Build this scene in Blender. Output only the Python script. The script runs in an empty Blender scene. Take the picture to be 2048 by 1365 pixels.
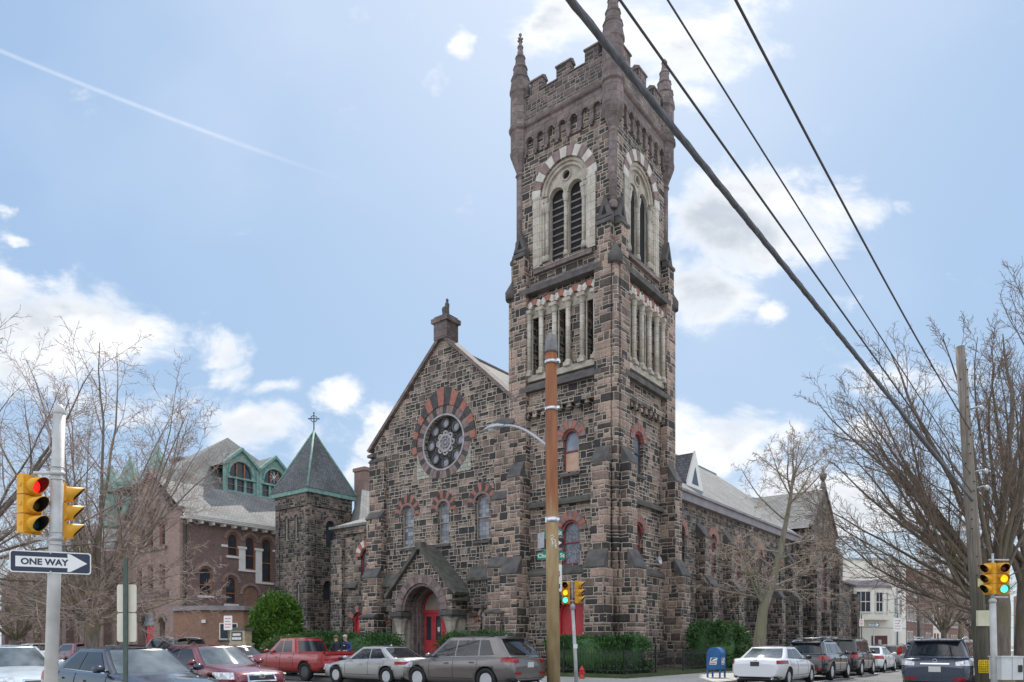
import bpy, bmesh, math, random
from mathutils import Vector, Matrix, geometry
from mathutils.bvhtree import BVHTree
PI = math.pi
R = math.radians
scene = bpy.context.scene
COL = scene.collection
rnd = random.Random(7)

# ------------------------------------------------------------------ nodes
class NT:
    """short-hand for shader node graphs"""
    def __init__(s, tree): s.t = tree; s.n = tree.nodes; s.l = tree.links
    def new(s, typ, **kw):
        n = s.n.new(typ)
        for k, v in kw.items(): setattr(n, k, v)
        return n
    def put(s, sock, val):
        if val is None: return
        if isinstance(val, bpy.types.NodeSocket): s.l.new(val, sock)
        else: sock.default_value = val
    def m(s, op, a, b=None, c=None, clamp=False):
        n = s.new('ShaderNodeMath', operation=op); n.use_clamp = clamp
        s.put(n.inputs[0], a); s.put(n.inputs[1], b); s.put(n.inputs[2], c)
        return n.outputs[0]
    def add(s, a, b): return s.m('ADD', a, b)
    def sub(s, a, b): return s.m('SUBTRACT', a, b)
    def mul(s, a, b): return s.m('MULTIPLY', a, b)
    def smooth(s, x, lo, hi, a=0., b=1.):
        n = s.new('ShaderNodeMapRange', interpolation_type='SMOOTHSTEP')
        s.put(n.inputs[0], x); s.put(n.inputs[1], lo); s.put(n.inputs[2], hi); s.put(n.inputs[3], a); s.put(n.inputs[4], b)
        return n.outputs[0]
    def xyz(s, x, y, z=0.):
        n = s.new('ShaderNodeCombineXYZ'); s.put(n.inputs[0], x); s.put(n.inputs[1], y); s.put(n.inputs[2], z); return n.outputs[0]
    def sep(s, v):
        n = s.new('ShaderNodeSeparateXYZ'); s.put(n.inputs[0], v); return n.outputs
    def hash(s, x, y, z=0.):
        n = s.new('ShaderNodeTexWhiteNoise', noise_dimensions='3D'); s.put(n.inputs['Vector'], s.xyz(x, y, z)); return n.outputs['Value']
    def noise(s, vec, scale=1., detail=3., rough=.5, dist=0.):
        n = s.new('ShaderNodeTexNoise'); s.put(n.inputs['Vector'], vec); s.put(n.inputs['Scale'], scale)
        s.put(n.inputs['Detail'], detail); s.put(n.inputs['Roughness'], rough); s.put(n.inputs['Distortion'], dist); return n.outputs[0]
    def ramp(s, fac, stops, interp='LINEAR'):
        n = s.new('ShaderNodeValToRGB'); e = n.color_ramp.elements; n.color_ramp.interpolation = interp
        while len(e) < len(stops): e.new(.5)
        for i, (p, c) in enumerate(stops):
            e[i].position = p; e[i].color = (c[0], c[1], c[2], 1)
        s.put(n.inputs[0], fac); return n.outputs[0]
    def mix(s, fac, a, b, mode='MIX'):
        n = s.new('ShaderNodeMix', data_type='RGBA', blend_type=mode)
        s.put(n.inputs[0], fac)
        for q, v in ((6, a), (7, b)):
            if isinstance(v, tuple): v = (v[0], v[1], v[2], 1)
            s.put(n.inputs[q], v)
        return n.outputs[2]
    def bump(s, h, strength=.4, dist=.02):
        n = s.new('ShaderNodeBump'); s.put(n.inputs['Strength'], strength); s.put(n.inputs['Distance'], dist); s.put(n.inputs['Height'], h); return n.outputs[0]

def newmat(name):
    m = bpy.data.materials.new(name); m.use_nodes = True
    g = NT(m.node_tree); b = m.node_tree.nodes['Principled BSDF']
    return m, g, b
def c4(c): return (c[0], c[1], c[2], 1)

def plain(name, col, rough=.6, metal=0., var=.15, scale=6., coat=0., bump=0., bscale=40., col2=None, emit=None):
    m, g, b = newmat(name)
    tc = g.new('ShaderNodeTexCoord').outputs['Object']
    n = g.noise(tc, scale, 4)
    c2 = col2 or tuple(x*(1-var) for x in col); c1 = col if col2 else tuple(min(1, x*(1+var)) for x in col)
    b.inputs['Roughness'].default_value = rough; b.inputs['Metallic'].default_value = metal
    g.put(b.inputs['Base Color'], g.ramp(n, [(.3, c2), (.7, c1)]))
    if coat: b.inputs['Coat Weight'].default_value = coat; b.inputs['Coat Roughness'].default_value = .04
    if bump: g.put(b.inputs['Normal'], g.bump(g.noise(tc, bscale, 4), bump, .01))
    if emit: b.inputs['Emission Color'].default_value = c4(emit[0]); b.inputs['Emission Strength'].default_value = emit[1]
    return m

def ashlar(name, stops, mortar, H=.38, W=.54, mw=.021, warm=None, seed=0.):
    """random-coursed quarry-faced blocks with wide pale joints"""
    m, g, b = newmat(name)
    uvn = g.new('ShaderNodeUVMap').outputs[0]
    obj = g.new('ShaderNodeTexCoord').outputs['Object']
    u0, v0, _ = g.sep(uvn)
    wob = g.new('ShaderNodeTexNoise'); g.put(wob.inputs['Vector'], obj); wob.inputs['Scale'].default_value = 5; wob.inputs['Detail'].default_value = 2
    wx, wy, wz = g.sep(wob.outputs[1])
    u = g.add(u0, g.mul(g.sub(wx, .5), .06)); v = g.add(v0, g.mul(g.sub(wy, .5), .06))
    vv = g.m('DIVIDE', v, H)
    # alternate tall and short courses
    j = g.m('FLOOR', vv); fv = g.m('FRACT', vv)
    u1 = g.add(g.m('DIVIDE', u, W), g.mul(g.hash(j, seed, 3.3), 7.))
    k = g.m('FLOOR', g.add(u1, .5))
    bk = g.add(k, g.mul(g.sub(g.hash(k, j, 1.7), .5), .56))
    right = g.m('GREATER_THAN', u1, bk)
    i = g.add(g.sub(k, 1.), right)
    d1 = g.mul(g.m('ABSOLUTE', g.sub(u1, bk)), W)
    r = g.hash(i, j, 5.1)
    s = g.add(.34, g.mul(g.hash(i, j, 9.2), .32))
    isA = g.m('LESS_THAN', r, .2); isC = g.m('GREATER_THAN', r, .66)
    isB = g.sub(g.sub(1., isA), isC)
    upper = g.m('GREATER_THAN', fv, s)
    sv = g.add(g.add(i, .5), g.mul(g.sub(g.hash(i, j, g.add(upper, 12.)), .5), .5))
    svC = g.add(g.add(i, .5), g.mul(g.sub(g.hash(i, j, 14.5), .5), .3))
    svv = g.add(g.mul(isC, svC), g.mul(g.sub(1., isC), sv))
    rv = g.m('GREATER_THAN', u1, svv)
    hasV = g.m('MAXIMUM', isC, g.mul(isB, g.m('GREATER_THAN', g.hash(i, j, g.add(upper, 20.)), .45)))
    hasH = g.m('MAXIMUM', isB, g.mul(isC, g.m('GREATER_THAN', g.add(g.mul(rv, .5), g.hash(i, j, 31.)), .62)))
    dv = g.mul(fv, H); dv2 = g.mul(g.sub(1., fv), H)
    dH = g.add(g.mul(g.m('ABSOLUTE', g.sub(fv, s)), H), g.mul(g.sub(1., hasH), 9.))
    dV = g.add(g.mul(g.m('ABSOLUTE', g.sub(u1, svv)), W), g.mul(g.sub(1., hasV), 9.))
    d = g.m('MINIMUM', g.m('MINIMUM', d1, g.m('MINIMUM', dv, dv2)), g.m('MINIMUM', dH, dV))
    idv = g.add(g.mul(upper, hasH), g.mul(g.mul(rv, hasV), 2.))
    hv = g.hash(g.add(i, seed), j, g.add(idv, .37))
    hv2 = g.hash(g.add(i, seed), j, g.add(idv, 40.37))
    big = g.noise(obj, .28, 3)
    fac = g.add(hv, g.mul(g.sub(big, .5), 1.1))
    col = g.ramp(fac, stops)
    fine = g.noise(obj, 9., 5, .65)
    col = g.mix(1., col, g.ramp(fine, [(.25, (.5, .5, .5)), (.75, (1.35, 1.32, 1.3))]), 'MULTIPLY')
    # pale chipped or salt-stained faces on a few blocks
    chip = g.mul(g.m('GREATER_THAN', g.noise(obj, 2.6, 4, .7), .62), g.m('GREATER_THAN', hv2, .55))
    col = g.mix(g.mul(chip, .55), col, (.34, .27, .25))
    mort = g.smooth(d, mw*.55, mw*1.1, 1., 0.)
    col = g.mix(mort, col, g.mix(g.noise(obj, .9, 2), tuple(x*.72 for x in mortar), tuple(x*1.15 for x in mortar)))
    px_, py_, pz_ = g.sep(obj)
    soot = g.noise(g.xyz(g.mul(px_, 1.1), g.mul(py_, 1.1), g.mul(pz_, .16)), 1., 5, .6)
    col = g.mix(.8, col, g.ramp(soot, [(.3, (.62, .61, .61)), (.5, (1.02, 1., .98)), (.72, (1.32, 1.27, 1.22))]), 'MULTIPLY')
    if warm: col = g.mix(g.smooth(g.noise(obj, .45, 3), .5, .75, 0., .5), col, warm)
    g.put(b.inputs['Base Color'], col)
    b.inputs['Roughness'].default_value = .85
    h = g.add(g.smooth(d, 0., .07), g.mul(g.noise(obj, 6., 4, .6), .9))
    g.put(b.inputs['Normal'], g.bump(h, .9, .045))
    return m

def bricks(name, c1, c2, mortar, bw=.22, rh=.075, ms=.011, rough=.85, offs=.5, bumps=.4, stain=.35):
    m, g, b = newmat(name)
    uv = g.new('ShaderNodeUVMap').outputs[0]
    obj = g.new('ShaderNodeTexCoord').outputs['Object']
    n = g.new('ShaderNodeTexBrick'); g.put(n.inputs['Vector'], uv); n.offset = offs
    n.inputs['Color1'].default_value = c4(c1); n.inputs['Color2'].default_value = c4(c2); n.inputs['Mortar'].default_value = c4(mortar)
    n.inputs['Scale'].default_value = 1; n.inputs['Mortar Size'].default_value = ms; n.inputs['Brick Width'].default_value = bw; n.inputs['Row Height'].default_value = rh
    col = g.mix(stain, n.outputs[0], g.ramp(g.noise(obj, .6, 5, .6), [(.3, (.45, .45, .45)), (.7, (1.5, 1.5, 1.5))]), 'MULTIPLY')
    col = g.mix(stain*.8, col, g.ramp(g.noise(obj, 5., 4, .6), [(.3, (.5, .5, .5)), (.7, (1.4, 1.4, 1.4))]), 'MULTIPLY')
    g.put(b.inputs['Base Color'], col); b.inputs['Roughness'].default_value = rough
    g.put(b.inputs['Normal'], g.bump(g.sub(1., n.outputs[1]), bumps, .012))
    return m

def leaded(name, c1, c2, pitch=.14, lead=.1, diag=True, leadcol=(.05, .05, .055)):
    """old glass in leads, dull and slightly buckled"""
    m, g, b = newmat(name)
    u, v, _ = g.sep(g.new('ShaderNodeUVMap').outputs[0])
    obj = g.new('ShaderNodeTexCoord').outputs['Object']
    if diag: a = g.add(g.mul(u, 1.5), v); c = g.sub(g.mul(u, 1.5), v)
    else: a = u; c = v
    fa = g.m('FRACT', g.m('DIVIDE', a, pitch)); fc = g.m('FRACT', g.m('DIVIDE', c, pitch))
    ln = g.m('MAXIMUM', g.m('LESS_THAN', fa, lead), g.m('LESS_THAN', fc, lead))
    cell = g.hash(g.m('FLOOR', g.m('DIVIDE', a, pitch)), g.m('FLOOR', g.m('DIVIDE', c, pitch)))
    col = g.ramp(g.add(g.mul(cell, .6), g.mul(g.noise(obj, 2.5, 3), .5)), [(.2, c1), (.85, c2)])
    col = g.mix(ln, col, leadcol)
    g.put(b.inputs['Base Color'], col); b.inputs['Roughness'].default_value = .22
    b.inputs['Specular IOR Level'].default_value = .6
    g.put(b.inputs['Normal'], g.bump(g.add(g.noise(obj, 3., 2), g.mul(cell, .3)), .25, .03))
    return m

M = {}
STONE = [(.0, (.040, .039, .042)), (.32, (.052, .046, .044)), (.53, (.120, .097, .085)), (.77, (.232, .178, .150)), (1., (.37, .286, .24))]
MORT = (.47, .42, .355)
M['stone'] = ashlar('quarry_stone', STONE, MORT)
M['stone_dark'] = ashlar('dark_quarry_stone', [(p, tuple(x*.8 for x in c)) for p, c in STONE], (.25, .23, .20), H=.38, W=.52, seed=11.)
M['quoin'] = ashlar('quoin_stone', [(p-.16 if p > .2 else p, (c[0]*1.08, c[1]*1.02, c[2]*1.0)) for p, c in STONE], MORT, H=.42, W=.72, mw=.02, seed=5.)
M['trim'] = plain('blackened_sandstone', (.14, .128, .12), .85, var=.5, scale=2.2, bump=.5, bscale=9, col2=(.066, .061, .06))
M['trim_green'] = plain('mossy_sandstone', (.13, .122, .105), .85, scale=2.5, bump=.5, bscale=9, col2=(.062, .064, .055))
M['brownstone'] = bricks('brownstone', (.235, .185, .175), (.165, .132, .128), (.085, .07, .068), bw=.75, rh=.37, ms=.012, stain=.75, bumps=.5)
M['parapet_stone'] = ashlar('parapet_stone', [(0., (.06, .054, .054)), (.4, (.13, .107, .102)), (1., (.27, .215, .20))], (.30, .26, .235), H=.34, W=.5, seed=23.)
M['cream'] = bricks('cream_limestone', (.55, .50, .425), (.45, .405, .345), (.24, .215, .18), bw=.9, rh=.42, ms=.012, stain=.42)
M['cream_plain'] = plain('pale_limestone', (.53, .48, .405), .75, scale=3, bump=.3, bscale=20, col2=(.32, .285, .24))
M['vwhite'] = plain('white_voussoir', (.68, .64, .58), .8, scale=4, bump=.4, bscale=15, col2=(.48, .44, .40))
M['vred'] = plain('red_voussoir', (.40, .175, .13), .8, scale=4, bump=.5, bscale=15, col2=(.29, .105, .08))
M['vbrown'] = plain('brown_voussoir', (.30, .21, .195), .8, scale=4, bump=.5, bscale=15, col2=(.17, .122, .118))
M['vdark'] = plain('dark_voussoir', (.085, .08, .078), .85, scale=4, bump=.5, bscale=15, col2=(.045, .045, .047))
M['slate'] = bricks('slate_roof', (.245, .24, .228), (.18, .178, .172), (.08, .08, .08), bw=.3, rh=.23, ms=.016, bumps=.7, stain=.45)
M['slate_blue'] = bricks('blue_slate', (.15, .155, .16), (.10, .104, .11), (.03, .03, .033), bw=.28, rh=.22, ms=.014, bumps=.7, stain=.5)
M['copper'] = plain('copper_patina', (.25, .41, .355), .75, scale=3, col2=(.13, .235, .21), bump=.2)
M['reddoor'] = plain('red_door_paint', (.52, .045, .055), .45, var=.2, scale=2, bump=.1)
M['redframe'] = plain('red_window_frame', (.27, .055, .05), .6, var=.3)
M['rosegrey'] = plain('grey_rose_tracery', (.36, .345, .345), .8, var=.2, scale=4, bump=.3, bscale=15)
M['tan'] = plain('tan_panel', (.32, .275, .23), .7, var=.15, scale=1.5)
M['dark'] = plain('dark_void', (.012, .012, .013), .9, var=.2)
M['louver'] = plain('weathered_louver', (.36, .315, .30), .8, scale=5, col2=(.20, .175, .165))
M['leaded'] = leaded('leaded_glass', (.09, .095, .115), (.25, .265, .31))
M['leaded_sq'] = leaded('buckled_screen_glass', (.08, .085, .10), (.30, .31, .35), pitch=.24, lead=.07, diag=False)
M['glass'] = plain('window_glass', (.035, .043, .055), .08, var=.3, scale=1.2)
M['glass_pale'] = plain('pale_window_glass', (.20, .24, .29), .12, var=.3, scale=1.2)
M['board'] = plain('plywood_board', (.52, .35, .25), .8, var=.12, scale=2)
M['brick'] = bricks('brown_brick', (.225, .138, .118), (.145, .094, .086), (.185, .15, .13))
M['brick_warm'] = bricks('brownstone_brick', (.34, .215, .18), (.25, .165, .146), (.31, .245, .21))
M['brick_orange'] = bricks('orange_brick', (.34, .165, .105), (.25, .118, .078), (.28, .21, .165))
M['brick_red'] = bricks('row_house_brick', (.29, .145, .115), (.22, .105, .085), (.27, .21, .185))
M['wood_warm'] = plain('warm_window_frame', (.30, .13, .065), .6, var=.3)
M['white'] = plain('white_paint', (.72, .71, .68), .6, var=.06, scale=2)
M['stucco'] = plain('cream_stucco', (.84, .80, .71), .85, var=.06, scale=.8, bump=.15, bscale=60)
M['gutter'] = plain('lilac_gutter_metal', (.23, .205, .22), .55, var=.2, scale=1.3)
M['iron'] = plain('black_iron', (.022, .022, .024), .5, var=.3)
M['galv'] = plain('galvanised_steel', (.46, .47, .49), .45, .35, var=.12, scale=5)
M['chrome'] = plain('chrome', (.75, .76, .78), .12, 1., var=.03)
M['steel'] = plain('brushed_band', (.62, .64, .67), .35, .9, var=.1)
M['rubber'] = plain('tyre_rubber', (.018, .018, .019), .8, var=.2)
M['blackp'] = plain('black_plastic', (.016, .016, .017), .5, var=.2)
M['yellow'] = plain('signal_yellow', (.72, .36, .022), .45, var=.1, scale=8)
M['signwhite'] = plain('sign_white', (.78, .79, .78), .5, var=.03)
M['signnavy'] = plain('sign_navy', (.022, .032, .065), .45, var=.1)
M['signgreen'] = plain('sign_green', (.012, .24, .165), .5, var=.1)
M['signred'] = plain('sign_red', (.55, .03, .04), .5, var=.1)
M['skin'] = plain('skin', (.50, .30, .22), .6, var=.08)

# ------------------------------------------------------------------ mesh builder
class Fr:
    """a vertical working plane: origin, along, outward"""
    def __init__(s, o, t, n): s.o = Vector(o); s.t = Vector(t).normalized(); s.n = Vector(n).normalized()
    def p(s, a, z, d=0.): return s.o + s.t*a + s.n*d + Vector((0, 0, z))

def arch(cx, w, z0, zs, n=14):
    r = w/2
    return [(cx-r, z0), (cx+r, z0)] + [(cx+r*math.cos(PI*i/n), zs+r*math.sin(PI*i/n)) for i in range(n+1)]
def circle(cx, cz, r, n=28, a0=0.): return [(cx+r*math.cos(2*PI*i/n+a0), cz+r*math.sin(2*PI*i/n+a0)) for i in range(n)]
def rect(a0, a1, z0, z1): return [(a0, z0), (a1, z0), (a1, z1), (a0, z1)]

class MB:
    def __init__(s): s.v = []; s.f = []; s.m = []; s.s = []; s.pr = []
    def add(s, vs, fs, mi=0, smooth=False):
        o = len(s.v); s.v += [tuple(v) for v in vs]; s.pr.append((o, len(s.v), len(s.f), len(s.f)+len(fs)))
        for f in fs: s.f.append(tuple(i+o for i in f)); s.m.append(mi); s.s.append(smooth)
        return s
    def box(s, x0, x1, y0, y1, z0, z1, mi=0):
        return s.add([(x, y, z) for z in (z0, z1) for y in (y0, y1) for x in (x0, x1)],
                     [(0, 2, 3, 1), (4, 5, 7, 6), (0, 1, 5, 4), (2, 6, 7, 3), (0, 4, 6, 2), (1, 3, 7, 5)], mi)
    def hexa(s, lo, hi, mi=0):
        """two quads, bottom and top"""
        return s.add(list(lo)+list(hi), [(3, 2, 1, 0), (4, 5, 6, 7), (0, 1, 5, 4), (1, 2, 6, 5), (2, 3, 7, 6), (3, 0, 4, 7)], mi)
    def fbox(s, fr, a0, a1, z0, z1, d0, d1, mi=0):
        return s.hexa([fr.p(a0, z0, d0), fr.p(a1, z0, d0), fr.p(a1, z0, d1), fr.p(a0, z0, d1)],
                      [fr.p(a0, z1, d0), fr.p(a1, z1, d0), fr.p(a1, z1, d1), fr.p(a0, z1, d1)], mi)
    def slope(s, fr, a0, a1, z0, z1, d0, d1, zl=None, mi=0, inset=0.):
        """weathering: vertical front edge z0..zl at depth d1 then sloping back to z1 at depth d0"""
        if zl is None: zl = z0+.08
        b = [fr.p(a0, z0, d0), fr.p(a1, z0, d0), fr.p(a1, z0, d1), fr.p(a0, z0, d1), fr.p(a0, zl, d1), fr.p(a1, zl, d1), fr.p(a1-inset, z1, d0), fr.p(a0+inset, z1, d0)]
        return s.add(b, [(0, 1, 2, 3), (3, 2, 5, 4), (4, 5, 6, 7), (0, 7, 6, 1), (0, 3, 4, 7), (1, 6, 5, 2)], mi)
    def prism(s, fr, poly, d0, d1, mi=0, smooth=False):
        n = len(poly)
        vs = [fr.p(a, z, d0) for a, z in poly]+[fr.p(a, z, d1) for a, z in poly]
        tri = geometry.tessellate_polygon([[Vector((a, z, 0)) for a, z in poly]])
        s.add(vs, [tuple(t) for t in tri]+[tuple(i+n for i in t) for t in tri], mi)
        return s.add(vs, [(i, (i+1) % n, (i+1) % n+n, i+n) for i in range(n)], mi, smooth)
    def wall(s, fr, outer, holes=(), d=0., rev=.35, mi=0, rmi=None):
        loops = [outer]+list(holes)
        pts = [p for l in loops for p in l]
        tri = geometry.tessellate_polygon([[Vector((a, z, 0)) for a, z in l] for l in loops])
        s.add([fr.p(a, z, d) for a, z in pts], [tuple(t) for t in tri], mi)
        for h in holes:
            n = len(h)
            s.add([fr.p(a, z, d) for a, z in h]+[fr.p(a, z, d-rev) for a, z in h], [(i, (i+1) % n, (i+1) % n+n, i+n) for i in range(n)], mi if rmi is None else rmi)
        return s
    def face(s, fr, poly, d, mi=0):
        tri = geometry.tessellate_polygon([[Vector((a, z, 0)) for a, z in poly]])
        return s.add([fr.p(a, z, d) for a, z in poly], [tuple(t) for t in tri], mi)
    def ring(s, fr, cx, cz, r0, r1, d0, d1, a0=0., a1=PI, n=11, cols=(0,), gap=.012, fn=None, sub=2):
        """voussoirs: wedge blocks cycling through material slots"""
        for k in range(n):
            t0 = a0+(a1-a0)*k/n; t1 = a0+(a1-a0)*(k+1)/n
            gp = gap/r1
            poly = []
            for q in range(sub+1):
                t = t0+gp+(t1-t0-2*gp)*q/sub; ro = fn(t) if fn else r1
                poly.append((cx+ro*math.cos(t), cz+ro*math.sin(t)))
            for q in range(sub+1):
                t = t1-gp-(t1-t0-2*gp)*q/sub
                poly.append((cx+r0*math.cos(t), cz+r0*math.sin(t)))
            s.prism(fr, poly, d0, d1, cols[k % len(cols)])
        return s
    def frame(s, fr, cx, w, z0, zs, th, d0, d1, mi=0, n=14):
        """arched sash frame"""
        o = arch(cx, w, z0, zs, n); i = arch(cx, w-2*th, z0+th, zs, n); k = len(o)
        vs = [fr.p(a, z, d1) for a, z in o]+[fr.p(a, z, d1) for a, z in i]+[fr.p(a, z, d0) for a, z in o]+[fr.p(a, z, d0) for a, z in i]
        fs = []
        for q in range(k):
            q2 = (q+1) % k
            fs += [(q, q2, q2+k, q+k), (q+k, q2+k, q2+3*k, q+3*k), (q, q2, q2+2*k, q+2*k)]
        return s.add(vs, fs, mi)
    def tube(s, pts, rad, n=6, mi=0, cap=True, smooth=True):
        pts = [Vector(p) for p in pts]; m = len(pts)
        if not isinstance(rad, (list, tuple)): rad = [rad]*m
        vs = []; prev = None
        for i, p in enumerate(pts):
            d = (pts[min(i+1, m-1)]-pts[max(i-1, 0)])
            d = d.normalized() if d.length > 1e-9 else Vector((0, 0, 1))
            if prev is None:
                a = Vector((1, 0, 0)) if abs(d.x) < .9 else Vector((0, 1, 0)); x = d.cross(a).normalized()
            else:
                x = prev-d*prev.dot(d); x = x.normalized() if x.length > 1e-6 else d.orthogonal().normalized()
            prev = x; y = d.cross(x)
            vs += [p+(x*math.cos(2*PI*k/n)+y*math.sin(2*PI*k/n))*rad[i] for k in range(n)]
        fs = [(i*n+k, i*n+(k+1) % n, (i+1)*n+(k+1) % n, (i+1)*n+k) for i in range(m-1) for k in range(n)]
        s.add(vs, fs, mi, smooth)
        if cap and n > 2:
            s.add(vs[:n], [tuple(reversed(range(n)))], mi); s.add(vs[-n:], [tuple(range(n))], mi)
        return s
    def lathe(s, prof, c=(0, 0, 0), n=16, mi=0, axis=None, smooth=True, a0=0.):
        """profile of (r, z) about a vertical axis, or about the given axis matrix"""
        c = Vector(c); mtx = axis or Matrix.Identity(3); vs = []
        for r, z in prof:
            vs += [c+mtx@Vector((r*math.cos(2*PI*k/n+a0), r*math.sin(2*PI*k/n+a0), z)) for k in range(n)]
        m = len(prof)
        s.add(vs, [(i*n+k, i*n+(k+1) % n, (i+1)*n+(k+1) % n, (i+1)*n+k) for i in range(m-1) for k in range(n)], mi, smooth)
        if prof[0][0] > 1e-4: s.add(vs[:n], [tuple(reversed(range(n)))], mi)
        if prof[-1][0] > 1e-4: s.add(vs[-n:], [tuple(range(n))], mi)
        return s
    def pieces(s, gap=.06):
        """separate builders for the pieces that stand clear of one another"""
        bb = []
        for (v0, v1, f0, f1) in s.pr:
            p = s.v[v0:v1]
            bb.append([min(q[k] for q in p)-gap for k in range(3)]+[max(q[k] for q in p)+gap for k in range(3)])
        par = list(range(len(bb)))
        def find(i):
            while par[i] != i: par[i] = par[par[i]]; i = par[i]
            return i
        for i in range(len(bb)):
            a = bb[i]
            for j in range(i):
                b = bb[j]
                if a[0] < b[3] and b[0] < a[3] and a[1] < b[4] and b[1] < a[4] and a[2] < b[5] and b[2] < a[5]: par[find(i)] = find(j)
        out = {}
        for i, (v0, v1, f0, f1) in enumerate(s.pr):
            mb = out.setdefault(find(i), MB())
            o = len(mb.v)-v0; q0 = len(mb.f)
            mb.pr.append((len(mb.v), len(mb.v)+v1-v0, q0, q0+f1-f0))
            mb.v += s.v[v0:v1]; mb.f += [tuple(i+o for i in f) for f in s.f[f0:f1]]; mb.m += s.m[f0:f1]; mb.s += s.s[f0:f1]
        return sorted(out.values(), key=lambda m: -len(m.v))
    def build(s, name, mats, parent=None, loc=None, recalc=True, **kw):
        me = bpy.data.meshes.new(name)
        if not isinstance(mats, (list, tuple)): mats = [mats]
        me.from_pydata(s.v, [], s.f)
        for m in mats: me.materials.append(M[m] if isinstance(m, str) else m)
        me.polygons.foreach_set('material_index', s.m); me.polygons.foreach_set('use_smooth', s.s)
        if recalc:
            bm = bmesh.new(); bm.from_mesh(me)
            if len(bm.verts) < 20000: bmesh.ops.remove_doubles(bm, verts=bm.verts, dist=1e-5)
            bmesh.ops.recalc_face_normals(bm, faces=bm.faces); bm.to_mesh(me); bm.free()
        uvl = me.uv_layers.new(name='UVMap'); data = [0.]*(2*len(me.loops))
        vs = me.vertices
        for p in me.polygons:
            n = p.normal
            if abs(n.z) > .97: t = Vector((1, 0, 0)); b = Vector((0, 1, 0))
            else:
                t = Vector((-n.y, n.x, 0)).normalized(); b = n.cross(t)
            for li in p.loop_indices:
                co = vs[me.loops[li].vertex_index].co
                data[2*li] = co.dot(t); data[2*li+1] = co.dot(b)
        uvl.data.foreach_set('uv', data)
        o = bpy.data.objects.new(name, me); COL.objects.link(o)
        if parent is not None: o.parent = parent
        if loc is not None: o.location = loc
        for k, v in kw.items(): o[k] = v
        return o

def thing(name, label, cat, loc=(0, 0, 0), rz=0., group=None):
    o = bpy.data.objects.new(name, None); COL.objects.link(o)
    o.empty_display_size = .3; o.location = loc; o.rotation_euler = (0, 0, rz)
    o['label'] = label; o['category'] = cat
    if group: o['group'] = group
    return o
def tag(o, label, cat, group=None):
    o['label'] = label; o['category'] = cat
    if group: o['group'] = group
    return o
def text_mesh(txt, size, ext=.002, bold=0.):
    """flat lettering from the built-in font, as vertices and faces lying in x, y"""
    cu = bpy.data.curves.new('lettering', 'FONT'); cu.body = txt; cu.size = size; cu.align_x = 'CENTER'; cu.align_y = 'CENTER'
    cu.resolution_u = 3; cu.offset = bold; cu.extrude = ext
    ob = bpy.data.objects.new('lettering', cu); COL.objects.link(ob)
    dg = bpy.context.evaluated_depsgraph_get(); me = bpy.data.meshes.new_from_object(ob.evaluated_get(dg))
    vs = [v.co.copy() for v in me.vertices]; fs = [tuple(p.vertices) for p in me.polygons]
    bpy.data.objects.remove(ob); bpy.data.curves.remove(cu); bpy.data.meshes.remove(me)
    return vs, fs

TH = R(-37.6)
C0 = Vector((5.018, 34., 0.))
EX = Vector((math.cos(TH), math.sin(TH), 0)); EY = Vector((-math.sin(TH), math.cos(TH), 0))
def LW(x, y, z=0.): return C0+EX*x+EY*y+Vector((0, 0, z))
SKY_STR = .1; SUN_STR = 3.4; EXPO = .55; SKY_K = 7.9; BACK_FILL = 2.0; SKY_TINT = (.86, 1.0, 1.12)
def structure(o): o['kind'] = 'structure'; return o
def ground_mat(name, c1, c2, rough=.9, joints=0., crack=0., scale=.5):
    m, g, b = newmat(name)
    ob = g.new('ShaderNodeTexCoord').outputs['Object']
    col = g.ramp(g.noise(ob, scale, 6, .6), [(.3, c1), (.7, c2)])
    col = g.mix(.5, col, g.ramp(g.noise(ob, 30., 3, .6), [(.3, (.6, .6, .6)), (.7, (1.35, 1.35, 1.35))]), 'MULTIPLY')
    if joints:
        x, y, z = g.sep(ob)
        j = g.m('MAXIMUM', g.m('LESS_THAN', g.m('FRACT', g.m('DIVIDE', x, joints)), .018), g.m('LESS_THAN', g.m('FRACT', g.m('DIVIDE', y, joints)), .018))
        col = g.mix(j, col, tuple(q*.35 for q in c1))
    if crack:
        v = g.new('ShaderNodeTexVoronoi', feature='DISTANCE_TO_EDGE'); g.put(v.inputs['Vector'], ob); v.inputs['Scale'].default_value = .33
        col = g.mix(g.mul(g.m('LESS_THAN', v.outputs[0], .01), crack), col, (.02, .02, .02))
    g.put(b.inputs['Base Color'], col); b.inputs['Roughness'].default_value = rough
    g.put(b.inputs['Normal'], g.bump(g.noise(ob, 60., 3), .3, .01))
    return m
M['asphalt'] = ground_mat('asphalt', (.105, .103, .10), (.16, .157, .15), crack=.5)
M['concrete'] = ground_mat('pavement_concrete', (.36, .34, .31), (.46, .44, .40), joints=1.5)
M['kerb'] = ground_mat('kerb_stone', (.30, .29, .27), (.40, .39, .36))
M['grass'] = ground_mat('rough_grass', (.045, .075, .022), (.10, .115, .045), scale=1.5)
M['soil'] = ground_mat('bare_earth', (.12, .09, .065), (.20, .16, .12), scale=1.)
gm = MB().add([(-900, -300, -.02), (900, -300, -.02), (900, 1500, -.02), (-900, 1500, -.02)], [(0, 1, 2, 3)])
structure(gm.build('ground', ground_mat('far_ground', (.12, .115, .105), (.17, .16, .15), scale=.05)))
def local_slab(name, x0, x1, y0, y1, z0, z1, mt):
    o = MB().box(x0, x1, y0, y1, z0, z1).build(name, mt, None, C0); o.rotation_euler = (0, 0, TH); return structure(o)
local_slab('front_street', -150, 200, -24.3, -11.3, -.3, 0, 'asphalt')
local_slab('side_street', 6.8, 14.9, -11.3, 260, -.3, .001, 'asphalt')
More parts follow.
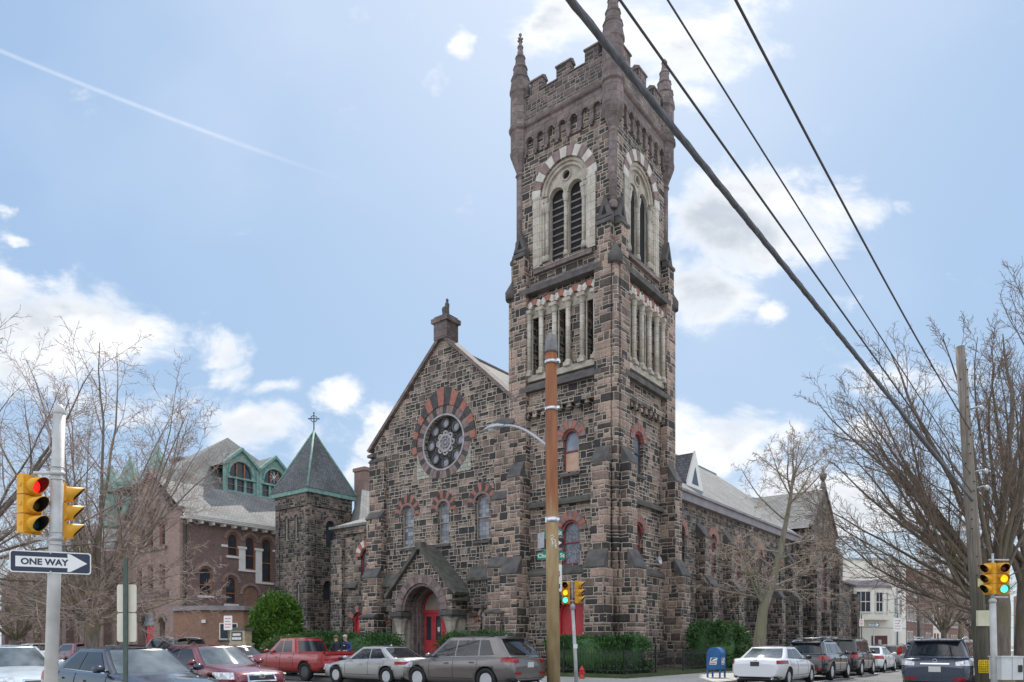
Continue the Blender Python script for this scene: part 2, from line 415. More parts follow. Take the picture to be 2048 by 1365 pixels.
local_slab('side_street_near', 6.8, 14.9, -80, -24.3, -.3, .001, 'asphalt')
local_slab('church_pavement', -150, 6.55, -11.05, -4.9, -.2, .15, 'concrete')
local_slab('church_side_pavement', 3.05, 6.55, -4.9, 80, -.2, .15, 'concrete')
local_slab('kerb', -150, 6.8, -11.3, -11.05, -.2, .14, 'kerb'); local_slab('kerb_side', 6.55, 6.8, -11.05, 80, -.2, .14, 'kerb')
local_slab('churchyard', -80, 3.05, -4.9, 60, -.2, .3, 'grass')
local_slab('corner_pavement', 15.15, 160, -11.3, 260, -.2, .15, 'concrete'); local_slab('corner_kerb', 14.9, 15.15, -11.3, 260, -.2, .14, 'kerb')
local_slab('near_pavement', -150, 6.8, -60, -24.3, -.2, .15, 'concrete'); local_slab('near_right_pavement', 14.9, 120, -60, -24.3, -.2, .15, 'concrete')
local_slab('sunlit_strip', 8.75, 8.87, -4, 70, -.1, .006, 'white'); local_slab('far_pavement', -150, 6.55, 80.2, 240, -.2, .15, 'concrete')  # white strip beside the cars: sunlight between their shadows, put in as colour
# ------------------------------------------------------------------ the church
def P(parent, name, mb, mats, **kw):
    ps = mb.pieces()
    obs = [q.build(name, mats, parent, **kw) for q in (ps if len(ps) <= 90 else [mb])]
    return obs[0]
church = thing('stone_church', 'large dark stone church with a square bell tower, rose window and gabled red door', 'church', C0, TH)

def arched_window(fr, cx, w, z0, zs, d, parent, glass='leaded', frame='redframe', bar=True, name='window', board=False):
    """sash set back in its opening: frame, then glass as sub-parts"""
    mb = MB(); mb.frame(fr, cx, w, z0, zs, .07, d-.05, d+.05)
    if bar:
        zm = z0+(zs+w/2-z0)*.5; mb.fbox(fr, cx-w/2+.06, cx+w/2-.06, zm-.03, zm+.03, d-.04, d+.06)
    return mb, MB().face(fr, arch(cx, w-.1, z0+.04, zs), d-.01), glass, frame

# --- tower -------------------------------------------------------------------
TC = Vector((-3.4, 3.3, 0))
tower = MB().box(-5.9, -.9, .9, 5.8, .2, 29.4).build('bell_tower', 'dark', church)
def tower_fr(k):
    """k=0 front, 1 side (right), 2 back, 3 left; plane at the given half size"""
    n = [Vector((0, -1, 0)), Vector((1, 0, 0)), Vector((0, 1, 0)), Vector((-1, 0, 0))][k]
    t = Vector((-n.y, n.x, 0))
    return n, t
def TF(k, half): n, t = tower_fr(k); return Fr(TC+n*half, t, n)

walls = MB(); vous_r = MB(); cols = MB(); caps = MB(); ledge = MB(); dark = MB(); quo = MB(); infill = MB()
HP = 2.9    # panel half size, piers come out to 3.3
windows = []
for k in range(4):
    fr = TF(k, HP)
    front = k == 0
    wx = .45 if k == 0 else -.4
    w1 = 1.08 if k == 0 else 1.0
    holes = []
    zs1 = 7.15; zs2 = 11.75
    if k < 2:
        holes += [arch(wx, w1, 5.5, zs1), arch(wx, .95, 10.1, zs2)]
        if front: holes.append(arch(wx+.05, 1.75, .3, 2.95))
    slots = []
    for q in range(5):
        ac = -1.64+q*.82
        if q % 2 == 0: slots.append(rect(ac-.2, ac+.2, 15.35, 18.3))
    walls.wall(fr, rect(-2.35, 2.35, 0, 20.0), holes+slots, 0, .45)
    # slit panes deep in the colonnade
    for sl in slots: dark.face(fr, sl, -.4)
    if k < 2:
        for (z0, zs, w) in ((5.5, zs1, w1), (10.1, zs2, .95)):
            windows.append((fr, wx, w, z0, zs, k))
            vous_r.ring(fr, wx, zs, w/2+.02, w/2+.42, -.1, .05, 0, PI, 9, (0, 1))
            vous_r.ring(fr, wx, zs, w/2-.1, w/2+.02, -.2, -.05, 0, PI, 1, (2,), sub=14)
            ledge.slope(fr, wx-w/2-.1, wx+w/2+.1, z0-.22, z0, -.2, .12, z0-.1)
    # string course, plinth weathering, corbel table, ledges
    ledge.slope(fr, -2.35, 2.35, 8.5, 8.85, 0, .22, 8.68, 1)
    walls.fbox(fr, -2.35, -(.0)+wx-.95 if front else wx-1.3, 0, 5.0, 0, .22) if front else walls.fbox(fr, -2.35, 2.35, 0, 5.0, 0, .22)
    if front:
        walls.fbox(fr, wx+1.05, 2.35, 0, 5.0, 0, .22); walls.fbox(fr, wx-.95, wx+1.05, 3.95, 5.0, 0, .22)
    ledge.slope(fr, -2.35, 2.35, 5.0, 5.4, 0, .3, 5.12, 1 if front else 0)
    for q in range(9):
        a = -2.1+q*.52
        walls.fbox(fr, a-.12, a+.12, 13.15, 13.45, 0, .26)
    walls.fbox(fr, -2.35, 2.35, 13.45, 13.75, 0, .3)
    walls.fbox(fr, -2.35, 2.35, 13.75, 14.5, 0, .12)
    ledge.slope(fr, -2.45, 2.45, 14.45, 15.05, .0, .42, 14.7)
    infill.fbox(fr, -2.35, 2.35, 15.03, 15.32, .0, .22)
    for q in range(6):
        a = -2.05+q*.82
        if q == 5: a -= .05
        if q == 0: a += .05
        c = fr.p(a, 0, .17)
        cols.lathe([(.125, 15.62), (.125, 18.2)], c, 12, 0)
        caps.fbox(fr, a-.19, a+.19, 15.3, 15.48, .0, .36)
        caps.lathe([(.19, 15.48), (.19, 15.54), (.14, 15.63)], c, 12)
        caps.lathe([(.13, 18.18), (.15, 18.22), (.14, 18.28), (.2, 18.5), (.22, 18.52)], c, 12)
        caps.fbox(fr, a-.22, a+.22, 18.5, 18.66, .0, .38)
    for q in range(5):
        ac = -1.64+q*.82
        vous_r.ring(fr, ac, 18.66, .27, .56, .0, .2, R(24), R(156), 3, (3, 4, 3), sub=4)
        vous_r.ring(fr, ac, 18.66, .27, .42, .0, .2, R(-1), R(23), 1, (4,), sub=3)
        vous_r.ring(fr, ac, 18.66, .27, .42, .0, .2, R(157), R(181), 1, (4,), sub=3)
        infill.face(fr, arch(ac, .62, 18.3, 18.66), .03)
        if q % 2 == 0: # jamb shafts beside each slit
            for sg in (-1, 1): infill.fbox(fr, ac+sg*.2-.035+sg*.035, ac+sg*.2+.035+sg*.035, 15.35, 18.35, -.02, .07)
            infill.fbox(fr, ac-.27, ac+.27, 18.3, 18.42, -.02, .09)
    ledge.slope(fr, -2.45, 2.45, 19.5, 20.1, -.25, .42, 19.78)
    # corner piers: three weathered tiers
    n, t = tower_fr(k)
    for sg in (-1, 1):
        a0, a1 = (2.1, 2.95) if sg > 0 else (-2.95, -2.1)
        f3 = TF(k, 3.3)
        for (z0, z1, pr, tp) in ((0, 5.1, .85, 6.0), (5.1, 10.1, .42, 10.95)):
            walls.fbox(f3, a0-.12*(pr > .5), a1+.12*(pr > .5), z0, z1, -.35, pr, 1)
            ledge.slope(f3, a0-.12*(pr > .5), a1+.12*(pr > .5), z1, tp, .0 if z0 else .42, pr+.04, z1+.06)
        # gablets over the piers at the belfry foot
        quo.fbox(f3, a0+.1, a1-.05, 20.0, 21.6, -.5, -.02)
        am = (a0+a1)/2
        ledge.slope(f3, a0+.05, a1, 21.55, 22.05, -.35, .04, 21.7)
        ledge.prism(f3, [(am-.42, 21.9), (am+.42, 21.9), (am, 23.0)], -.5, -.12)
        dark.prism(f3, [(am-.14, 22.05), (am+.14, 22.05), (am, 22.5)], -.2, -.105)
for (sx, sy) in ((1, -1), (-1, -1), (1, 1), (-1, 1)):
    def pp(a, b): return (TC.x+sx*a, TC.y+sy*b)
    poly = [pp(2.05, 3.3), pp(2.95, 3.3), pp(2.95, 3.13), pp(3.13, 2.95), pp(3.3, 2.95), pp(3.3, 2.05), pp(2.05, 2.05)]
    nn = len(poly)
    quo.add([(x, y, 0) for x, y in poly]+[(x, y, 20.0) for x, y in poly], [(i, (i+1) % nn, (i+1) % nn+nn, i+nn) for i in range(nn)]+[tuple(range(nn, 2*nn))])
    cx, cy = pp(3.08, 3.08)
    quo.lathe([(.19, 0), (.19, 19.6)], (cx, cy, 0), 10)
    ledge.lathe([(.36, 19.55), (.38, 19.95), (.02, 20.6)], (cx, cy, 0), 8)
P(tower, 'shaft_wall', walls, ['stone', 'quoin']); P(tower, 'corner_pier', quo, 'quoin')
P(tower, 'weathered_ledge', ledge, ['trim', 'trim_green'])
P(tower, 'window_arch_stones', vous_r, ['vbrown', 'vred', 'redframe', 'vwhite', 'vred'])
P(tower, 'colonnade_shafts', cols, 'cream'); P(tower, 'colonnade_capitals', caps, 'cream_plain'); P(tower, 'colonnade_backing', infill, 'cream_plain')
for (fr, cx, w, z0, zs, k) in windows:
    up = z0 > 8
    mb, gl, g, f = arched_window(fr, cx, w, z0, zs, -.22, tower)
    fo = P(church, 'window_frame', mb, ['redframe'] if not up or k == 0 else ['vdark'])
    if up and k == 0:
        gl = MB().face(fr, [(cx-w/2+.04, z0+1.0)]+[(cx+w/2-.04, z0+1.0)]+arch(cx, w-.08, z0+1.0, zs)[2:], -.23)
        P(fo, 'pane', gl, 'glass_pale')
        P(fo, 'boarded_pane', MB().fbox(fr, cx-w/2+.06, cx+w/2-.06, z0+.05, z0+.98, -.25, -.2), 'board')
    else: P(fo, 'pane', gl, 'leaded' if not up else 'glass_pale')
# tower door
fr = TF(0, HP); dx = .5
dmb = MB(); dmb.face(fr, arch(dx, 1.7, .3, 2.95), -.3)
dmb.frame(fr, dx, 1.74, .28, 2.95, .11, -.3, -.18)
for sg in (-1, 1):
    for z0, z1 in ((.5, 1.35), (1.5, 2.75)): dmb.fbox(fr, dx+sg*.37-.27, dx+sg*.37+.27, z0, z1, -.3, -.265)
dmb.fbox(fr, dx-.03, dx+.03, .3, 3.6, -.3, -.25)
dd = P(church, 'door', dmb, 'reddoor', label='red panelled door in the foot of the tower')
P(dd, 'door_notice', MB().prism(fr, [(dx+.5, 1.95), (dx+.56, 1.88), (dx+.62, 1.95), (dx+.62, 2.1), (dx+.5, 2.1)], -.26, -.255), 'signwhite')
vd = MB(); vd.ring(fr, dx, 2.95, .9, 1.25, -.1, .24, 0, PI, 11, (0, 1)); P(tower, 'door_arch_stones', vd, ['vbrown', 'vdark'])

# --- belfry ------------------------------------------------------------------
bw = MB(); bcream = MB(); bcol = MB(); bcap = MB(); bv = MB(); btrim = MB(); bband = MB(); bpar = MB()
HB = 2.85
for k in range(4):
    fr = TF(k, HB)
    bw.wall(fr, rect(-HB, HB, 19.9, 29.0), [arch(0, 2.84, 21.0, 24.5, 24)], 0, .3, rmi=0)
    bv.ring(fr, 0, 24.5, 1.44, 1.95, -.05, .06, 0, PI, 13, (0, 1), sub=3)
    # pale jamb strips with blocks, moulded ring and tympanum
    for sg in (-1, 1):
        a = sg*1.66
        bcream.fbox(fr, a-.21, a+.21, 20.9, 24.5, -.05, .07)
        bcream.fbox(fr, sg*1.42-.07, sg*1.42+.07, 21.0, 24.5, -.25, .03)
    for (r0, r1, d) in ((1.28, 1.43, -.06), (1.12, 1.3, -.14)):
        bcream.ring(fr, 0, 24.5, r0, r1, -.3, d, 0, PI, 1, (1,), sub=24)
    lan = [arch(sg*.56, .86, 21.1, 24.32, 12) for sg in (-1, 1)]
    tym = [(-1.42, 23.6), (1.42, 23.6), (1.42, 24.5)]+[(1.42*math.cos(PI*i/20), 24.5+1.42*math.sin(PI*i/20)) for i in range(1, 20)]+[(-1.42, 24.5)]
    tym = [(-1.42, 21.05), (1.42, 21.05)]+tym[2:]
    bcream.wall(fr, tym, lan+[circle(0, 25.22, .22, 16)], -.26, .22, 1)
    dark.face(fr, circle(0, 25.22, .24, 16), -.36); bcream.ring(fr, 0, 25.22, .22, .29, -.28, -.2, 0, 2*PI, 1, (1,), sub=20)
    for sg in (-1, 1):
        bcream.ring(fr, sg*.56, 24.32, .43, .51, -.28, -.18, 0, PI, 1, (1,), sub=14)
        for a in (1.1, 1.32):
            c = fr.p(sg*a, 0, -.13)
            bcol.lathe([(.1, 21.45), (.1, 23.6)], c, 10); bcap.lathe([(.15, 21.1), (.15, 21.25), (.11, 21.45)], c, 10)
            bcap.lathe([(.1, 23.6), (.13, 23.66), (.12, 23.72), (.17, 23.95), (.17, 24.12)], c, 10)
            bcap.fbox(fr, sg*a-.13, sg*a+.13, 24.1, 24.3, -.28, .04)
    c = fr.p(0, 0, -.2)
    bcol.lathe([(.1, 21.4), (.1, 23.8)], c, 10); bcap.lathe([(.15, 21.1), (.15, 21.22), (.11, 21.4)], c, 10)
    bcap.lathe([(.1, 23.8), (.13, 23.86), (.12, 23.9), (.17, 24.1), (.17, 24.25)], c, 10)
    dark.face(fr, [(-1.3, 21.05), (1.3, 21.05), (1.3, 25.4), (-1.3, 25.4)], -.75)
    lv = MB()
    for sg in (-1, 1):
        for q in range(10):
            z = 21.12+q*.34
            w = .42 if z < 24.1 else .3
            lv.hexa([fr.p(sg*.56-w, z, -.62), fr.p(sg*.56+w, z, -.62), fr.p(sg*.56+w, z-.02, -.42), fr.p(sg*.56-w, z-.02, -.42)],
                    [fr.p(sg*.56-w, z+.24, -.66), fr.p(sg*.56+w, z+.24, -.66), fr.p(sg*.56+w, z+.03, -.40), fr.p(sg*.56-w, z+.03, -.40)])
        lv.fbox(fr, sg*.56-.45, sg*.56-.41, 21.1, 24.4, -.66, -.4); lv.fbox(fr, sg*.56+.41, sg*.56+.45, 21.1, 24.4, -.66, -.4)
    P(church, 'louvre_window', lv, 'louver')
    btrim.slope(fr, -1.75, 1.75, 20.55, 21.08, -.28, .2, 20.75)
    btrim.slope(fr, -HB, HB, 20.0, 20.2, 0, .12, 20.08)
    # blind arcade band
    out = [(-2.45, 26.95)]
    na = 7; pw = 4.7/na
    for q in range(na):
        ac = -2.35+pw*(q+.5); r = pw*.3
        out += [(ac-r, 26.95), (ac-r, 27.55)]+[(ac-r*math.cos(PI*i/8), 27.55+r*math.sin(PI*i/8)) for i in range(1, 8)]+[(ac+r, 27.55), (ac+r, 26.95)]
    out += [(2.45, 26.95), (2.45, 28.35), (-2.45, 28.35)]
    bband.prism(fr, out, -.02, .13)
    for q in range(na):
        ac = -2.35+pw*(q+.5); bband.ring(fr, ac, 27.55, pw*.3, pw*.42, .06, .18, 0, PI, 1, sub=8)
    for q in range(na+1):
        a = -2.35+pw*q; bband.fbox(fr, a-.08, a+.08, 26.82, 27.0, -.02, .14)
    a0 = Vector(fr.p(-2.7, 28.5, .12)); a1 = Vector(fr.p(2.7, 28.5, .12))
    btrim.tube([a0, a1], .17, 8); btrim.fbox(fr, -2.7, 2.7, 28.3, 28.44, 0, .14)
    # parapet with stepped, coped merlons
    bpar.fbox(fr, -2.5, 2.5, 28.55, 30.0, -.35, .06)
    for ac, w in ((-1.66, .62), (0, .66), (1.66, .62)):
        bpar.fbox(fr, ac-w*.62, ac+w*.62, 30.0, 30.62, -.35, .06)
        btrim.slope(fr, ac-w*.62-.05, ac+w*.62+.05, 30.6, 30.84, -.16, .12, 30.68); btrim.slope(Fr(fr.p(0, 0, -.33), -fr.t, -fr.n), -ac-w*.62-.05, -ac+w*.62+.05, 30.6, 30.84, -.16, .07, 30.68)
    for ac, w in ((-.83, .5), (.83, .5), (-2.4, .3), (2.4, .3)):
        btrim.slope(fr, ac-w+.02, ac+w-.02, 29.98, 30.12, -.14, .12, 30.03)
belfry_parts = [('belfry_wall', bw, ['stone']), ('belfry_limestone', bcream, ['cream', 'cream_plain']), ('belfry_shafts', bcol, ['cream']), ('belfry_capitals', bcap, ['cream_plain']),
                ('belfry_arch_stones', bv, ['vwhite', 'vbrown']), ('belfry_mouldings', btrim, ['brownstone']), ('arcade_band', bband, ['brownstone']), ('parapet', bpar, ['parapet_stone'])]
for nme, mb, mm in belfry_parts: P(tower, nme, mb, mm)
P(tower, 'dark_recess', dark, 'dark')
tc = 0
for (sx, sy) in ((-1, -1), (1, -1), (1, 1), (-1, 1)):
    cx, cy = TC.x+sx*2.78, TC.y+sy*2.78
    tm = MB()
    tm.lathe([(.2, 22.4), (.2, 26.2)], (cx, cy, 0), 10); tm.lathe([(.27, 22.35), (.27, 22.6), (.2, 22.75)], (cx, cy, 0), 10)
    tm.lathe([(.2, 26.0), (.27, 26.1), (.2, 26.25), (.29, 26.5), (.39, 26.75), (.52, 27.1), (.55, 27.3), (.51, 27.4), (.51, 28.3), (.60, 28.38), (.62, 28.55), (.53, 28.68), (.51, 30.3), (.57, 30.4), (.57, 30.6)], (cx, cy, 0), 10, smooth=False)
    prof = [(.55, 30.6)]
    for q in range(4):
        z = 30.7+q*.58; r = .53-q*.115
        prof += [(r, z), (r-.06, z+.42), (r-.02, z+.46), (r-.03, z+.52)]
    prof += [(.06, 33.1), (.02, 33.15)]
    tm.lathe(prof, (cx, cy, 0), 10, smooth=False)
    tu = P(church, 'corner_turret', tm, 'brownstone')
    if not (sx > 0 and sy > 0):
        fm = MB(); fm.lathe([(.05, 33.05), (.09, 33.15), (.05, 33.25), (.05, 33.5), (.09, 33.6), (.03, 33.68)], (cx, cy, 0), 8)
        fm.tube([(cx-.16, cy, 33.32), (cx+.16, cy, 33.32)], .05, 6); fm.tube([(cx, cy-.16, 33.32), (cx, cy+.16, 33.32)], .05, 6)
        P(tu, 'finial', fm, 'brownstone')
P(tower, 'tower_roof', MB().box(-6.2, -.6, .5, 6.1, 29.2, 29.35), 'slate')
sp = MB(); sp.lathe([(.03, 5.75), (.05, 5.8), (.2, 6.15), (.21, 6.16), (.17, 6.1)], (0, 0, 0), 14, axis=Matrix.Rotation(R(90), 3, 'X')@Matrix.Identity(3))
# small horn loudspeaker on the tower ledge
hs = MB(); dirv = Matrix.Rotation(R(80), 3, 'Y')@Matrix.Rotation(0, 3, 'Z')
hs.lathe([(.07, 0), (.08, .12), (.12, .2), (.2, .34), (.21, .35), (.17, .33), (.05, .2)], (.25, 3.1, 5.62), 14, axis=dirv)
hs.tube([(.0, 3.1, 5.4), (.25, 3.1, 5.62)], .03, 6)
o = P(church, 'loudspeaker', hs, 'galv')

# --- west front ----------------------------------------------------------------
FF = Fr((0, .15, 0), (1, 0, 0), (0, -1, 0))
apex = (-11.4, 18.9)
outer = [(-17.15, 0), (-6.2, 0), (-6.2, 14.3), apex, (-17.15, 13.55)]
RC = (-11.35, 12.95)
lanc = [(-14.25, .98, 7.25, 9.2), (-11.35, .86, 7.25, 9.15), (-8.5, .98, 7.2, 9.15)]
DX = -12.05
niche = [(-8.2, .78, 1.0, 3.05), (-15.3, .78, 1.0, 3.05)]
holes = [circle(RC[0], RC[1], 1.5, 36)]+[arch(*l) for l in lanc]+[arch(DX, 2.9, .3, 3.45, 20)]+[arch(*l) for l in niche]
fm = MB().wall(FF, outer, holes, 0, .4)
fm.wall(Fr((0, .7, 0), (1, 0, 0), (0, -1, 0)), outer, [], 0, 0)
fac = P(church, 'facade_wall', fm, 'stone')
# buttresses
bq = MB(); bl = MB(); bs = MB()
for (a0, a1, tops) in ((-17.35, -16.05, ((0, 3.1, 1.0, 3.35), (3.1, 5.5, .75, 6.1), (5.5, 9.1, .45, 9.6), (9.1, 12.6, .2, 13.0))),
                       (-7.5, -6.2, ((0, 3.1, 1.0, 3.35), (3.1, 5.5, .75, 6.1), (5.5, 9.1, .45, 9.6), (9.1, 13.0, .2, 13.6)))):
    prev = None
    for (z0, z1, pr, tp) in tops:
        bq.fbox(FF, a0, a1, z0, z1, 0, pr); bl.slope(FF, a0-.03, a1+.03, z1, tp, pr-.28, pr+.06, z1+.1)
        if z1 < 9: bl.slope(FF, a0+.02, a1-.02, z1, tp+.0, 0, pr-.02, z1+.04)
P(church, 'buttress', bq, 'quoin')
# lower stage beside the porch: thicker wall with a mossy weathering, string at z 3.1
for a0, a1 in ((-16.05, -14.2), (-9.3, -7.5)):
    bs.fbox(FF, a0, a1, 3.45, 5.0, 0, .3)
    for sg in (0,):
        cxn = -8.2 if a0 > -12 else -15.3
        bs.wall(Fr((0, -.15, 0), (1, 0, 0), (0, -1, 0)), rect(a0, a1, 0, 3.45), [arch(cxn, .8, .9, 3.05)], 0, .3) if False else None
    bl.slope(FF, a0, a1, 4.95, 5.75, 0, .42, 5.1, 1)
    bl.slope(FF, a0, (-8.75 if a0 > -12 else -15.85), 3.02, 3.25, 0, .2, 3.12, 1); bl.slope(FF, (-7.65 if a0 > -12 else -14.8), a1, 3.02, 3.25, 0, .2, 3.12, 1)
P(church, 'thickened_base', bs, 'stone_dark'); 
cop = MB()
# raking copings and kneelers
for s, e in ((apex, (-17.5, 13.3)), (apex, (-6.15, 14.12))):
    dx_, dz_ = e[0]-s[0], e[1]-s[1]; ln = math.hypot(dx_, dz_); nx, nz = -dz_/ln, dx_/ln
    if nz < 0: nx, nz = -nx, -nz
    cop.prism(FF, [(s[0], s[1]+.02), (e[0], e[1]+.02), (e[0]+nx*.2, e[1]+nz*.2), (s[0], s[1]+.2/nz)], -.7, .18)
bl.slope(FF, -17.45, -16.95, 12.95, 13.6, -.6, .3, 13.1)
P(church, 'raking_coping', cop, 'brownstone'); P(church, 'facade_weathering', bl, ['trim', 'trim_green'])
# apex block with a broken figure
am = MB(); am.fbox(FF, apex[0]-.5, apex[0]+.5, 18.75, 19.75, -.75, .22); am.fbox(FF, apex[0]-.62, apex[0]+.62, 19.7, 19.95, -.85, .32)
am.fbox(FF, apex[0]-.5, apex[0]+.5, 19.95, 20.08, -.72, .2)
c = FF.p(apex[0], 0, -.26)
am.lathe([(.3, 20.05), (.26, 20.15), (.2, 20.22), (.17, 20.4), (.2, 20.62), (.12, 20.72), (.03, 20.78)], c+Vector((-.06, 0, 0)), 7, smooth=False, mi=1); am.lathe([(.14, 20.2), (.12, 20.6), (.14, 20.85), (.07, 20.98), (.09, 21.1), (.02, 21.18)], c+Vector((.08, .02, 0)), 6, smooth=False, mi=1)
P(church, 'apex_finial', am, ['brownstone', 'trim'], label='blackened stump of a broken statue on a stone block')
# rose window
rm = MB(); rm.ring(FF, RC[0], RC[1], 1.5, 1.6, -.3, .05, 0, 2*PI, 1, (4,), sub=40)
rm.ring(FF, RC[0], RC[1], 1.62, 2.05, -.1, .04, 0, 2*PI, 44, (0, 2, 0))
rm.ring(FF, RC[0], RC[1], 2.07, 2.55, -.1, .09, R(-4), R(190), 17, (3, 2), fn=lambda t: 2.4+.62*max(0, math.sin(t))**7+.08*abs(math.sin(t)), sub=4)
P(church, 'rose_arch_stones', rm, ['vbrown', 'cream_plain', 'vdark', 'vred', 'rosegrey'])
pan = MB()
pl = [(-13.42, 11.1), (-9.3, 11.1), (-9.3, 12.9)]+[(RC[0]+2.06*math.cos(t), RC[1]+2.06*math.sin(t)) for t in [R(-2-176*i/24) for i in range(25)]]+[(-13.42, 12.9)]
pan.prism(FF, pl, -.05, .025)
P(church, 'pale_mosaic_panel', pan, bricks('pale_mosaic', (.46, .45, .38), (.36, .36, .30), (.2, .2, .17), bw=.34, rh=.24, ms=.02))
rp = MB().face(FF, circle(RC[0], RC[1], 1.52, 36), -.25)
ro = P(church, 'rose_window', rp, plain('stained_rose_stone', (.05, .05, .052), .8, scale=1.2, col2=(.016, .017, .02)))
rt = MB(); rg = MB()
for q in range(8):
    t = q*PI/4+PI/2; cx, cz = RC[0]+1.12*math.cos(t), RC[1]+1.12*math.sin(t)
    rt.ring(FF, cx, cz, .22, .3, -.27, -.16, 0, 2*PI, 1, sub=16); rg.face(FF, circle(cx, cz, .23, 14), -.22)
    t2 = t+PI/8; rt.ring(FF, RC[0]+.78*math.cos(t2), RC[1]+.78*math.sin(t2), .07, .12, -.27, -.2, 0, 2*PI, 1, sub=10)
    rt.ring(FF, RC[0]+.52*math.cos(t), RC[1]+.52*math.sin(t), .09, .19, -.27, -.15, 0, 2*PI, 1, (1,), sub=12)
rt.ring(FF, RC[0], RC[1], .4, .52, -.27, -.12, 0, 2*PI, 1, (1,), sub=24); rt.ring(FF, RC[0], RC[1], .22, .26, -.27, -.14, 0, 2*PI, 1, (1,), sub=18)
for q in range(4):
    t = q*PI/4; rt.tube([FF.p(RC[0]-.4*math.cos(t), RC[1]-.4*math.sin(t), -.17), FF.p(RC[0]+.4*math.cos(t), RC[1]+.4*math.sin(t), -.17)], .02, 4, 1)
P(ro, 'tracery', rt, ['trim', 'rosegrey']); 
rg.face(FF, circle(RC[0], RC[1], .5, 24), -.21)
P(ro, 'pane', rg, plain('dusty_rose_glass', (.23, .24, .29), .3, var=.3, scale=4))
# lancets
lv = MB()
for l in lanc:
    lv.ring(FF, l[0], l[3], l[1]/2+.03, l[1]/2+.16, -.2, .05, 0, PI, 1, (1,), sub=16)
    lv.ring(FF, l[0], l[3], l[1]/2+.18, l[1]/2+.58, -.1, .04, R(-8), R(188), 12, (2, 0), fn=lambda t, w=l[1]: w/2+.52+.12*max(0, math.sin(t))**6)
    lv.slope(FF, l[0]-l[1]/2-.1, l[0]+l[1]/2+.1, l[2]-.22, l[2], -.2, .1, l[2]-.1, 3)
    mb, gl, g, f = arched_window(FF, l[0], l[1], l[2], l[3], -.2, church)
    fo = P(church, 'window_frame', mb, 'tan'); P(fo, 'pane', gl, 'leaded_sq')
for l in niche:
    lv.ring(FF, l[0], l[3], l[1]/2+.02, l[1]/2+.14, -.1, .08, 0, PI, 1, (4,), sub=14)
    lv.ring(FF, l[0], l[3], l[1]/2+.15, l[1]/2+.5, -.05, .06, R(-25), R(205), 5, (2, 0, 2, 0, 2), fn=lambda t: .9+.22*max(0, math.sin(t))**8)
    nf = P(church, 'blind_niche', MB().fbox(FF, l[0]-l[1]/2, l[0]+l[1]/2, 1.0, 3.0, -.3, -.12), 'tan')
    P(nf, 'niche_head', MB().prism(FF, arch(l[0], l[1], 3.0, 3.05), -.3, -.08), 'cream_plain')
P(church, 'window_arch_stones', lv, ['vdark', 'vbrown', 'vred', 'trim', 'cream_plain'])
# porch
pz = -1.05
PF = Fr((0, pz, 0), (1, 0, 0), (0, -1, 0))
po = MB()
gx = DX+.1
outl = [(gx-2.35, 3.35), (gx-1.5, 3.35)]+[(gx+1.5*math.cos(PI-PI*i/20), 3.4+1.5*math.sin(PI*i/20)) for i in range(21)]+[(gx+1.5, 3.35), (gx+2.35, 3.35), (gx+2.35, 4.5), (gx, 6.85), (gx-2.35, 4.5)]
po.prism(PF, outl, -1.2, 0)
P(church, 'porch', po, 'stone', label='gabled stone porch over the red doors')
pr = MB()
pr.ring(PF, gx, 3.4, 1.52, 2.0, -.1, .05, 0, PI, 15, (0, 1))
pr.ring(PF, gx, 3.4, 1.36, 1.52, -.5, -.04, 0, PI, 1, (0,), sub=20)
for q, (r0, r1, d) in enumerate(((1.36, 1.5, -.75), (1.28, 1.4, -1.0), (1.22, 1.32, -1.2))):
    pr.ring(PF, gx-.02, 3.4, r0, r1, d-.3, d, 0, PI, 1, (2 if q % 2 else 0,), sub=20)
    for sg in (-1, 1): pr.fbox(PF, gx+sg*(r0+r1)/2-.11, gx+sg*(r0+r1)/2+.11, .3, 3.4, d-.3, d, 2 if q % 2 else 0)
P(church, 'porch_arch_stones', pr, ['brownstone', 'vbrown', 'vbrown'])
prf = MB()
for sg in (-1, 1):
    e = (gx+sg*2.7, 4.15); tpx = (gx, 6.95)
    prf.prism(PF, [(tpx[0], tpx[1]-.1), (e[0], e[1]), (e[0]+sg*.1, e[1]+.16), (tpx[0], tpx[1]+.18)], -1.25, .22)
    prf.slope(PF, gx+sg*2.45-.3, gx+sg*2.45+.3, 3.85, 4.2, -1.2, .2, 3.9)
prf.fbox(PF, gx-.22, gx+.22, 6.8, 7.2, -.2, .24)
P(church, 'porch_roof', prf, ['trim_green'])
pc = MB(); pcs = MB()
for sg in (-1, 1):
    a = gx+sg*1.95
    pcs.fbox(PF, a-.5, a+.5, 3.1, 3.36, -1.1, .14, 1); pcs.fbox(PF, a-.42, a+.42, 2.95, 3.1, -1.1, .06, 1)
    c = PF.p(a, 0, -.35)
    pcs.lathe([(.24, 2.05), (.3, 2.1), (.25, 2.16), (.27, 2.4), (.36, 2.75), (.5, 2.98)], c, 8, smooth=False)
    pc.lathe([(.34, .3), (.34, .5), (.25, .58), (.24, 2.05)], c, 12)
    pc.fbox(PF, a-.3, a+.3, .3, 3.0, -1.2, -.7, 0)
P(church, 'porch_shafts', pc, 'cream_plain'); P(church, 'porch_capitals', pcs, ['cream_plain', 'trim'])
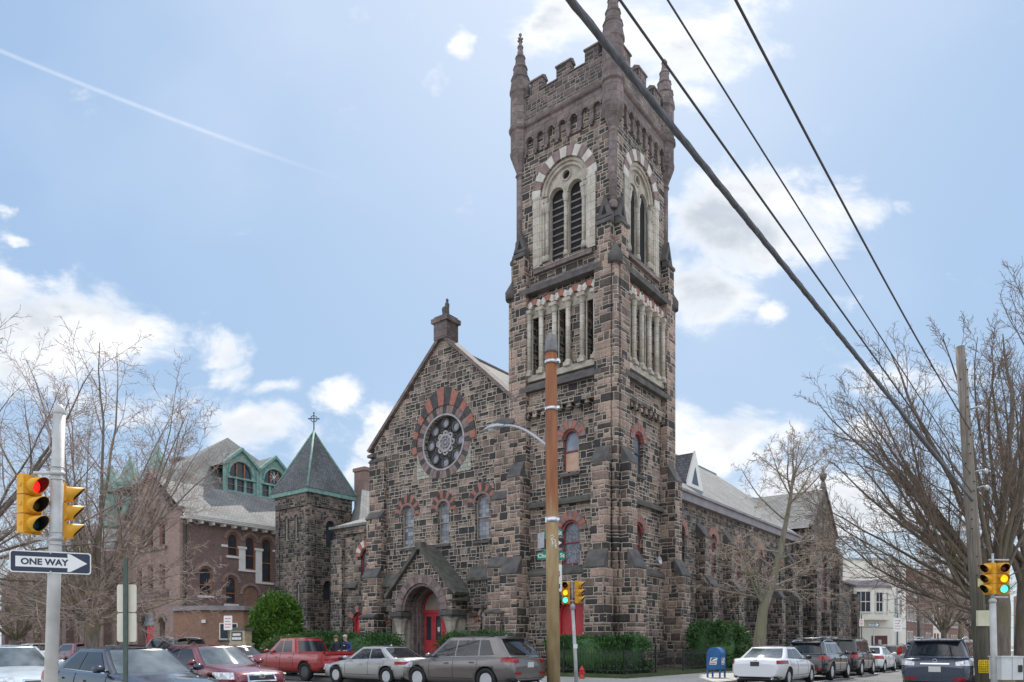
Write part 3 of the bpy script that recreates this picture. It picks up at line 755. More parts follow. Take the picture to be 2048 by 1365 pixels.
# red entrance doors with a tan tympanum
DF = Fr((0, .5, 0), (1, 0, 0), (0, -1, 0))
dcx = gx-.05
df = MB().frame(DF, dcx, 2.5, .9, 3.45, .12, 0, .14); df.fbox(DF, dcx-1.2, dcx+1.2, 3.32, 3.5, 0, .13)
do = P(church, 'door', df, 'reddoor', label='red double entrance doors under the porch')
P(do, 'tympanum', MB().face(DF, arch(dcx, 2.3, 3.45, 3.5), .03).fbox(DF, dcx-.015, dcx+.015, 3.5, 4.6, 0, .05), 'tan')
for q in range(3):
    a = dcx-.77+q*.77
    dl = MB(); dl.fbox(DF, a-.38, a-.2, .9, 3.32, 0, .07); dl.fbox(DF, a+.2, a+.38, .9, 3.32, 0, .07); dl.fbox(DF, a-.2, a+.2, .9, 1.75, 0, .065); dl.fbox(DF, a-.2, a+.2, 3.12, 3.32, 0, .065)
    lo = P(do, 'door_leaf', dl, 'reddoor')
    P(do, 'door_pane', MB().fbox(DF, a-.2, a+.2, 1.75, 3.12, 0, .03), 'glass')
P(do, 'door_notice', MB().prism(DF, [(dcx-.09, 2.3), (dcx, 2.18), (dcx+.09, 2.3), (dcx+.09, 2.5), (dcx-.09, 2.5)], .031, .036), 'signwhite')
P(church, 'back_of_porch', MB().fbox(DF, DX-1.6, DX+1.6, 0, 5.2, -.15, -.1), 'dark')
# steps
st = MB()
for q in range(4): st.fbox(PF, gx-1.6-.15*(3-q), gx+1.6+.15*(3-q), 0, .4+.17*q, -2.2, 1.5-.36*q)
P(church, 'entrance_steps', st, 'trim_green')
# low left wing
WF = Fr((0, .5, 0), (1, 0, 0), (0, -1, 0))
wh = [arch(-18.3, 1.0, 5.5, 7.1), arch(-18.95, 1.2, .3, 2.95)]
wm = MB().wall(WF, rect(-21.3, -17.0, 0, 9.1), wh, 0, .4).add([(-21.3, .5, 0), (-21.3, 9, 0), (-21.3, 9, 9.1), (-21.3, .5, 9.1)], [(0, 1, 2, 3)])
wm.fbox(WF, -21.45, -20.35, 0, 8.3, 0, .25)
wm.fbox(WF, -20.35, -17.0, 8.55, 9.1, 0, .2)
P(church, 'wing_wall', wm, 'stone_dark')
wl = MB().slope(WF, -20.35, -19.1, 5.1, 5.4, 0, .2, 5.2); wl.slope(WF, -18.9, -17.7, 5.3, 5.5, -.2, .1, 5.4)
wl.ring(WF, -18.3, 7.1, .52, .95, -.1, .05, R(-5), R(185), 9, (1, 2)); wl.ring(WF, -18.95, 2.95, .62, 1.02, -.1, .05, R(-5), R(185), 8, (3, 4))
wl.ring(WF, -18.3, 7.1, .42, .52, -.2, .0, 0, PI, 1, (5,), sub=14)
P(church, 'wing_trim', wl, ['trim', 'vred', 'vwhite', 'vred', 'vdark', 'redframe'])
mb, gl, g, f = arched_window(WF, -18.3, .98, 5.5, 7.1, -.2, church)
fo = P(church, 'window_frame', mb, 'redframe'); P(fo, 'pane', gl, 'leaded')
wd = MB().face(WF, arch(-18.95, 1.17, .3, 2.95), -.25).frame(WF, -18.95, 1.2, .3, 2.95, .1, -.25, -.12)
P(church, 'door', wd, 'reddoor', label='small red arched side door in the low wing')
wr = MB(); wr.add([(-21.6, .25, 9.1), (-16.9, .25, 9.1), (-16.9, 5, 11.0), (-19.6, 5, 11.0), (-21.6, 9, 9.1)], [(0, 1, 2, 3), (0, 3, 4)])
wr.fbox(WF, -21.6, -17.0, 8.98, 9.14, 0, .3)
P(church, 'wing_roof', wr, 'slate')
# nave walls, roof
NF = Fr((-1.0, 0, 0), (0, 1, 0), (1, 0, 0))
bays = [11.6+4.3*i for i in range(5)]
wins = [b+2.15 for b in bays[:-1]]+[9.0]
holes = []
for w in wins: holes += [arch(w, 1.0, 6.0, 7.9), arch(w, .9, 1.6, 3.6)]
nm = MB().wall(NF, rect(6.4, 31.6, 0, 10.0), holes, 0, .4)
nm.add([(-17.1, .6, 0), (-17.1, 32, 0), (-17.1, 32, 13.4), (-17.1, .6, 13.4)], [(0, 1, 2, 3)])
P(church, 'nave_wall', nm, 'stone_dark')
nv = MB()
for w in wins:
    nv.ring(NF, w, 7.9, .52, .95, -.1, .06, R(-5), R(185), 9, (0, 1)); nv.ring(NF, w, 3.6, .47, .85, -.1, .06, R(-5), R(185), 9, (0, 1))
    for (z0, zs, ww, gm) in ((6.0, 7.9, 1.0, 'leaded'), (1.6, 3.6, .9, 'leaded')):
        mb, gl, g, f = arched_window(NF, w, ww, z0, zs, -.2, church)
        fo = P(church, 'window_frame', mb, 'redframe'); P(fo, 'pane', gl, gm)
P(church, 'nave_arch_stones', nv, ['vred', 'vbrown'])
nb = MB(); nl = MB()
for b in bays:
    for (z0, z1, pr, tp) in ((0, 4.9, 1.05, 5.7), (4.9, 7.9, .55, 8.8)):
        nb.fbox(NF, b-.45, b+.45, z0, z1, 0, pr); nl.slope(NF, b-.48, b+.48, z1, tp, 0 if z0 else .5, pr+.05, z1+.08)
P(church, 'buttress', nb, 'stone_dark'); P(church, 'buttress_caps', nl, 'trim')
gt = MB().fbox(NF, 6.7, 31.8, 9.75, 10.3, 0, .35).fbox(NF, 6.7, 31.8, 10.2, 10.34, .35, .48)
go = P(church, 'gutter', gt, 'gutter')
for yy in (7.7, 29.8): P(church, 'drainpipe', MB().tube([NF.p(yy, 9.9, .35), NF.p(yy, 9.6, .13), NF.p(yy, .3, .13)], .07, 8), plain('brown_pipe', (.06, .042, .045), .5))
nr = MB(); RZ = 18.55
nr.add([(-.55, 6.7, 10.3), (-.55, 33.5, 10.3), (-11.4, 33.5, RZ), (-11.4, .5, RZ), (-6.2, .5, 14.5), (-6.2, 6.7, 14.5)], [(0, 1, 2, 3, 4, 5)])
nr.add([(-11.4, .5, RZ), (-11.4, 40, RZ), (-17.5, 40, 13.4), (-17.5, .5, 13.4)], [(0, 1, 2, 3)])
nr.add([(-11.4, 33.5, RZ), (-11.4, 40, RZ), (-.55, 40, 10.3), (-.55, 33.5, 10.3)], [(0, 1, 2, 3)])
P(church, 'nave_roof', nr, 'slate')
P(church, 'roof_ridge', MB().tube([(-11.4, .5, RZ), (-11.4, 40, RZ)], .14, 6), 'gutter')
# lucarne
lm = MB(); ly, lx = 13.2, -2.0
zr = lambda x: 10.3+(x+.55)/(-10.85)*(RZ-10.3)
pk = (lx-.0, ly, zr(lx)+2.2); xb = -.55-(pk[2]-10.3)/(RZ-10.3)*10.85
lm.add([(lx, ly-1.25, zr(lx)), (lx, ly+1.25, zr(lx)), pk, (xb, ly, pk[2])], [(0, 2, 3), (1, 3, 2)])
lo = P(church, 'dormer', lm, 'slate_blue')
LF = Fr((lx, 0, 0), (0, 1, 0), (1, 0, 0)); zb = zr(lx)
P(lo, 'dormer_face', MB().prism(LF, [(ly-1.3, zb-.1), (ly+1.3, zb-.1), (ly, zb+2.3)], -.05, .06), 'white')
P(lo, 'dormer_pane', MB().prism(LF, [(ly-.5, zb+.15), (ly+.5, zb+.15), (ly, zb+1.25)], .05, .08), 'glass')
# transept
TR = Fr((.1, 0, 0), (0, 1, 0), (1, 0, 0))
tm = MB().wall(TR, [(31.6, 0), (39.3, 0), (39.3, 11.3), (35.45, 14.75), (31.6, 11.3)], [arch(35.45, 1.6, 4.5, 8.3), arch(33.1, .8, 4.6, 7.4), arch(37.8, .8, 4.6, 7.4)], 0, .4)
tm.add([(.1, 31.6, 0), (-1.2, 31.6, 0), (-1.2, 31.6, 11.3), (.1, 31.6, 11.3)], [(0, 1, 2, 3)]).add([(.1, 39.3, 0), (-6, 39.3, 0), (-6, 39.3, 11.3), (.1, 39.3, 11.3)], [(0, 1, 2, 3)])
tm.add([(-1.2, 31.6, 9.9), (-4.4, 31.6, 9.9), (-4.4, 31.6, 11.3), (-1.2, 31.6, 11.3)], [(0, 1, 2, 3)])
tm.fbox(TR, 31.3, 32.6, 0, 9.5, 0, .5); tm.fbox(TR, 38.3, 39.6, 0, 9.5, 0, .5); tm.fbox(TR, 34.0, 34.5, 0, 4.2, 0, .8); tm.fbox(TR, 36.4, 36.9, 0, 4.2, 0, .8)
tm.fbox(TR, 39.6, 46.5, 0, 7.2, -.6, -.1); tm.fbox(TR, 45.7, 46.8, 0, 6.4, -.2, .4)
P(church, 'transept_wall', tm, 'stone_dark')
tl = MB()
for s, e in (((35.45, 14.75), (31.3, 11.05)), ((35.45, 14.75), (39.6, 11.05))):
    tl.prism(TR, [(s[0], s[1]), e, (e[0], e[1]+.22), (s[0], s[1]+.26)], -.12, .15)
tl.slope(TR, 31.25, 32.65, 9.5, 10.3, 0, .55, 9.6); tl.slope(TR, 38.25, 39.65, 9.5, 10.3, 0, .55, 9.6); tl.slope(TR, 39.6, 46.8, 7.2, 8.3, -2.5, .1, 7.35)
tl.lathe([(.28, 14.9), (.2, 15.3), (.12, 15.5), (.3, 15.8), (.28, 16.1), (.1, 16.25), (.14, 16.5), (.02, 16.7)], (.0, 35.45, 0), 8, smooth=False)
P(church, 'transept_coping', tl, 'trim')
tr = MB(); tr.add([(-.05, 35.45, 14.8), (-7, 35.45, 14.8), (-7, 31.2, 11.0), (-.05, 31.2, 11.0), (-7, 39.7, 11.0), (-.05, 39.7, 11.0)], [(0, 1, 2, 3), (0, 1, 4, 5)])
P(church, 'transept_roof', tr, 'slate')
tw = MB()
for (c, w, z0, zs) in ((35.45, 1.6, 4.5, 8.3), (33.1, .8, 4.6, 7.4), (37.8, .8, 4.6, 7.4)):
    mb, gl, g, f = arched_window(TR, c, w, z0, zs, -.25, church)
    fo = P(church, 'window_frame', mb, 'redframe'); P(fo, 'pane', gl, 'leaded')
# ------------------------------------------------------------------ neighbours on the left
def root_at(name, label, cat, x, y, group=None): return thing(name, label, cat, LW(x, y), TH, group)
brick = root_at('brick_parish_house', 'brown brick parish house with a slate roof, copper dormers and arched windows', 'building', -40.47, .38)
SF = Fr((0, 0, 0), (0, 1, 0), (1, 0, 0)); BF = Fr((0, 0, 0), (1, 0, 0), (0, -1, 0))
side_w = [(2.0, 1.15, 5.6, 7.4), (4.33, 1.05, 5.0, 6.85), (4.5, 1.02, 9.15, 10.6), (6.17, .98, 8.1, 10.55), (7.85, 1.05, 7.1, 10.55)]
P(brick, 'wall', MB().wall(SF, rect(0, 13.5, 0, 11.75), [arch(*q) for q in side_w]+[arch(6.2, 1.5, 4.6, 5.9)], 0, .3), 'brick')
bt = MB()
for i, q in enumerate(side_w):
    bt.ring(SF, q[0], q[3], q[1]/2+.12, q[1]/2+.36, 0, .08, 0, PI, 15, (0,))
    mb = MB().frame(SF, q[0], q[1], q[2], q[3], .1, -.22, -.08); mb.fbox(SF, q[0]-q[1]/2, q[0]+q[1]/2, (q[2]+q[3])/2-.04, (q[2]+q[3])/2+.05, -.2, -.1)
    fo = P(brick, 'window_frame', mb, 'wood_warm'); P(fo, 'pane', MB().face(SF, arch(q[0], q[1]-.1, q[2]+.05, q[3]), -.18), 'glass')
    if i not in (3,): bt.fbox(SF, q[0]-q[1]/2-.15, q[0]+q[1]/2+.15, q[2]-.18, q[2], -.1, .1, 1)
bt.ring(SF, 6.2, 5.9, .8, 1.05, 0, .08, 0, PI, 15, (0,))
for a0, a1, z0, z1 in ((5.05, 5.66, 7.95, 9.85), (6.68, 7.3, 6.95, 9.85)):
    bt.fbox(SF, a0, a1, z0, z1, -.02, .05, 1); bt.fbox(SF, a0-.1, a1+.1, z1, z1+.2, -.02, .12, 1)
bt.fbox(SF, 5.0, 6.68, 7.9, 8.08, -.02, .1, 1)
bt.fbox(SF, 3.4, 3.95, 9.85, 10.05, -.02, .1, 1); bt.fbox(SF, 8.4, 9.1, 9.9, 10.1, -.02, .1, 1)
P(brick, 'window_surround', bt, ['brick_warm', 'white'])
P(brick, 'bricked_up_arch', MB().face(SF, arch(6.2, 1.5, 4.6, 5.9), -.12), 'brick_orange')
ev = MB().fbox(SF, -.2, 13.4, 11.75, 11.95, -.5, .75).fbox(SF, -.2, 10.2, 11.9, 12.12, .45, .82)
for q in range(13): ev.fbox(SF, .3+q*1.0, .5+q*1.0, 11.5, 11.76, 0, .6)
P(brick, 'eaves', ev, 'white')
P(brick, 'drainpipe', MB().tube([SF.p(.15, 11.8, .3), SF.p(.15, .3, .12)], .07, 6), 'blackp')
rf = MB(); rf.add([(.85, -.2, 12.0), (.85, 14, 12.0), (-4.0, 14, 15.62), (-4.0, -.2, 15.62), (-14, 14, 15.6), (-14, -.2, 15.6)], [(0, 1, 2, 3), (3, 2, 4, 5)])
P(brick, 'roof', rf, 'slate')
ur = MB(); ur.add([(-4.3, 0.2, 15.5), (-4.3, 18, 15.5), (-13, 18, 15.5), (-13, 0.2, 15.5), (-8.5, 9.1, 21.9)], [(0, 1, 4), (1, 2, 4), (2, 3, 4), (3, 0, 4)])
P(brick, 'upper_roof', ur, 'slate')
D4 = Fr((-4.0, 0, 0), (0, 1, 0), (1, 0, 0))
for cy in (7.75, 11.35):
    dm = MB()
    sm = arch(cy, 2.3, 17.05, 17.35, 16)
    lo = [rect(cy-1.35+q*.95, cy-.6+q*.95, 15.75, 16.85) for q in range(3)]
    dm.wall(D4, [(cy-1.82, 15.4), (cy+1.82, 15.4), (cy+1.82, 18.0), (cy, 19.6), (cy-1.82, 18.0)], [sm]+lo, 0, .25)
    for sg in (-1, 1): dm.prism(D4, [(cy, 19.55), (cy+sg*1.9, 17.9), (cy+sg*1.95, 18.15), (cy, 19.85)], -.2, .3); dm.fbox(D4, cy+sg*1.7-.14, cy+sg*1.7+.14, 15.4, 18.0, 0, .12)
    dm.fbox(D4, cy-1.8, cy+1.8, 16.88, 17.03, 0, .14); dm.ring(D4, cy, 17.35, 1.17, 1.35, 0, .1, 0, PI, 1, sub=16)
    do = P(brick, 'copper_dormer', dm, 'copper')
    gl = MB().face(D4, sm, -.2)
    for l in lo: gl.face(D4, l, -.2)
    P(do, 'pane', gl, 'glass')
    mu = MB()
    for a in (-.4, .4): mu.fbox(D4, cy+a-.05, cy+a+.05, 17.05, 18.4, -.2, -.05)
    if cy > 10:
        for q in range(4): t = q*PI/4; mu.tube([D4.p(cy-.5*math.cos(t), 17.75-.5*math.sin(t), -.1), D4.p(cy+.5*math.cos(t), 17.75+.5*math.sin(t), -.1)], .035, 4, 1)
    for l in lo:
        mu.fbox(D4, l[0][0], l[1][0], 16.28, 16.34, -.2, -.1, 0)
    P(do, 'mullions', mu, ['wood_warm', 'white'])
    P(do, 'dormer_roof', MB().add([(-3.75, cy, 19.8), (-9, cy, 19.8), (-9, cy-2, 18.0), (-3.75, cy-2, 18.0), (-9, cy+2, 18.0), (-3.75, cy+2, 18.0)], [(0, 1, 2, 3), (0, 1, 4, 5)]), 'slate')
# street front with its gable, and the long range beyond
fw = [(-3.3, .95, 9.8, 11.55), (-5.35, 1.0, 9.8, 12.5), (-7.3, .95, 9.8, 11.65), (-6.2, 2.9, .3, 3.5), (-3.3, .9, 1.0, 3.35)]
mids = [rect(a-.48, a+.48, 6.15, 8.35) for a in (-3.3, -5.35, -7.3)]
P(brick, 'gable_front', MB().wall(BF, [(-9.3, 0), (0, 0), (0, 12.2), (-1.7, 12.2), (-5.45, 16.4), (-9.3, 12.4)], [arch(*q) for q in fw]+mids, 0, .66), 'brick_warm')
pq = MB().fbox(BF, -1.65, .05, 0, 12.5, 0, .25).fbox(BF, -9.5, -8.6, 0, 12.6, 0, .25)
pq.fbox(BF, -1.75, .15, 12.5, 12.75, -.1, .38, 1).fbox(BF, -9.6, -8.5, 12.6, 12.85, -.1, .38, 1)
P(brick, 'corner_pier', pq, ['brick_warm', 'trim_green'])
ft = MB()
for q in fw: ft.ring(BF, q[0], q[3], q[1]/2+.03, q[1]/2+.32, 0, .1, 0, PI, 11, (0,))
ft.ring(BF, -6.2, 3.5, 1.15, 1.45, -.4, -.1, 0, PI, 1, (0,), sub=16)
ft.fbox(BF, -8.6, -1.65, 5.85, 6.1, 0, .3); ft.fbox(BF, -8.2, -2.5, 9.5, 9.78, 0, .2)
for q in range(16): ft.fbox(BF, -8.4+q*.44, -8.2+q*.44, 5.55, 5.85, 0, .22)
P(brick, 'front_trim', ft, 'brownstone')
gs = MB()
for s, e in (((-5.45, 16.4), (-1.6, 12.1)), ((-5.45, 16.4), (-9.4, 12.3))): gs.prism(BF, [s, e, (e[0], e[1]+.3), (s[0], s[1]+.35)], -.3, .15)
P(brick, 'gable_coping', gs, 'brownstone')
for q in fw[:3]+[(m[0][0]+.48, .96, 6.15, None) for m in mids]:
    if q[3]:
        fo = P(brick, 'window_frame', MB().frame(BF, q[0], q[1], q[2], q[3], .11, -.3, -.15), 'wood_warm'); P(fo, 'pane', MB().face(BF, arch(q[0], q[1], q[2], q[3]), -.25), 'glass')
    else:
        mb = MB().fbox(BF, q[0]-.48, q[0]-.36, 6.15, 8.35, -.3, -.15).fbox(BF, q[0]+.36, q[0]+.48, 6.15, 8.35, -.3, -.15).fbox(BF, q[0]-.36, q[0]+.36, 7.2, 7.3, -.3, -.15).fbox(BF, q[0]-.36, q[0]+.36, 8.22, 8.35, -.3, -.15)
        fo = P(brick, 'window_frame', mb, 'wood_warm'); P(fo, 'pane', MB().face(BF, rect(q[0]-.48, q[0]+.48, 6.15, 8.35), -.25), 'glass')
do = P(brick, 'door', MB().fbox(BF, -7.0, -5.4, .3, 3.1, -.6, -.5), 'reddoor', label='red double doors in the arched entrance of the brick front')
P(do, 'fanlight', MB().face(BF, arch(-6.2, 2.7, 3.15, 3.5), -.45), 'glass_pale')
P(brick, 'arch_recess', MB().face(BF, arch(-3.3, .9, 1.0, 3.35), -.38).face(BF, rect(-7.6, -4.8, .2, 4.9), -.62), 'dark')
P(brick, 'gable_roof', MB().add([(-5.45, -.1, 16.6), (-5.45, 7, 16.6), (-1.5, 7, 12.2), (-1.5, -.1, 12.2), (-9.5, 7, 12.2), (-9.5, -.1, 12.2)], [(0, 1, 2, 3), (0, 1, 4, 5)]), 'slate')
lng = MB(); lw_ = []
for q in range(6): lw_ += [arch(-12.5-q*4.2, .95, 1.2, 3.4), rect(-12.5-q*4.2-.45, -12.5-q*4.2+.45, 5.9, 7.9)]
lng.wall(Fr((0, .6, 0), (1, 0, 0), (0, -1, 0)), rect(-40, -9.3, 0, 10.4), lw_, 0, .3)
P(brick, 'long_wall', lng, 'brick')
LB = Fr((0, .6, 0), (1, 0, 0), (0, -1, 0))
lp = MB(); lt = MB(); lg = MB()
for q in range(8):
    a = -10.4-q*4.2
    lp.fbox(LB, a-.5, a+.5, 0, 8.9, 0, .7, 0); lt.slope(LB, a-.55, a+.55, 8.9, 9.8, 0, .75, 9.0); lt.fbox(LB, a-.62, a+.62, 4.9, 5.15, 0, .82)
for q in range(6):
    lt.ring(LB, -12.5-q*4.2, 3.4, .5, .85, 0, .1, 0, PI, 9); lg.face(LB, lw_[2*q], -.25); lg.face(LB, lw_[2*q+1], -.25)
for q in range(7): lt.fbox(LB, -12.5-q*4.2-1.5, -12.5-q*4.2+1.5, 5.0, 5.2, 0, .2)
P(brick, 'brick_pier', lp, 'brick'); P(brick, 'range_trim', lt, 'brownstone'); P(brick, 'range_pane', lg, 'glass')
P(brick, 'range_roof', MB().add([(-9.3, .4, 10.4), (-40, .4, 10.4), (-40, 8, 16.0), (-9.3, 8, 16.0)], [(0, 1, 2, 3)]), 'slate')
for a, zt in ((-10.9, 20.4), (-16.4, 20.2), (-20.4, 19.9)):
    ct = MB().lathe([(1.15, 13.5), (1.15, 17.0), (1.3, 17.1), (1.3, 17.3)], (a, 3.4, 0), 8, smooth=False)
    co_ = P(brick, 'copper_turret', ct, 'copper'); P(co_, 'turret_cap', MB().lathe([(1.35, 17.3), (.02, zt)], (a, 3.4, 0), 8, smooth=False), 'copper')
    P(co_, 'turret_opening', MB().fbox(Fr((a, 3.4, 0), (1, 0, 0), (0, -1, 0)), -.35, .35, 14.6, 16.6, 1.02, 1.1), 'dark')
P(brick, 'chimney', MB().box(-11.9, -10.4, 5.2, 6.7, 14, 19.2).box(-12.05, -10.25, 5.05, 6.85, 19.2, 19.5), 'trim')
# flat-roofed orange annex
ann = root_at('brick_annex', 'low flat-roofed orange brick annex in front of the parish house', 'building', -40.47, .38)
ap = [(.06, -.8), (3.2, -.2), (5.6, 2.0), (5.6, 6.5), (.06, 6.5)]
n = len(ap)
P(ann, 'wall', MB().add([(x, y, 0) for x, y in ap]+[(x, y, 4.2) for x, y in ap], [(i, (i+1) % n, (i+1) % n+n, i+n) for i in range(n)]), 'brick_orange')
am = MB()
ap2 = [(.07, -1.1), (3.35, -.48), (5.95, 1.85), (5.95, 6.6), (.07, 6.6)]
am.add([(x, y, 4.2) for x, y in ap2]+[(x, y, 4.55) for x, y in ap2], [(i, (i+1) % n, (i+1) % n+n, i+n) for i in range(n)]+[tuple(range(n, 2*n)), tuple(range(n))])
P(ann, 'flat_roof', am, 'gutter')
AF = Fr((3.2, -.2, 0), (2.4, 2.2, 0), (2.2, -2.4, 0))
wf = P(ann, 'window_frame', MB().fbox(AF, 1.4, 2.8, 1.9, 3.2, -.1, .04), 'white')
P(wf, 'pane', MB().fbox(AF, 1.48, 2.06, 1.98, 3.12, .04, .05).fbox(AF, 2.14, 2.72, 1.98, 3.12, .04, .05), 'glass')
P(ann, 'sill', MB().fbox(AF, 1.3, 2.9, 1.75, 1.9, 0, .1), 'trim'); P(ann, 'wall_lamp', MB().fbox(AF, -.2+.3, .4, 3.2, 3.45, 0, .2), 'white')
# small stone stair tower
tur = root_at('stone_stair_tower', 'small square stone tower with a slate pyramid roof, copper edges and an iron cross', 'tower', -32.35, 6.64)
s_ = 4.4
T1 = Fr((0, 0, 0), (1, 0, 0), (0, -1, 0)); T2 = Fr((0, 0, 0), (0, 1, 0), (1, 0, 0))
tm = MB().wall(T1, rect(-s_, 0, 0, 14.0), [arch(-2.9, .5, 10.2, 12.0), arch(-1.6, .5, 10.2, 12.0), arch(-1.3, .45, 4.6, 6.4)], 0, .3)
tm.wall(T2, rect(0, s_, 0, 14.0), [arch(2.2, .9, 9.6, 11.4), arch(2.9, .9, 1., 3.3), arch(1.9, .8, 5.2, 6.4)], 0, .3)
tm.add([(-s_, 0, 0), (-s_, s_, 0), (-s_, s_, 14), (-s_, 0, 14), (0, s_, 0), (0, s_, 14)], [(0, 1, 2, 3), (1, 4, 5, 2)])
P(tur, 'wall', tm, 'stone_dark')
tq = MB()
for fr in (T1, T2):
    for a0, a1 in ((-s_, -s_+.5), (-.5, 0)) if fr is T1 else ((0, .5), (s_-.5, s_)):
        tq.fbox(fr, a0, a1, 0, 13.0, -.02, .1)
    lo_, hi_ = (-s_, 0) if fr is T1 else (0, s_)
    tq.fbox(fr, lo_, hi_, 12.9, 13.9, -.02, .14)
P(tur, 'corner_strip', tq, 'stone_dark')
tg = MB()
for fr, l in ((T1, [(-2.9, .5, 10.2, 12.0), (-1.6, .5, 10.2, 12.0), (-1.3, .45, 4.6, 6.4)]), (T2, [(2.2, .9, 9.6, 11.4), (2.9, .9, 1., 3.3), (1.9, .8, 5.2, 6.4)])):
    for q in l:
        tg.ring(fr, q[0], q[3], q[1]/2+.03, q[1]/2+.3, -.05, .06, 0, PI, 7, (0,))
        fo = P(tur, 'window_frame', MB().frame(fr, q[0], q[1], q[2], q[3], .08, -.25, -.1), 'cream_plain' if q[1] < .6 else 'vdark'); P(fo, 'pane', MB().face(fr, arch(*q), -.2), 'glass')
P(tur, 'window_arch_stones', tg, 'vbrown')
P(tur, 'copper_eaves', MB().box(-s_-.3, .3, -.3, s_+.3, 13.9, 14.25), 'copper')
cxx, cyy = -s_/2, s_/2
P(tur, 'pyramid_roof', MB().add([(-s_-.35, -.35, 14.25), (.35, -.35, 14.25), (.35, s_+.35, 14.25), (-s_-.35, s_+.35, 14.25), (cxx, cyy, 19.75)], [(0, 1, 4), (1, 2, 4), (2, 3, 4), (3, 0, 4)]), 'slate_blue')
hp = MB()
for x, y in ((-s_-.35, -.35), (.35, -.35), (.35, s_+.35)): hp.tube([(x, y, 14.27), (cxx, cyy, 19.8)], .09, 6)
hp.build('copper_hips', 'copper', tur)
cr = MB(); T3 = Fr((cxx, cyy, 0), (math.cos(-TH), math.sin(-TH), 0), (math.sin(-TH), -math.cos(-TH), 0))
cr.tube([(cxx, cyy, 19.6), (cxx, cyy, 21.35)], .05, 6); cr.tube([T3.p(-.42, 20.85), T3.p(.42, 20.85)], .045, 6)
cr.tube([T3.p(.27*math.cos(i*PI/10), 20.85+.27*math.sin(i*PI/10)) for i in range(21)], .035, 5)
for a, z in ((-.42, 20.85), (.42, 20.85), (0, 21.35)): cr.lathe([(.01, z-.08), (.09, z), (.01, z+.08)], T3.p(a, 0), 6)
cr.build('iron_cross', 'iron', tur)
# slate-roofed hall behind
hall = root_at('slate_roofed_hall', 'plain hall behind the stair tower, only its slate roof showing', 'building', -31, 8.5)
P(hall, 'roof', MB().add([(0, 2.6, 14.7), (0, 30, 14.7), (5.3, 30, 9.6), (5.3, -2.4, 9.6), (-6, 30, 9.2), (-6, 4.2, 9.2)], [(0, 1, 2, 3), (0, 1, 4, 5), (0, 3, 5)]), 'slate')
P(hall, 'wall', MB().add([(5, -2.1, 0), (5, 30, 0), (-5.7, 30, 0), (-5.7, 4.3, 0), (5, -2.1, 9.7), (5, 30, 9.7), (-5.7, 30, 9.4), (-5.7, 4.3, 9.4)], [(0, 1, 5, 4), (1, 2, 6, 5), (2, 3, 7, 6), (3, 0, 4, 7)]), 'brick')
P(hall, 'chimney', MB().box(-2.9, -1.5, 4.2, 5.6, 12, 16.9).box(-3.0, -1.4, 4.1, 5.7, 16.9, 17.2), 'brick_warm')

# ------------------------------------------------------------------ houses on the right
def sash(fr, a0, a1, z0, z1, parent, d=0., fm='white', bars=2):
    mb = MB().fbox(fr, a0-.1, a0, z0, z1, d-.02, d+.06).fbox(fr, a1, a1+.1, z0, z1, d-.02, d+.06).fbox(fr, a0-.1, a1+.1, z1, z1+.12, d-.02, d+.08).fbox(fr, a0-.15, a1+.15, z0-.12, z0, d-.02, d+.12)
    mb.fbox(fr, a0, a1, (z0+z1)/2-.04, (z0+z1)/2+.04, d, d+.05)
    for q in range(1, bars):
        a = a0+(a1-a0)*q/bars; mb.fbox(fr, a-.025, a+.025, z0, z1, d+.012, d+.035)
    fo = P(parent, 'window_frame', mb, fm); P(fo, 'pane', MB().fbox(fr, a0, a1, z0, z1, d-.02, d+.01), 'glass')
wh = thing('cream_house', 'cream stuccoed corner house with a projecting bay window and dark red door', 'house', (37.6, 72, 0))
H1 = Fr((0, 0, 0), (1, 0, 0), (0, -1, 0)); er = Vector((.61, .792, 0)); nr_ = Vector((.792, -.61, 0))
H2 = Fr((0, 0, 0), er, nr_)
P(wh, 'wall', MB().wall(H1, rect(-9, 0, 0, 10.0), [], 0).wall(H2, rect(0, 8.5, 0, 10.0), [], 0).add([(-9, 0, 10), (0, 0, 10), tuple(er*8.5+Vector((0, 0, 10))), (-9, 9, 10)], [(0, 1, 2, 3)]), 'stucco')
b0 = [(-6.3, 0), (-5.4, -1.0), (-1.1, -1.0), (-.2, 0)]
by = MB().add([(x, y, 3.95) for x, y in b0]+[(x, y, 7.2) for x, y in b0], [(0, 1, 5, 4), (1, 2, 6, 5), (2, 3, 7, 6), (0, 1, 2, 3), (4, 5, 6, 7)])
bo = P(wh, 'bay_window', by, 'stucco')
b1 = [(-6.6, 0), (-5.55, -1.25), (-.95, -1.25), (.1, 0)]
P(bo, 'bay_cornice', MB().add([(x, y, 7.15) for x, y in b1]+[(x, y, 7.35) for x, y in b1]+[(-5.9, 0, 7.9), (-.6, 0, 7.9)], [(0, 1, 5, 4), (1, 2, 6, 5), (2, 3, 7, 6), (0, 1, 2, 3), (4, 5, 8), (5, 6, 9, 8), (6, 7, 9)]), 'gutter')
sash(Fr((0, -1.0, 0), (1, 0, 0), (0, -1, 0)), -3.9, -2.55, 4.75, 6.7, wh, 0.02, 'white', 3)
sash(Fr((-5.4, -1.0, 0), (-.9, 1, 0), (-1, -.9, 0)), .45, .85, 4.75, 6.6, wh, .02)
sash(Fr((-1.1, -1.0, 0), (.9, 1, 0), (1, -.9, 0)), -.55+1.0, .35+.5, 4.75, 6.6, wh, .02)
sash(Fr((0, -1.0, 0), (1, 0, 0), (0, -1, 0)), -1.95, -1.35, 4.75, 6.6, wh, 0.02)
sash(Fr((0, -1.0, 0), (1, 0, 0), (0, -1, 0)), -5.15, -4.7, 4.75, 6.6, wh, 0.02)
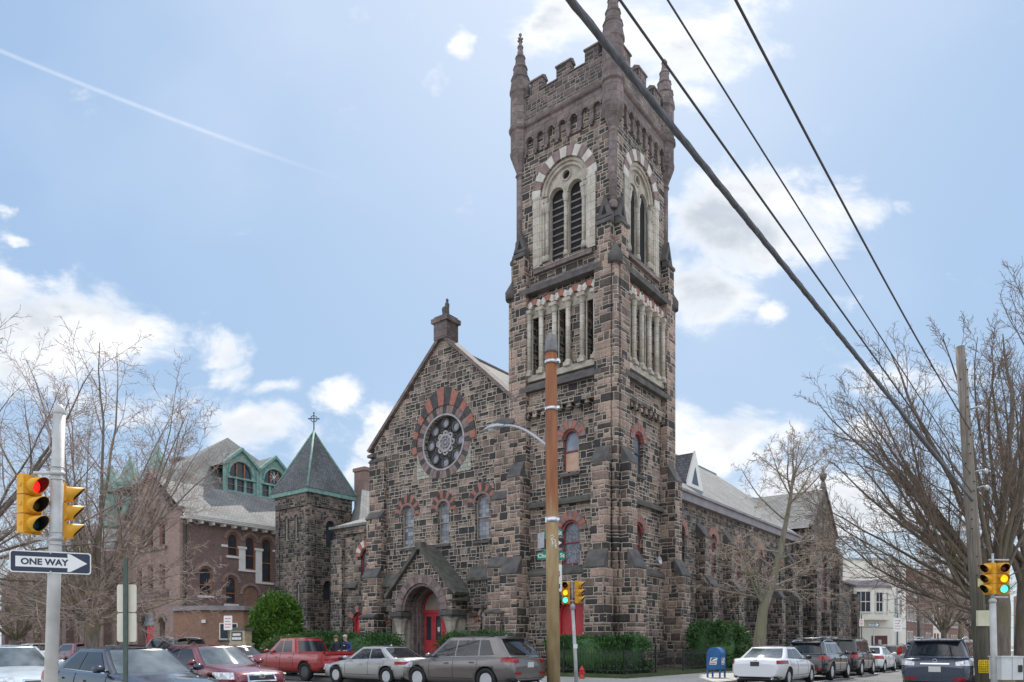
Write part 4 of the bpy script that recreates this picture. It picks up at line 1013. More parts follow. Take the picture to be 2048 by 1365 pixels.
for z in (4.6, 7.8):
    for a in (1.7, 4.6): sash(H2, a, a+.9, z, z+1.6, wh, .02)
dr = P(wh, 'door', MB().fbox(H1, -1.9, -.35, .15, 2.4, 0, .06), plain('dark_red_door', (.115, .035, .04), .5)); P(dr, 'door_pane', MB().fbox(H1, -1.25, -.95, .8, 2.0, .06, .08), 'vwhite')
P(wh, 'mailbox', MB().fbox(H1, -2.9, -2.5, .7, 1.1, 0, .2), 'blackp')
P(wh, 'garage_door', MB().fbox(H1, -7.0, -5.4, .1, 3.0, 0, .04), 'gutter')
P(wh, 'drainpipe', MB().tube([H2.p(2.8, 9.9, .12), H2.p(2.8, .2, .12)], .07, 6), 'galv'); P(wh, 'roof_edge', MB().fbox(H1, -9, .1, 9.95, 10.15, -.3, .12).fbox(H2, 0, 8.5, 9.95, 10.15, -.3, .12), 'galv')
rowspec = [(8.5, 6.4, 10.2, 'brick_red', 'white', 'red brick row house joined to the cream corner house'), (14.9, 6.2, 9.9, 'brick_warm', 'white', 'brown brick row house, second beyond the cream house'), (21.1, 7., 10.6, 'brick_red', 'white', 'taller red brick row house, third beyond the cream house'),
           (28.1, 8, 9.4, 'stucco', 'wood_warm', 'pale rendered row house behind the bare street trees'), (36.1, 9, 8.4, 'brick_orange', 'white', 'orange brick row house behind the bare street trees'), (45.1, 10, 9.8, 'brick_orange', 'white', 'long orange brick house beside the wooden utility pole'), (55.1, 14, 11., 'brick_red', 'white', 'large red brick house far down the side street'), (69.1, 20, 9.6, 'brick_warm', 'white', 'farthest brown brick house down the side street')]
for (d, wd, hgt, mt, fm, lab) in rowspec:
    o = thing('row_house', lab, 'house', Vector((37.6, 72, 0))+er*d, 0, 'row houses along the side street')
    P(o, 'wall', MB().hexa([H2.p(0, 0, 0), H2.p(wd, 0, 0), H2.p(wd, 0, -9), H2.p(0, 0, -9)], [H2.p(0, hgt, 0), H2.p(wd, hgt, 0), H2.p(wd, hgt, -9), H2.p(0, hgt, -9)]), mt)
    P(o, 'cornice', MB().fbox(H2, -.02, wd-.03, hgt-.45, hgt+.06, 0, .35), 'white' if fm == 'white' else 'gutter')
    nwin = max(2, int(wd/2.1))
    for q in range(nwin):
        a = (q+.5)*wd/nwin
        for z in (4.2, 7.0)[:2 if hgt > 8.6 else 1]: sash(H2, a-.45, a+.45, z, z+1.6, o, .02, fm)
        if q != nwin-1: sash(H2, a-.45, a+.45, 1.2, 2.9, o, .02, fm)
    a = (nwin-.5)*wd/nwin
    do = P(o, 'door', MB().fbox(H2, a-.5, a+.5, .2, 2.5, 0, .05), 'white'); P(do, 'door_pane', MB().fbox(H2, a-.3, a+.3, 1.5, 2.3, .05, .07), 'glass')
# houses closing the view at the far left and far right
hb = thing('brick_corner_block', 'distant pale brick block closing the street on the far right', 'building', (82, 92, 0))
HB_ = Fr((0, 0, 0), (.9, -.43, 0), (-.43, -.9, 0))
P(hb, 'wall', MB().fbox(HB_, -14, 40, 0, 8.5, -8, 0), 'brick_red'); P(hb, 'cornice', MB().fbox(HB_, -14, 40, 8.2, 8.7, 0, .3), 'white')
for q in range(12):
    for z in (1.2, 4.9): sash(HB_, -12+q*3.2, -11+q*3.2, z, z+1.7, hb, .02)
# ------------------------------------------------------------------ cars
def lerp(a, b, t): return a+(b-a)*t
def curve(pts, x):
    """monotone-ish smooth interpolation through (x, value) points"""
    if x <= pts[0][0]: return pts[0][1]
    for (x0, y0), (x1, y1) in zip(pts, pts[1:]):
        if x <= x1:
            t = (x-x0)/(x1-x0); t = t*t*(3-2*t)*.45+t*.55
            return lerp(y0, y1, t)
    return pts[-1][1]
def paint(name, col, rough=.28, metal=.0):
    m, g, b = newmat(name)
    b.inputs['Base Color'].default_value = c4(col); b.inputs['Roughness'].default_value = rough; b.inputs['Metallic'].default_value = metal
    b.inputs['Coat Weight'].default_value = 1.; b.inputs['Coat Roughness'].default_value = .03
    ob = g.new('ShaderNodeTexCoord').outputs['Object']
    d = g.smooth(g.noise(ob, 3., 4), .4, .8, rough, rough+.12); g.put(b.inputs['Roughness'], d)
    return m
M['carglass'] = plain('tinted_car_glass', (.018, .022, .027), .03, var=.3, scale=1.3)
M['carglass'].node_tree.nodes['Principled BSDF'].inputs['Specular IOR Level'].default_value = .55
M['screen'] = plain('windscreen_glass', (.15, .18, .195), .03, scale=2.2, col2=(.035, .045, .05))  # pale and dark mottling in the colour stands in for reflections
M['screen'].node_tree.nodes['Principled BSDF'].inputs['Specular IOR Level'].default_value = 1.
M['lampred'] = plain('red_lamp_lens', (.46, .012, .015), .12, scale=9, col2=(.20, .006, .008))
M['lampclear'] = plain('clear_lamp_lens', (.55, .57, .60), .1, .3, var=.4, scale=12)
M['rim'] = plain('alloy_rim', (.60, .61, .63), .32, .35, var=.08)
M['darkrim'] = plain('dark_alloy_rim', (.10, .10, .11), .4, .6, var=.2)
M['trimgrey'] = plain('grey_bumper_plastic', (.05, .05, .053), .6, var=.15)
M['plate'] = plain('pale_plate', (.60, .60, .55), .5, var=.1, scale=30)
_arch = {}
def wheel_meshes(r, spokes, rimmat):
    key = (r, spokes, rimmat)
    if key in _arch: return _arch[key]
    AX = Matrix.Rotation(R(90), 3, 'X')
    ty = MB().lathe([(r*.66, -.1), (r*.9, -.112), (r*.985, -.09), (r, -.05), (r, .05), (r*.985, .09), (r*.9, .112), (r*.66, .1), (r*.6, .0), (r*.66, -.1)], (0, 0, 0), 28, axis=AX)
    ri = MB().lathe([(r*.69, -.106), (r*.66, -.115), (r*.62, -.1), (r*.6, .09)], (0, 0, 0), 28, axis=AX)
    ri.lathe([(.0, -.088), (.05, -.092), (.065, -.08), (.07, -.03)], (0, 0, 0), 12, axis=AX)
    for q in range(spokes):
        t = 2*PI*q/spokes
        for dt in ((-.11, .11) if spokes < 8 else (0,)):
            ca, sa = math.cos(t+dt), math.sin(t+dt); ca2, sa2 = math.cos(t+dt*1.9), math.sin(t+dt*1.9); w0 = .022; w1 = .026
            p = lambda rr, off, y, c, s: (rr*c-off*s, y, rr*s+off*c)
            ri.hexa([p(.05, -w0, .085, ca, sa), p(r*.65, -w1, .1, ca2, sa2), p(r*.65, w1, .1, ca2, sa2), p(.05, w0, .085, ca, sa)],
                    [p(.05, -w0, .05, ca, sa), p(r*.65, -w1, .06, ca2, sa2), p(r*.65, w1, .06, ca2, sa2), p(.05, w0, .05, ca, sa)])
    ba = MB().lathe([(.0, -.03), (r*.62, -.03)], (0, 0, 0), 20, axis=AX)
    t_ = ty.build('tyre', 'rubber'); r_ = ri.build('rim', rimmat); b_ = ba.build('brake_disc', 'blackp')
    out = [o.data for o in (t_, r_, b_)]
    for o in (t_, r_, b_): bpy.data.objects.remove(o)
    _arch[key] = out
    return out

def make_car(name, label, cat, pos, heading, S, group='cars parked along the kerbs'):
    """S: L W H and outline points; x runs from -L/2 (tail) to L/2 (nose)"""
    L, W, H = S['L'], S['W'], S['H']; h = L/2
    root = thing(name, label, cat, (pos[0], pos[1], pos[2] if len(pos) > 2 else 0), heading, group)
    pm = S['paint']; r = S.get('r', .33); gc = S.get('gc', .2)
    xf, xr = S['axle']
    top = S['top']; belt = S['belt']
    wid = S.get('wid', [(-h, .80), (-h+.08, .9), (-h+.3, .965), (-h+1., 1.), (h-1.1, 1.), (h-.5, .955), (h-.16, .85), (h, .7)])
    bot = S.get('bot', [(-h, gc+.16), (-h+.35, gc+.04), (-h+.9, gc), (h-.9, gc), (h-.3, gc+.02), (h, gc+.08)])
    def W2(x): return W/2*curve(wid, x)
    xs = sorted(set([-h, -h+.025, -h+.07, -h+.14, -h+.24, -h+.4, h, h-.025, h-.07, h-.14, h-.24, h-.4]+[lerp(-h+.55, h-.55, i/26) for i in range(27)]))
    mb = MB(); rings = []
    tb = S.get('tumble', .9)
    for x in xs:
        w, zt, zb = W2(x), curve(top, x), curve(bot, x)
        zt = max(zt, zb+.12); d = zt-zb
        half = [(0, zb), (.72*w, zb), (.93*w, zb+.05), (.975*w, zb+.22*d), (w, zb+.5*d), (.995*w, zb+.68*d), (.972*w, zb+.84*d), (.94*w, zb+.94*d), (tb*w, zb+.985*d), (.6*w, zt+.012), (.3*w, zt+.028), (0, zt+.033)]
        rings.append([(x, -y, z) for y, z in half]+[(x, y, z) for y, z in reversed(half[1:-1])])
    n = len(rings[0])
    vs = [p for rg in rings for p in rg]
    fs = [(i*n+k, i*n+(k+1) % n, (i+1)*n+(k+1) % n, (i+1)*n+k) for i in range(len(xs)-1) for k in range(n)]
    mb.add(vs, fs, 0, True); mb.add(rings[0], [tuple(range(n))]); mb.add(rings[-1], [tuple(reversed(range(n)))])
    body = mb.build('body', [pm, 'blackp'], root)
    # wheel arches cut out of the shell
    ra = r+.055
    for ax in (xf, xr):
        cm = MB()
        for sg in (-1, 1): cm.lathe([(.001, -.2), (ra, -.2), (ra, .2), (.001, .2)], (ax, sg*(W/2-.12), r), 28, 1, axis=Matrix.Rotation(R(90), 3, 'X'))
        cut = cm.build('cut', [pm, 'blackp'], root)
        md = body.modifiers.new('arch', 'BOOLEAN'); md.operation = 'DIFFERENCE'; md.object = cut; md.solver = 'EXACT'
        dg = bpy.context.evaluated_depsgraph_get(); dg.update()
        me = bpy.data.meshes.new_from_object(body.evaluated_get(dg))
        body.modifiers.clear(); body.data = me; bpy.data.objects.remove(cut)
    bm = bmesh.new(); bm.from_mesh(body.data); bvh = BVHTree.FromBMesh(bm); bm.free()
    def hit(o, d):
        q = bvh.ray_cast(Vector(o), Vector(d).normalized())
        return q[0], q[1]
    def patch(name, mat, t0, t1, z0, z1, c, n=8, m=3, off=.012, parent=root, thick=.0, label=None):
        """a lens or trim strip laid on the shell, swept by angle about a point inside the car; z0, z1 may be functions of t"""
        f0 = z0 if callable(z0) else (lambda u: z0); f1 = z1 if callable(z1) else (lambda u: z1)
        off += .006; n *= 2; m = max(3, m+1)
        vs = []
        for i in range(n+1):
            u = i/n; t = lerp(t0, t1, u); d = Vector((math.cos(t), math.sin(t), 0))
            for j in range(m+1):
                z = lerp(f0(u), f1(u), j/m); o = Vector((c[0], c[1], z))
                p, nn = hit(o+d*6, -d)
                if p is None: p = o+d*(h-abs(c[0]))
                vs.append(p+d*off)
        pb = MB().add(vs, [(i*(m+1)+j, i*(m+1)+j+1, (i+1)*(m+1)+j+1, (i+1)*(m+1)+j) for i in range(n) for j in range(m)], 0, True)
        if thick:
            pass
        ob = pb.build(name, mat, parent)
        if label: ob['label'] = label
        return ob
    def side_line(pts, sg, rad=.006, off=.003):
        out = []
        for x, z in pts:
            p, nn = hit((x, sg*3, z), (0, -sg, 0))
            if p is not None: out.append(p+Vector((0, sg*off, 0)))
        return out
    # ---- cabin
    cf, rf_, rr, cr = S['cabin']       # cowl x, roof front x, roof rear x, rear glass base x
    wb = W/2*S.get('cabw', .86); wr = W/2*S.get('roofw', .66); zr = H-S.get('crown', .05)
    zb = lambda x: curve(belt, x)
    bow = S.get('bow', .16)
    def XF(t): return lerp(cf, rf_, t**.92)
    def XR(t): return lerp(cr, rr, t**S.get('rearpow', .9))
    def WY(t): return lerp(wb, wr, t**1.25)
    def ZZ(x, t): return lerp(zb(x)-.02, zr, t)
    def front(s, t): x = XF(t)-bow*s*s; return Vector((x, s*WY(t), ZZ(x, t)))
    def rear(s, t): x = XR(t)+bow*.8*s*s; return Vector((x, s*WY(t), ZZ(x, t)))
    def side(x, t, sg): return Vector((x, sg*WY(t), ZZ(x, t)))
    gm = MB(); NT_ = 8; NS = 8
    T = [i/NT_ for i in range(NT_+1)]
    gm.add([front(-1+2*i/NS, t) for t in T for i in range(NS+1)], [(j*(NS+1)+i, j*(NS+1)+i+1, (j+1)*(NS+1)+i+1, (j+1)*(NS+1)+i) for j in range(NT_) for i in range(NS)], 0, True)
    gm.add([rear(-1+2*i/NS, t) for t in T for i in range(NS+1)], [(j*(NS+1)+i, j*(NS+1)+i+1, (j+1)*(NS+1)+i+1, (j+1)*(NS+1)+i) for j in range(NT_) for i in range(NS)], 0, True)
    for sg in (-1, 1):
        gm.add([side(lerp(XR(t)+bow*.8, XF(t)-bow, i/16), t, sg) for t in T for i in range(17)], [(j*17+i, j*17+i+1, (j+1)*17+i+1, (j+1)*17+i) for j in range(NT_) for i in range(16)], 0, True)
    rv = []
    for i in range(15):
        for j in range(11):
            s = -1+2*j/10; x = lerp(XR(1)+bow*.8*s*s, XF(1)-bow*s*s, i/14)
            e = math.sin(PI*i/14)**.5
            rv.append((x, s*wr, zr+(H-zr)*(1-abs(s)**2.6)*(.35+.65*e)))
    gm.add(rv, [(i*11+j, i*11+j+1, (i+1)*11+j+1, (i+1)*11+j) for i in range(14) for j in range(10)], 0, True)
    gm.build('cabin_shell', pm, root)
    def glass(name, f, u0, u1, t0, t1, nu=8, nt=5, off=.008, mat='carglass', par=root, slant=None):
        vs = []
        for i in range(nt+1):
            t = lerp(t0, t1, i/nt)
            for j in range(nu+1):
                p = f(lerp(u0, u1, j/nu), t); vs.append(p)
        fsx = [(i*(nu+1)+j, i*(nu+1)+j+1, (i+1)*(nu+1)+j+1, (i+1)*(nu+1)+j) for i in range(nt) for j in range(nu)]
        # push out along the local normal, away from the cabin centre
        c = Vector(((cf+cr)/2, 0, zr-.2)); ns = [Vector() for _ in vs]
        for f_ in fsx:
            nn = (vs[f_[1]]-vs[f_[0]]).cross(vs[f_[3]]-vs[f_[0]])
            if nn.dot(vs[f_[0]]-c) < 0: nn = -nn
            for k in f_: ns[k] += nn
        vs = [v+k.normalized()*off for v, k in zip(vs, ns)]
        return MB().add(vs, fsx, 0, True).build(name, mat, par)
    glass('windshield', front, -.88, .88, .07, .93, mat=S.get('screen', 'screen'))
    glass('rear_window', rear, -.86, .86, S.get('rw', (.12, .9))[0], S.get('rw', (.12, .9))[1], mat=S.get('rearglass', 'carglass'))
    for sg in (-1, 1):
        for (b0, b1, t0, t1) in S['win']:
            def fw(u, t, sg=sg, b0=b0, b1=b1, t0=t0, t1=t1):
                k = (t-.1)/.78; x0 = lerp(b0, t0, k); x1 = lerp(b1, t1, k)
                return side(lerp(x0, x1, u), t, sg)
            wo = glass('side_window', fw, 0, 1, .1, .86, 6, 5, .007)
        if S.get('chromeline', True):
            b0 = S['win'][0][0]; b1 = S['win'][-1][1]
            MB().tube([side(lerp(b0, b1, i/8), .075, sg)+Vector((0, sg*.012, 0)) for i in range(9)], .011, 4).build('window_trim', S.get('linemat', 'chrome'), root)
    # ---- doors, handles, mirrors
    dl = MB()
    for sg in (-1, 1):
        for x in S['seams']:
            lo = [(x, lerp(gc+.2, zb(x)-.03, i/6)) for i in range(7)]
            pts = side_line(lo, sg)
            if len(pts) > 2: dl.tube(pts, .006, 4)
        pts = side_line([(lerp(xr+r+.12, xf-r-.12, i/10), gc+.19) for i in range(11)], sg)
        if len(pts) > 2: dl.tube(pts, .008, 4)
        for x in S['handles']:
            p, nn = hit((x, sg*3, zb(x)-.16), (0, -sg, 0))
            if p is not None: MB().box(p.x-.09, p.x+.09, p.y-.02, p.y+.03 if sg > 0 else p.y+.02, p.z-.016, p.z+.016).build('door_handle', S.get('handlemat', pm), root) if sg > 0 else MB().box(p.x-.09, p.x+.09, p.y-.03, p.y+.02, p.z-.016, p.z+.016).build('door_handle', S.get('handlemat', pm), root)
        mx = XF(.14)-bow-.1
        mo = MB().lathe([(.01, -.11), (.07, -.1), (.095, -.02), (.085, .07), (.01, .1)], (mx, sg*(wb+.17), zb(mx)+.1), 10, axis=Matrix.Rotation(R(90), 3, 'X')@Matrix.Diagonal((.8, .8, 1)))
        mo.tube([(mx, sg*(wb-.02), zb(mx)+.05), (mx, sg*(wb+.1), zb(mx)+.07)], .025, 5)
        mo.build('side_mirror', S.get('mirrormat', pm), root)
    dl.build('panel_gaps', 'blackp', root)
    # ---- ends
    for sg in (-1, 1):
        if S.get('tail'):
            a0, a1, z0, z1, cx, cy, mt = S['tail']
            patch('taillight', mt, R(180)-sg*R(a0), R(180)-sg*R(a1), z0, z1, (-h+cx, sg*cy), 10, 3, .008)
        if S.get('head'):
            a0, a1, z0, z1, cx, cy = S['head']
            patch('headlight', 'lampclear', sg*R(a0), sg*R(a1), z0, z1, (h-cx, sg*cy), 10, 3, .008)
        for mt, x, z0, z1 in S.get('refl', ()):
            patch('reflector', mt, R(180)-sg*R(4), R(180)-sg*R(24), z0, z1, (-h+.8, sg*.42), 5, 1, .007)
    if S.get('low'):
        z0, z1 = S['low']; patch('rear_bumper_trim', 'trimgrey', R(118), R(242), z0, z1, (-h+.75, 0), 18, 2, .006)
    if S.get('grille'):
        z0, z1, aa, mt = S['grille']
        patch('grille_surround', mt, R(-aa), R(aa), z0-.03, z1+.03, (h-1.2, 0), 12, 2, .006)
        patch('grille', 'blackp', R(-aa*.88), R(aa*.88), z0, z1, (h-1.2, 0), 12, 2, .011)
    if S.get('intake'): patch('lower_intake', 'blackp', R(-18), R(18), S['intake'][0], S['intake'][1], (h-1.6, 0), 12, 2, .006)
    for nm, sgx, z, mt in S.get('plates', ()):
        p, nn = hit((sgx*(h+2), 0, z), (-sgx, 0, 0))
        if p is not None:
            pb = MB().box(p.x+sgx*.004-.008, p.x+sgx*.012+.008, -.155, .155, z-.08, z+.08).build('number_plate', mt, root)
    if S.get('chromebar'):
        z0, z1, aa = S['chromebar']; patch('tail_trim', 'chrome', R(180-aa), R(180+aa), z0, z1, (-h+1.2, 0), 10, 1, .009)
    if S.get('badge'):
        sgx, z = S['badge']; p, nn = hit((sgx*(h+2), 0, z), (-sgx, 0, 0))
        if p is not None:
            fr = Fr((p.x, 0, 0), (0, 1, 0), (sgx, 0, 0)); b_ = MB()
            if S.get('badgeform') == 'bars':
                for a in (-.05, .05): b_.fbox(fr, a-.013, a+.013, z-.055, z+.055, 0, .025)
                b_.fbox(fr, -.05, .05, z-.012, z+.012, 0, .025)
                b_.ring(fr, 0, z, .075, .092, 0, .02, 0, 2*PI, 1, sub=18)
            else: b_.ring(fr, 0, z, .045, .062, 0, .02, 0, 2*PI, 1, sub=18); b_.fbox(fr, -.04, .03, z-.03, z-.015, 0, .02)
            b_.build('emblem', 'chrome', root)
    if S.get('spoiler'):
        xr1 = XR(1)+.02; sp = MB()
        sp.add([(xr1+.25, -wr*.94, zr+.03), (xr1+.25, wr*.94, zr+.03), (xr1-.16, wr*.86, zr+.0), (xr1-.16, -wr*.86, zr+.0), (xr1+.2, -wr*.94, zr-.05), (xr1+.2, wr*.94, zr-.05), (xr1-.15, wr*.86, zr-.035), (xr1-.15, -wr*.86, zr-.035)],
               [(0, 1, 2, 3), (4, 5, 6, 7), (0, 3, 7, 4), (1, 2, 6, 5), (2, 3, 7, 6)])
        sp.build('roof_spoiler', pm, root)
    if S.get('rails'):
        for sg in (-1, 1):
            y = sg*wr*.93; pts = [(lerp(XR(1)+.3, XF(1)-.35, i/10), y, zr+.02+S.get('railh', .07)*min(1, 4*min(i/10, 1-i/10))) for i in range(11)]
            MB().tube(pts, .018, 6).build('roof_rail', S['rails'], root)
    if S.get('wiper'):
        MB().tube([rear(.05, .12)+Vector((-.02, 0, .02)), rear(.55, .2)+Vector((-.025, 0, .015))], .012, 4).build('rear_wiper', 'blackp', root)
    if S.get('fin'):
        x = XR(1)+.35; MB().add([(x-.08, 0, H+.0), (x+.08, 0, H-.02), (x-.06, 0, H+.06), (x-.02, -.025, H-.01), (x-.02, .025, H-.01)], [(0, 3, 2), (3, 1, 2), (1, 4, 2), (4, 0, 2)]).build('roof_fin', pm, root)
    if S.get('exhaust'):
        for sg in (-1, 1): MB().lathe([(.04, 0), (.045, .12), (.03, .12), (.03, .0)], (-h+.13, sg*S['exhaust'], gc+.1), 10, axis=Matrix.Rotation(R(-90), 3, 'Y')).build('tailpipe', 'chrome', root)
    und = MB().box(-h+.5, h-.5, -W/2+.2, W/2-.2, gc-.02, gc+.12).build('underbody', 'blackp', root)
    # ---- wheels
    ty, ri, bd = wheel_meshes(r, S.get('spokes', 5), S.get('rimmat', 'rim'))
    for ax in (xf, xr):
        for sg in (-1, 1):
            wo = bpy.data.objects.new('wheel', ty); COL.objects.link(wo); wo.parent = root; wo.location = (ax, sg*(W/2-.125), r); wo.rotation_euler = (0, rnd.random()*1.2, 0 if sg < 0 else PI)
            for nm, d in (('rim', ri), ('brake_disc', bd)):
                q = bpy.data.objects.new(nm, d); COL.objects.link(q); q.parent = wo
    if S.get('archmat'):
        for ax in (xf, xr):
            for sg in (-1, 1):
                pts = [(ax+(r+.085)*math.cos(t), sg*3, r+(r+.085)*math.sin(t)) for t in [PI*(i/14)*1.1-.16 for i in range(15)]]
                o2 = []
                for p in pts:
                    q, nn = hit(p, (0, -sg, 0))
                    if q is not None and abs(q.y) > W*.38: o2.append(q)
                if len(o2) > 3: MB().tube(o2, .035, 5).build('arch_trim', S['archmat'], root)
    return root

def sedan(L, W, H, pm, **k):
    h = L/2
    S = dict(L=L, W=W, H=H, paint=pm, axle=(h-.93, -h+1.0), r=.325, gc=.19,
             top=[(-h, .78), (-h+.06, .93), (-h+.25, .985), (-h+1.0, .985), (-h+1.6, .965), (h-1.65, .93), (h-1.3, .90), (h-.7, .80), (h-.25, .69), (h-.06, .60), (h, .52)],
             belt=[(-h, .97), (-h+1.1, .965), (h-1.5, .90), (h, .86)],
             cabin=(h-1.25, h-2.05, -h+1.35, -h+.55), bow=.15, rearpow=.8,
             win=[(-h+1.12, -h+1.92, -h+1.55, -h+1.98), (-h+1.98, h-1.72, -h+2.04, h-2.25)],
             seams=(-h+1.95, h-1.5, -h+1.15), handles=(-h+1.35, -h+2.35),
             tail=(8, 78, .74, .90, .75, .42, 'lampred'), head=(12, 80, .60, .72, .8, .42), grille=(.50, .62, 20, 'chrome'), intake=(.27, .38),
             plates=(('front', 1, .42, 'blackp'), ('rear', -1, .80, 'plate')), low=(.2, .34), roofw=.66, cabw=.875)
    S.update(k); return S
def suv(L, W, H, pm, **k):
    h = L/2
    S = dict(L=L, W=W, H=H, paint=pm, axle=(h-.92, -h+1.02), r=.37, gc=.24,
             top=[(-h, .80), (-h+.05, 1.04), (-h+.3, 1.10), (-h+2.2, 1.08), (h-1.7, 1.05), (h-1.25, 1.03), (h-.6, .95), (h-.2, .82), (h-.05, .70), (h, .6)],
             belt=[(-h, 1.11), (-h+1.4, 1.09), (h-1.5, 1.03), (h, 1.0)],
             cabin=(h-1.2, h-1.95, -h+.42, -h+.12), bow=.14, rearpow=1.0, crown=.06,
             win=[(-h+.62, -h+1.2, -h+.85, -h+1.22), (-h+1.28, -h+2.22, -h+1.3, -h+2.2), (-h+2.28, h-1.62, -h+2.28, h-2.12)],
             seams=(-h+1.24, -h+2.25, h-1.45), handles=(-h+1.48, -h+2.5),
             tail=(4, 74, .84, 1.02, .75, .45, 'lampred'), head=(12, 78, .74, .90, .8, .45), grille=(.62, .82, 18, 'chrome'), intake=(.34, .5),
             plates=(('front', 1, .5, 'plate'), ('rear', -1, .86, 'plate')), low=(.24, .46), roofw=.70, cabw=.88, spoiler=True, rails='blackp', wiper=True, rw=(.1, .86))
    S.update(k); return S
HL = math.atan2(.61, -.792); HR = HL-PI       # along the front street, away to the left / toward the right
HU = math.atan2(.792, .61)                     # up the side street
def along(p, d, lat, hd):
    """a centre point d metres ahead and lat metres to the right of p"""
    return (p[0]+math.cos(hd)*d+math.sin(hd)*lat, p[1]+math.sin(hd)*d-math.cos(hd)*lat)
# ---- the front street, church side, tails toward us
p_x5 = along((.40, 21.0), 2.95, .96, HL)
make_car('grey_suv', 'grey-brown SUV with silver wheels parked in front of the church, nearest the rusty pole', 'car', p_x5, HL,
         suv(4.85, 1.93, 1.75, paint('grey_brown_metallic', (.17, .148, .138), .3, .45), r=.38, spokes=9, tail=(4, 50, lambda u: .93+.03*u, lambda u: 1.05+.06*u*(1-u)*4, .8, .5, 'lampred'), refl=(('lampred', 0, .58, .64),), linemat='chrome', badge=(-1, 1.1), exhaust=.55, fin=True, cabin=(2.42-1.15, 2.42-2.0, -2.42+.62, -2.42+.1),
             win=[(-2.42+.75, -2.42+1.32, -2.42+1.05, -2.42+1.36), (-2.42+1.4, -2.42+2.3, -2.42+1.42, -2.42+2.26), (-2.42+2.36, 2.42-1.55, -2.42+2.34, 2.42-2.2)], seams=(-1.06, -.07, .95), handles=(-.85, .2)))
p_si = along((-3.35, 25.1), 2.75, .8, HL)
make_car('silver_sedan', 'silver sedan parked between the red pickup and the grey-brown SUV', 'car', p_si, HL,
         sedan(4.72, 1.84, 1.44, paint('silver_metallic', (.50, .49, .475), .3, .6), r=.335, spokes=5, fin=True, tail=(10, 62, .765, .875, .8, .45, 'lampred')))
def pickup(L, W, H, pm):
    h = L/2
    S = suv(L, W, H, pm)
    S.update(top=[(-h, .9), (-h+.04, 1.09), (-h+.2, 1.11), (-h+2.0, 1.12), (h-1.75, 1.13), (h-1.3, 1.12), (h-.6, 1.04), (h-.22, .93), (h-.05, .8), (h, .66)], belt=[(-h, 1.12), (h, 1.12)], gc=.34, r=.385, axle=(h-.95, -h+1.2),
             cabin=(h-1.35, h-2.15, -h+2.0, -h+1.72), win=[(-h+2.2, -h+2.78, -h+2.3, -h+2.8), (-h+2.88, h-1.9, -h+2.88, h-2.36)], seams=(-h+1.95, -h+2.83, h-1.62), handles=(-h+2.15, -h+3.1),
             spoiler=False, rails=None, wiper=False, tail=(12, 66, .82, 1.06, .5, .55, 'lampred'), spokes=6, rimmat='darkrim', low=(.36, .56), wid=[(-h, .94), (-h+.05, .97), (-h+.3, .985), (-h+1., 1.), (h-1.1, 1.), (h-.5, .965), (h-.16, .88), (h, .74)], plates=(('rear', -1, .6, 'blackp'),), chromeline=False, cabw=.86, roofw=.72, rw=(.15, .85), archmat=None, tumble=.93)
    return S
p_pk = along((-7.4, 28.6), 2.7, .85, HL)
pk = make_car('red_pickup', 'bright red four-door pickup truck with dark wheels parked before the hedges', 'pickup', p_pk, HL, pickup(5.4, 1.9, 1.79, paint('bright_red_paint', (.36, .010, .014), .25)))
bx = MB()   # open bed seen as a dark well behind the cab, chrome bumper
bx.box(-2.55, -1.02, -.72, .72, 1.135, 1.15); bx.build('truck_bed', 'dark', pk)
for sg in (-1, 1): MB().box(-2.62, -.98, sg*.8-.06, sg*.8+.06, 1.1, 1.19).build('bed_rail', pk.children[0].data.materials[0], pk)
MB().box(-2.72, -2.63, -.8, .8, 1.08, 1.19).build('tailgate_cap', pk.children[0].data.materials[0], pk)
MB().box(-2.84, -2.66, -.86, -.42, .5, .72).box(-2.84, -2.66, .42, .86, .5, .72).build('rear_bumper', 'chrome', pk); MB().box(-2.83, -2.66, -.42, .42, .5, .66).build('bumper_step', 'blackp', pk)
MB().box(-2.725, -2.70, -.14, .14, .86, .97).build('tailgate_handle', 'blackp', pk)
B = (-7.33, 28.5)
make_car('black_sedan', 'black sedan with a red brake-light strip parked just beyond the red pickup', 'car', along(B, 8.4, 1.0, HL), HL, sedan(4.7, 1.85, 1.47, paint('black_paint', (.012, .013, .016), .2), roofw=.68))
make_car('black_suv', 'tall black SUV with roof rails parked in front of the brick annex', 'car', along((-16.5, 35.5), 2.5, 1.0, HL), HL, suv(5.0, 2.0, 1.83, paint('black_suv_paint', (.014, .015, .018), .2), rails='chrome', tail=(3, 60, .92, 1.12, .8, .5, 'lampred'), cabw=.9, roofw=.76))
make_car('black_hatchback', 'small black hatchback parked beyond the tall black SUV', 'car', along((-21.3, 39.2), 2.1, .95, HL), HL, suv(4.3, 1.8, 1.52, paint('black_hatch_paint', (.013, .014, .018), .2), rails=None, spoiler=True, belt=[(-3, .99), (3, .95)], top=[(-2.15, .75), (-2.1, .95), (-1.85, .98), (.5, .97), (.95, .93), (1.55, .82), (1.95, .7), (2.1, .6), (2.15, .5)], gc=.2, r=.33, tail=(3, 60, .82, 1.0, .75, .45, 'lampred')))
make_car('dark_red_hatchback', 'dark red hatchback parked beside the forked tree trunk', 'car', along((-25.9, 42.7), 2.1, .95, HL), HL, suv(4.3, 1.8, 1.6, paint('dark_red_paint', (.16, .012, .028), .22), rails=None, gc=.2, r=.33, tail=(3, 60, .86, 1.02, .75, .45, 'lampred')))
make_car('pale_hatchback', 'pale silver hatchback, farthest car on the left beyond the dark red one', 'car', along((-31.0, 46.5), 2.1, .95, HL), HL, suv(4.3, 1.8, 1.6, paint('pale_silver_paint', (.55, .55, .56), .28, .4), rails=None, gc=.2, r=.33))
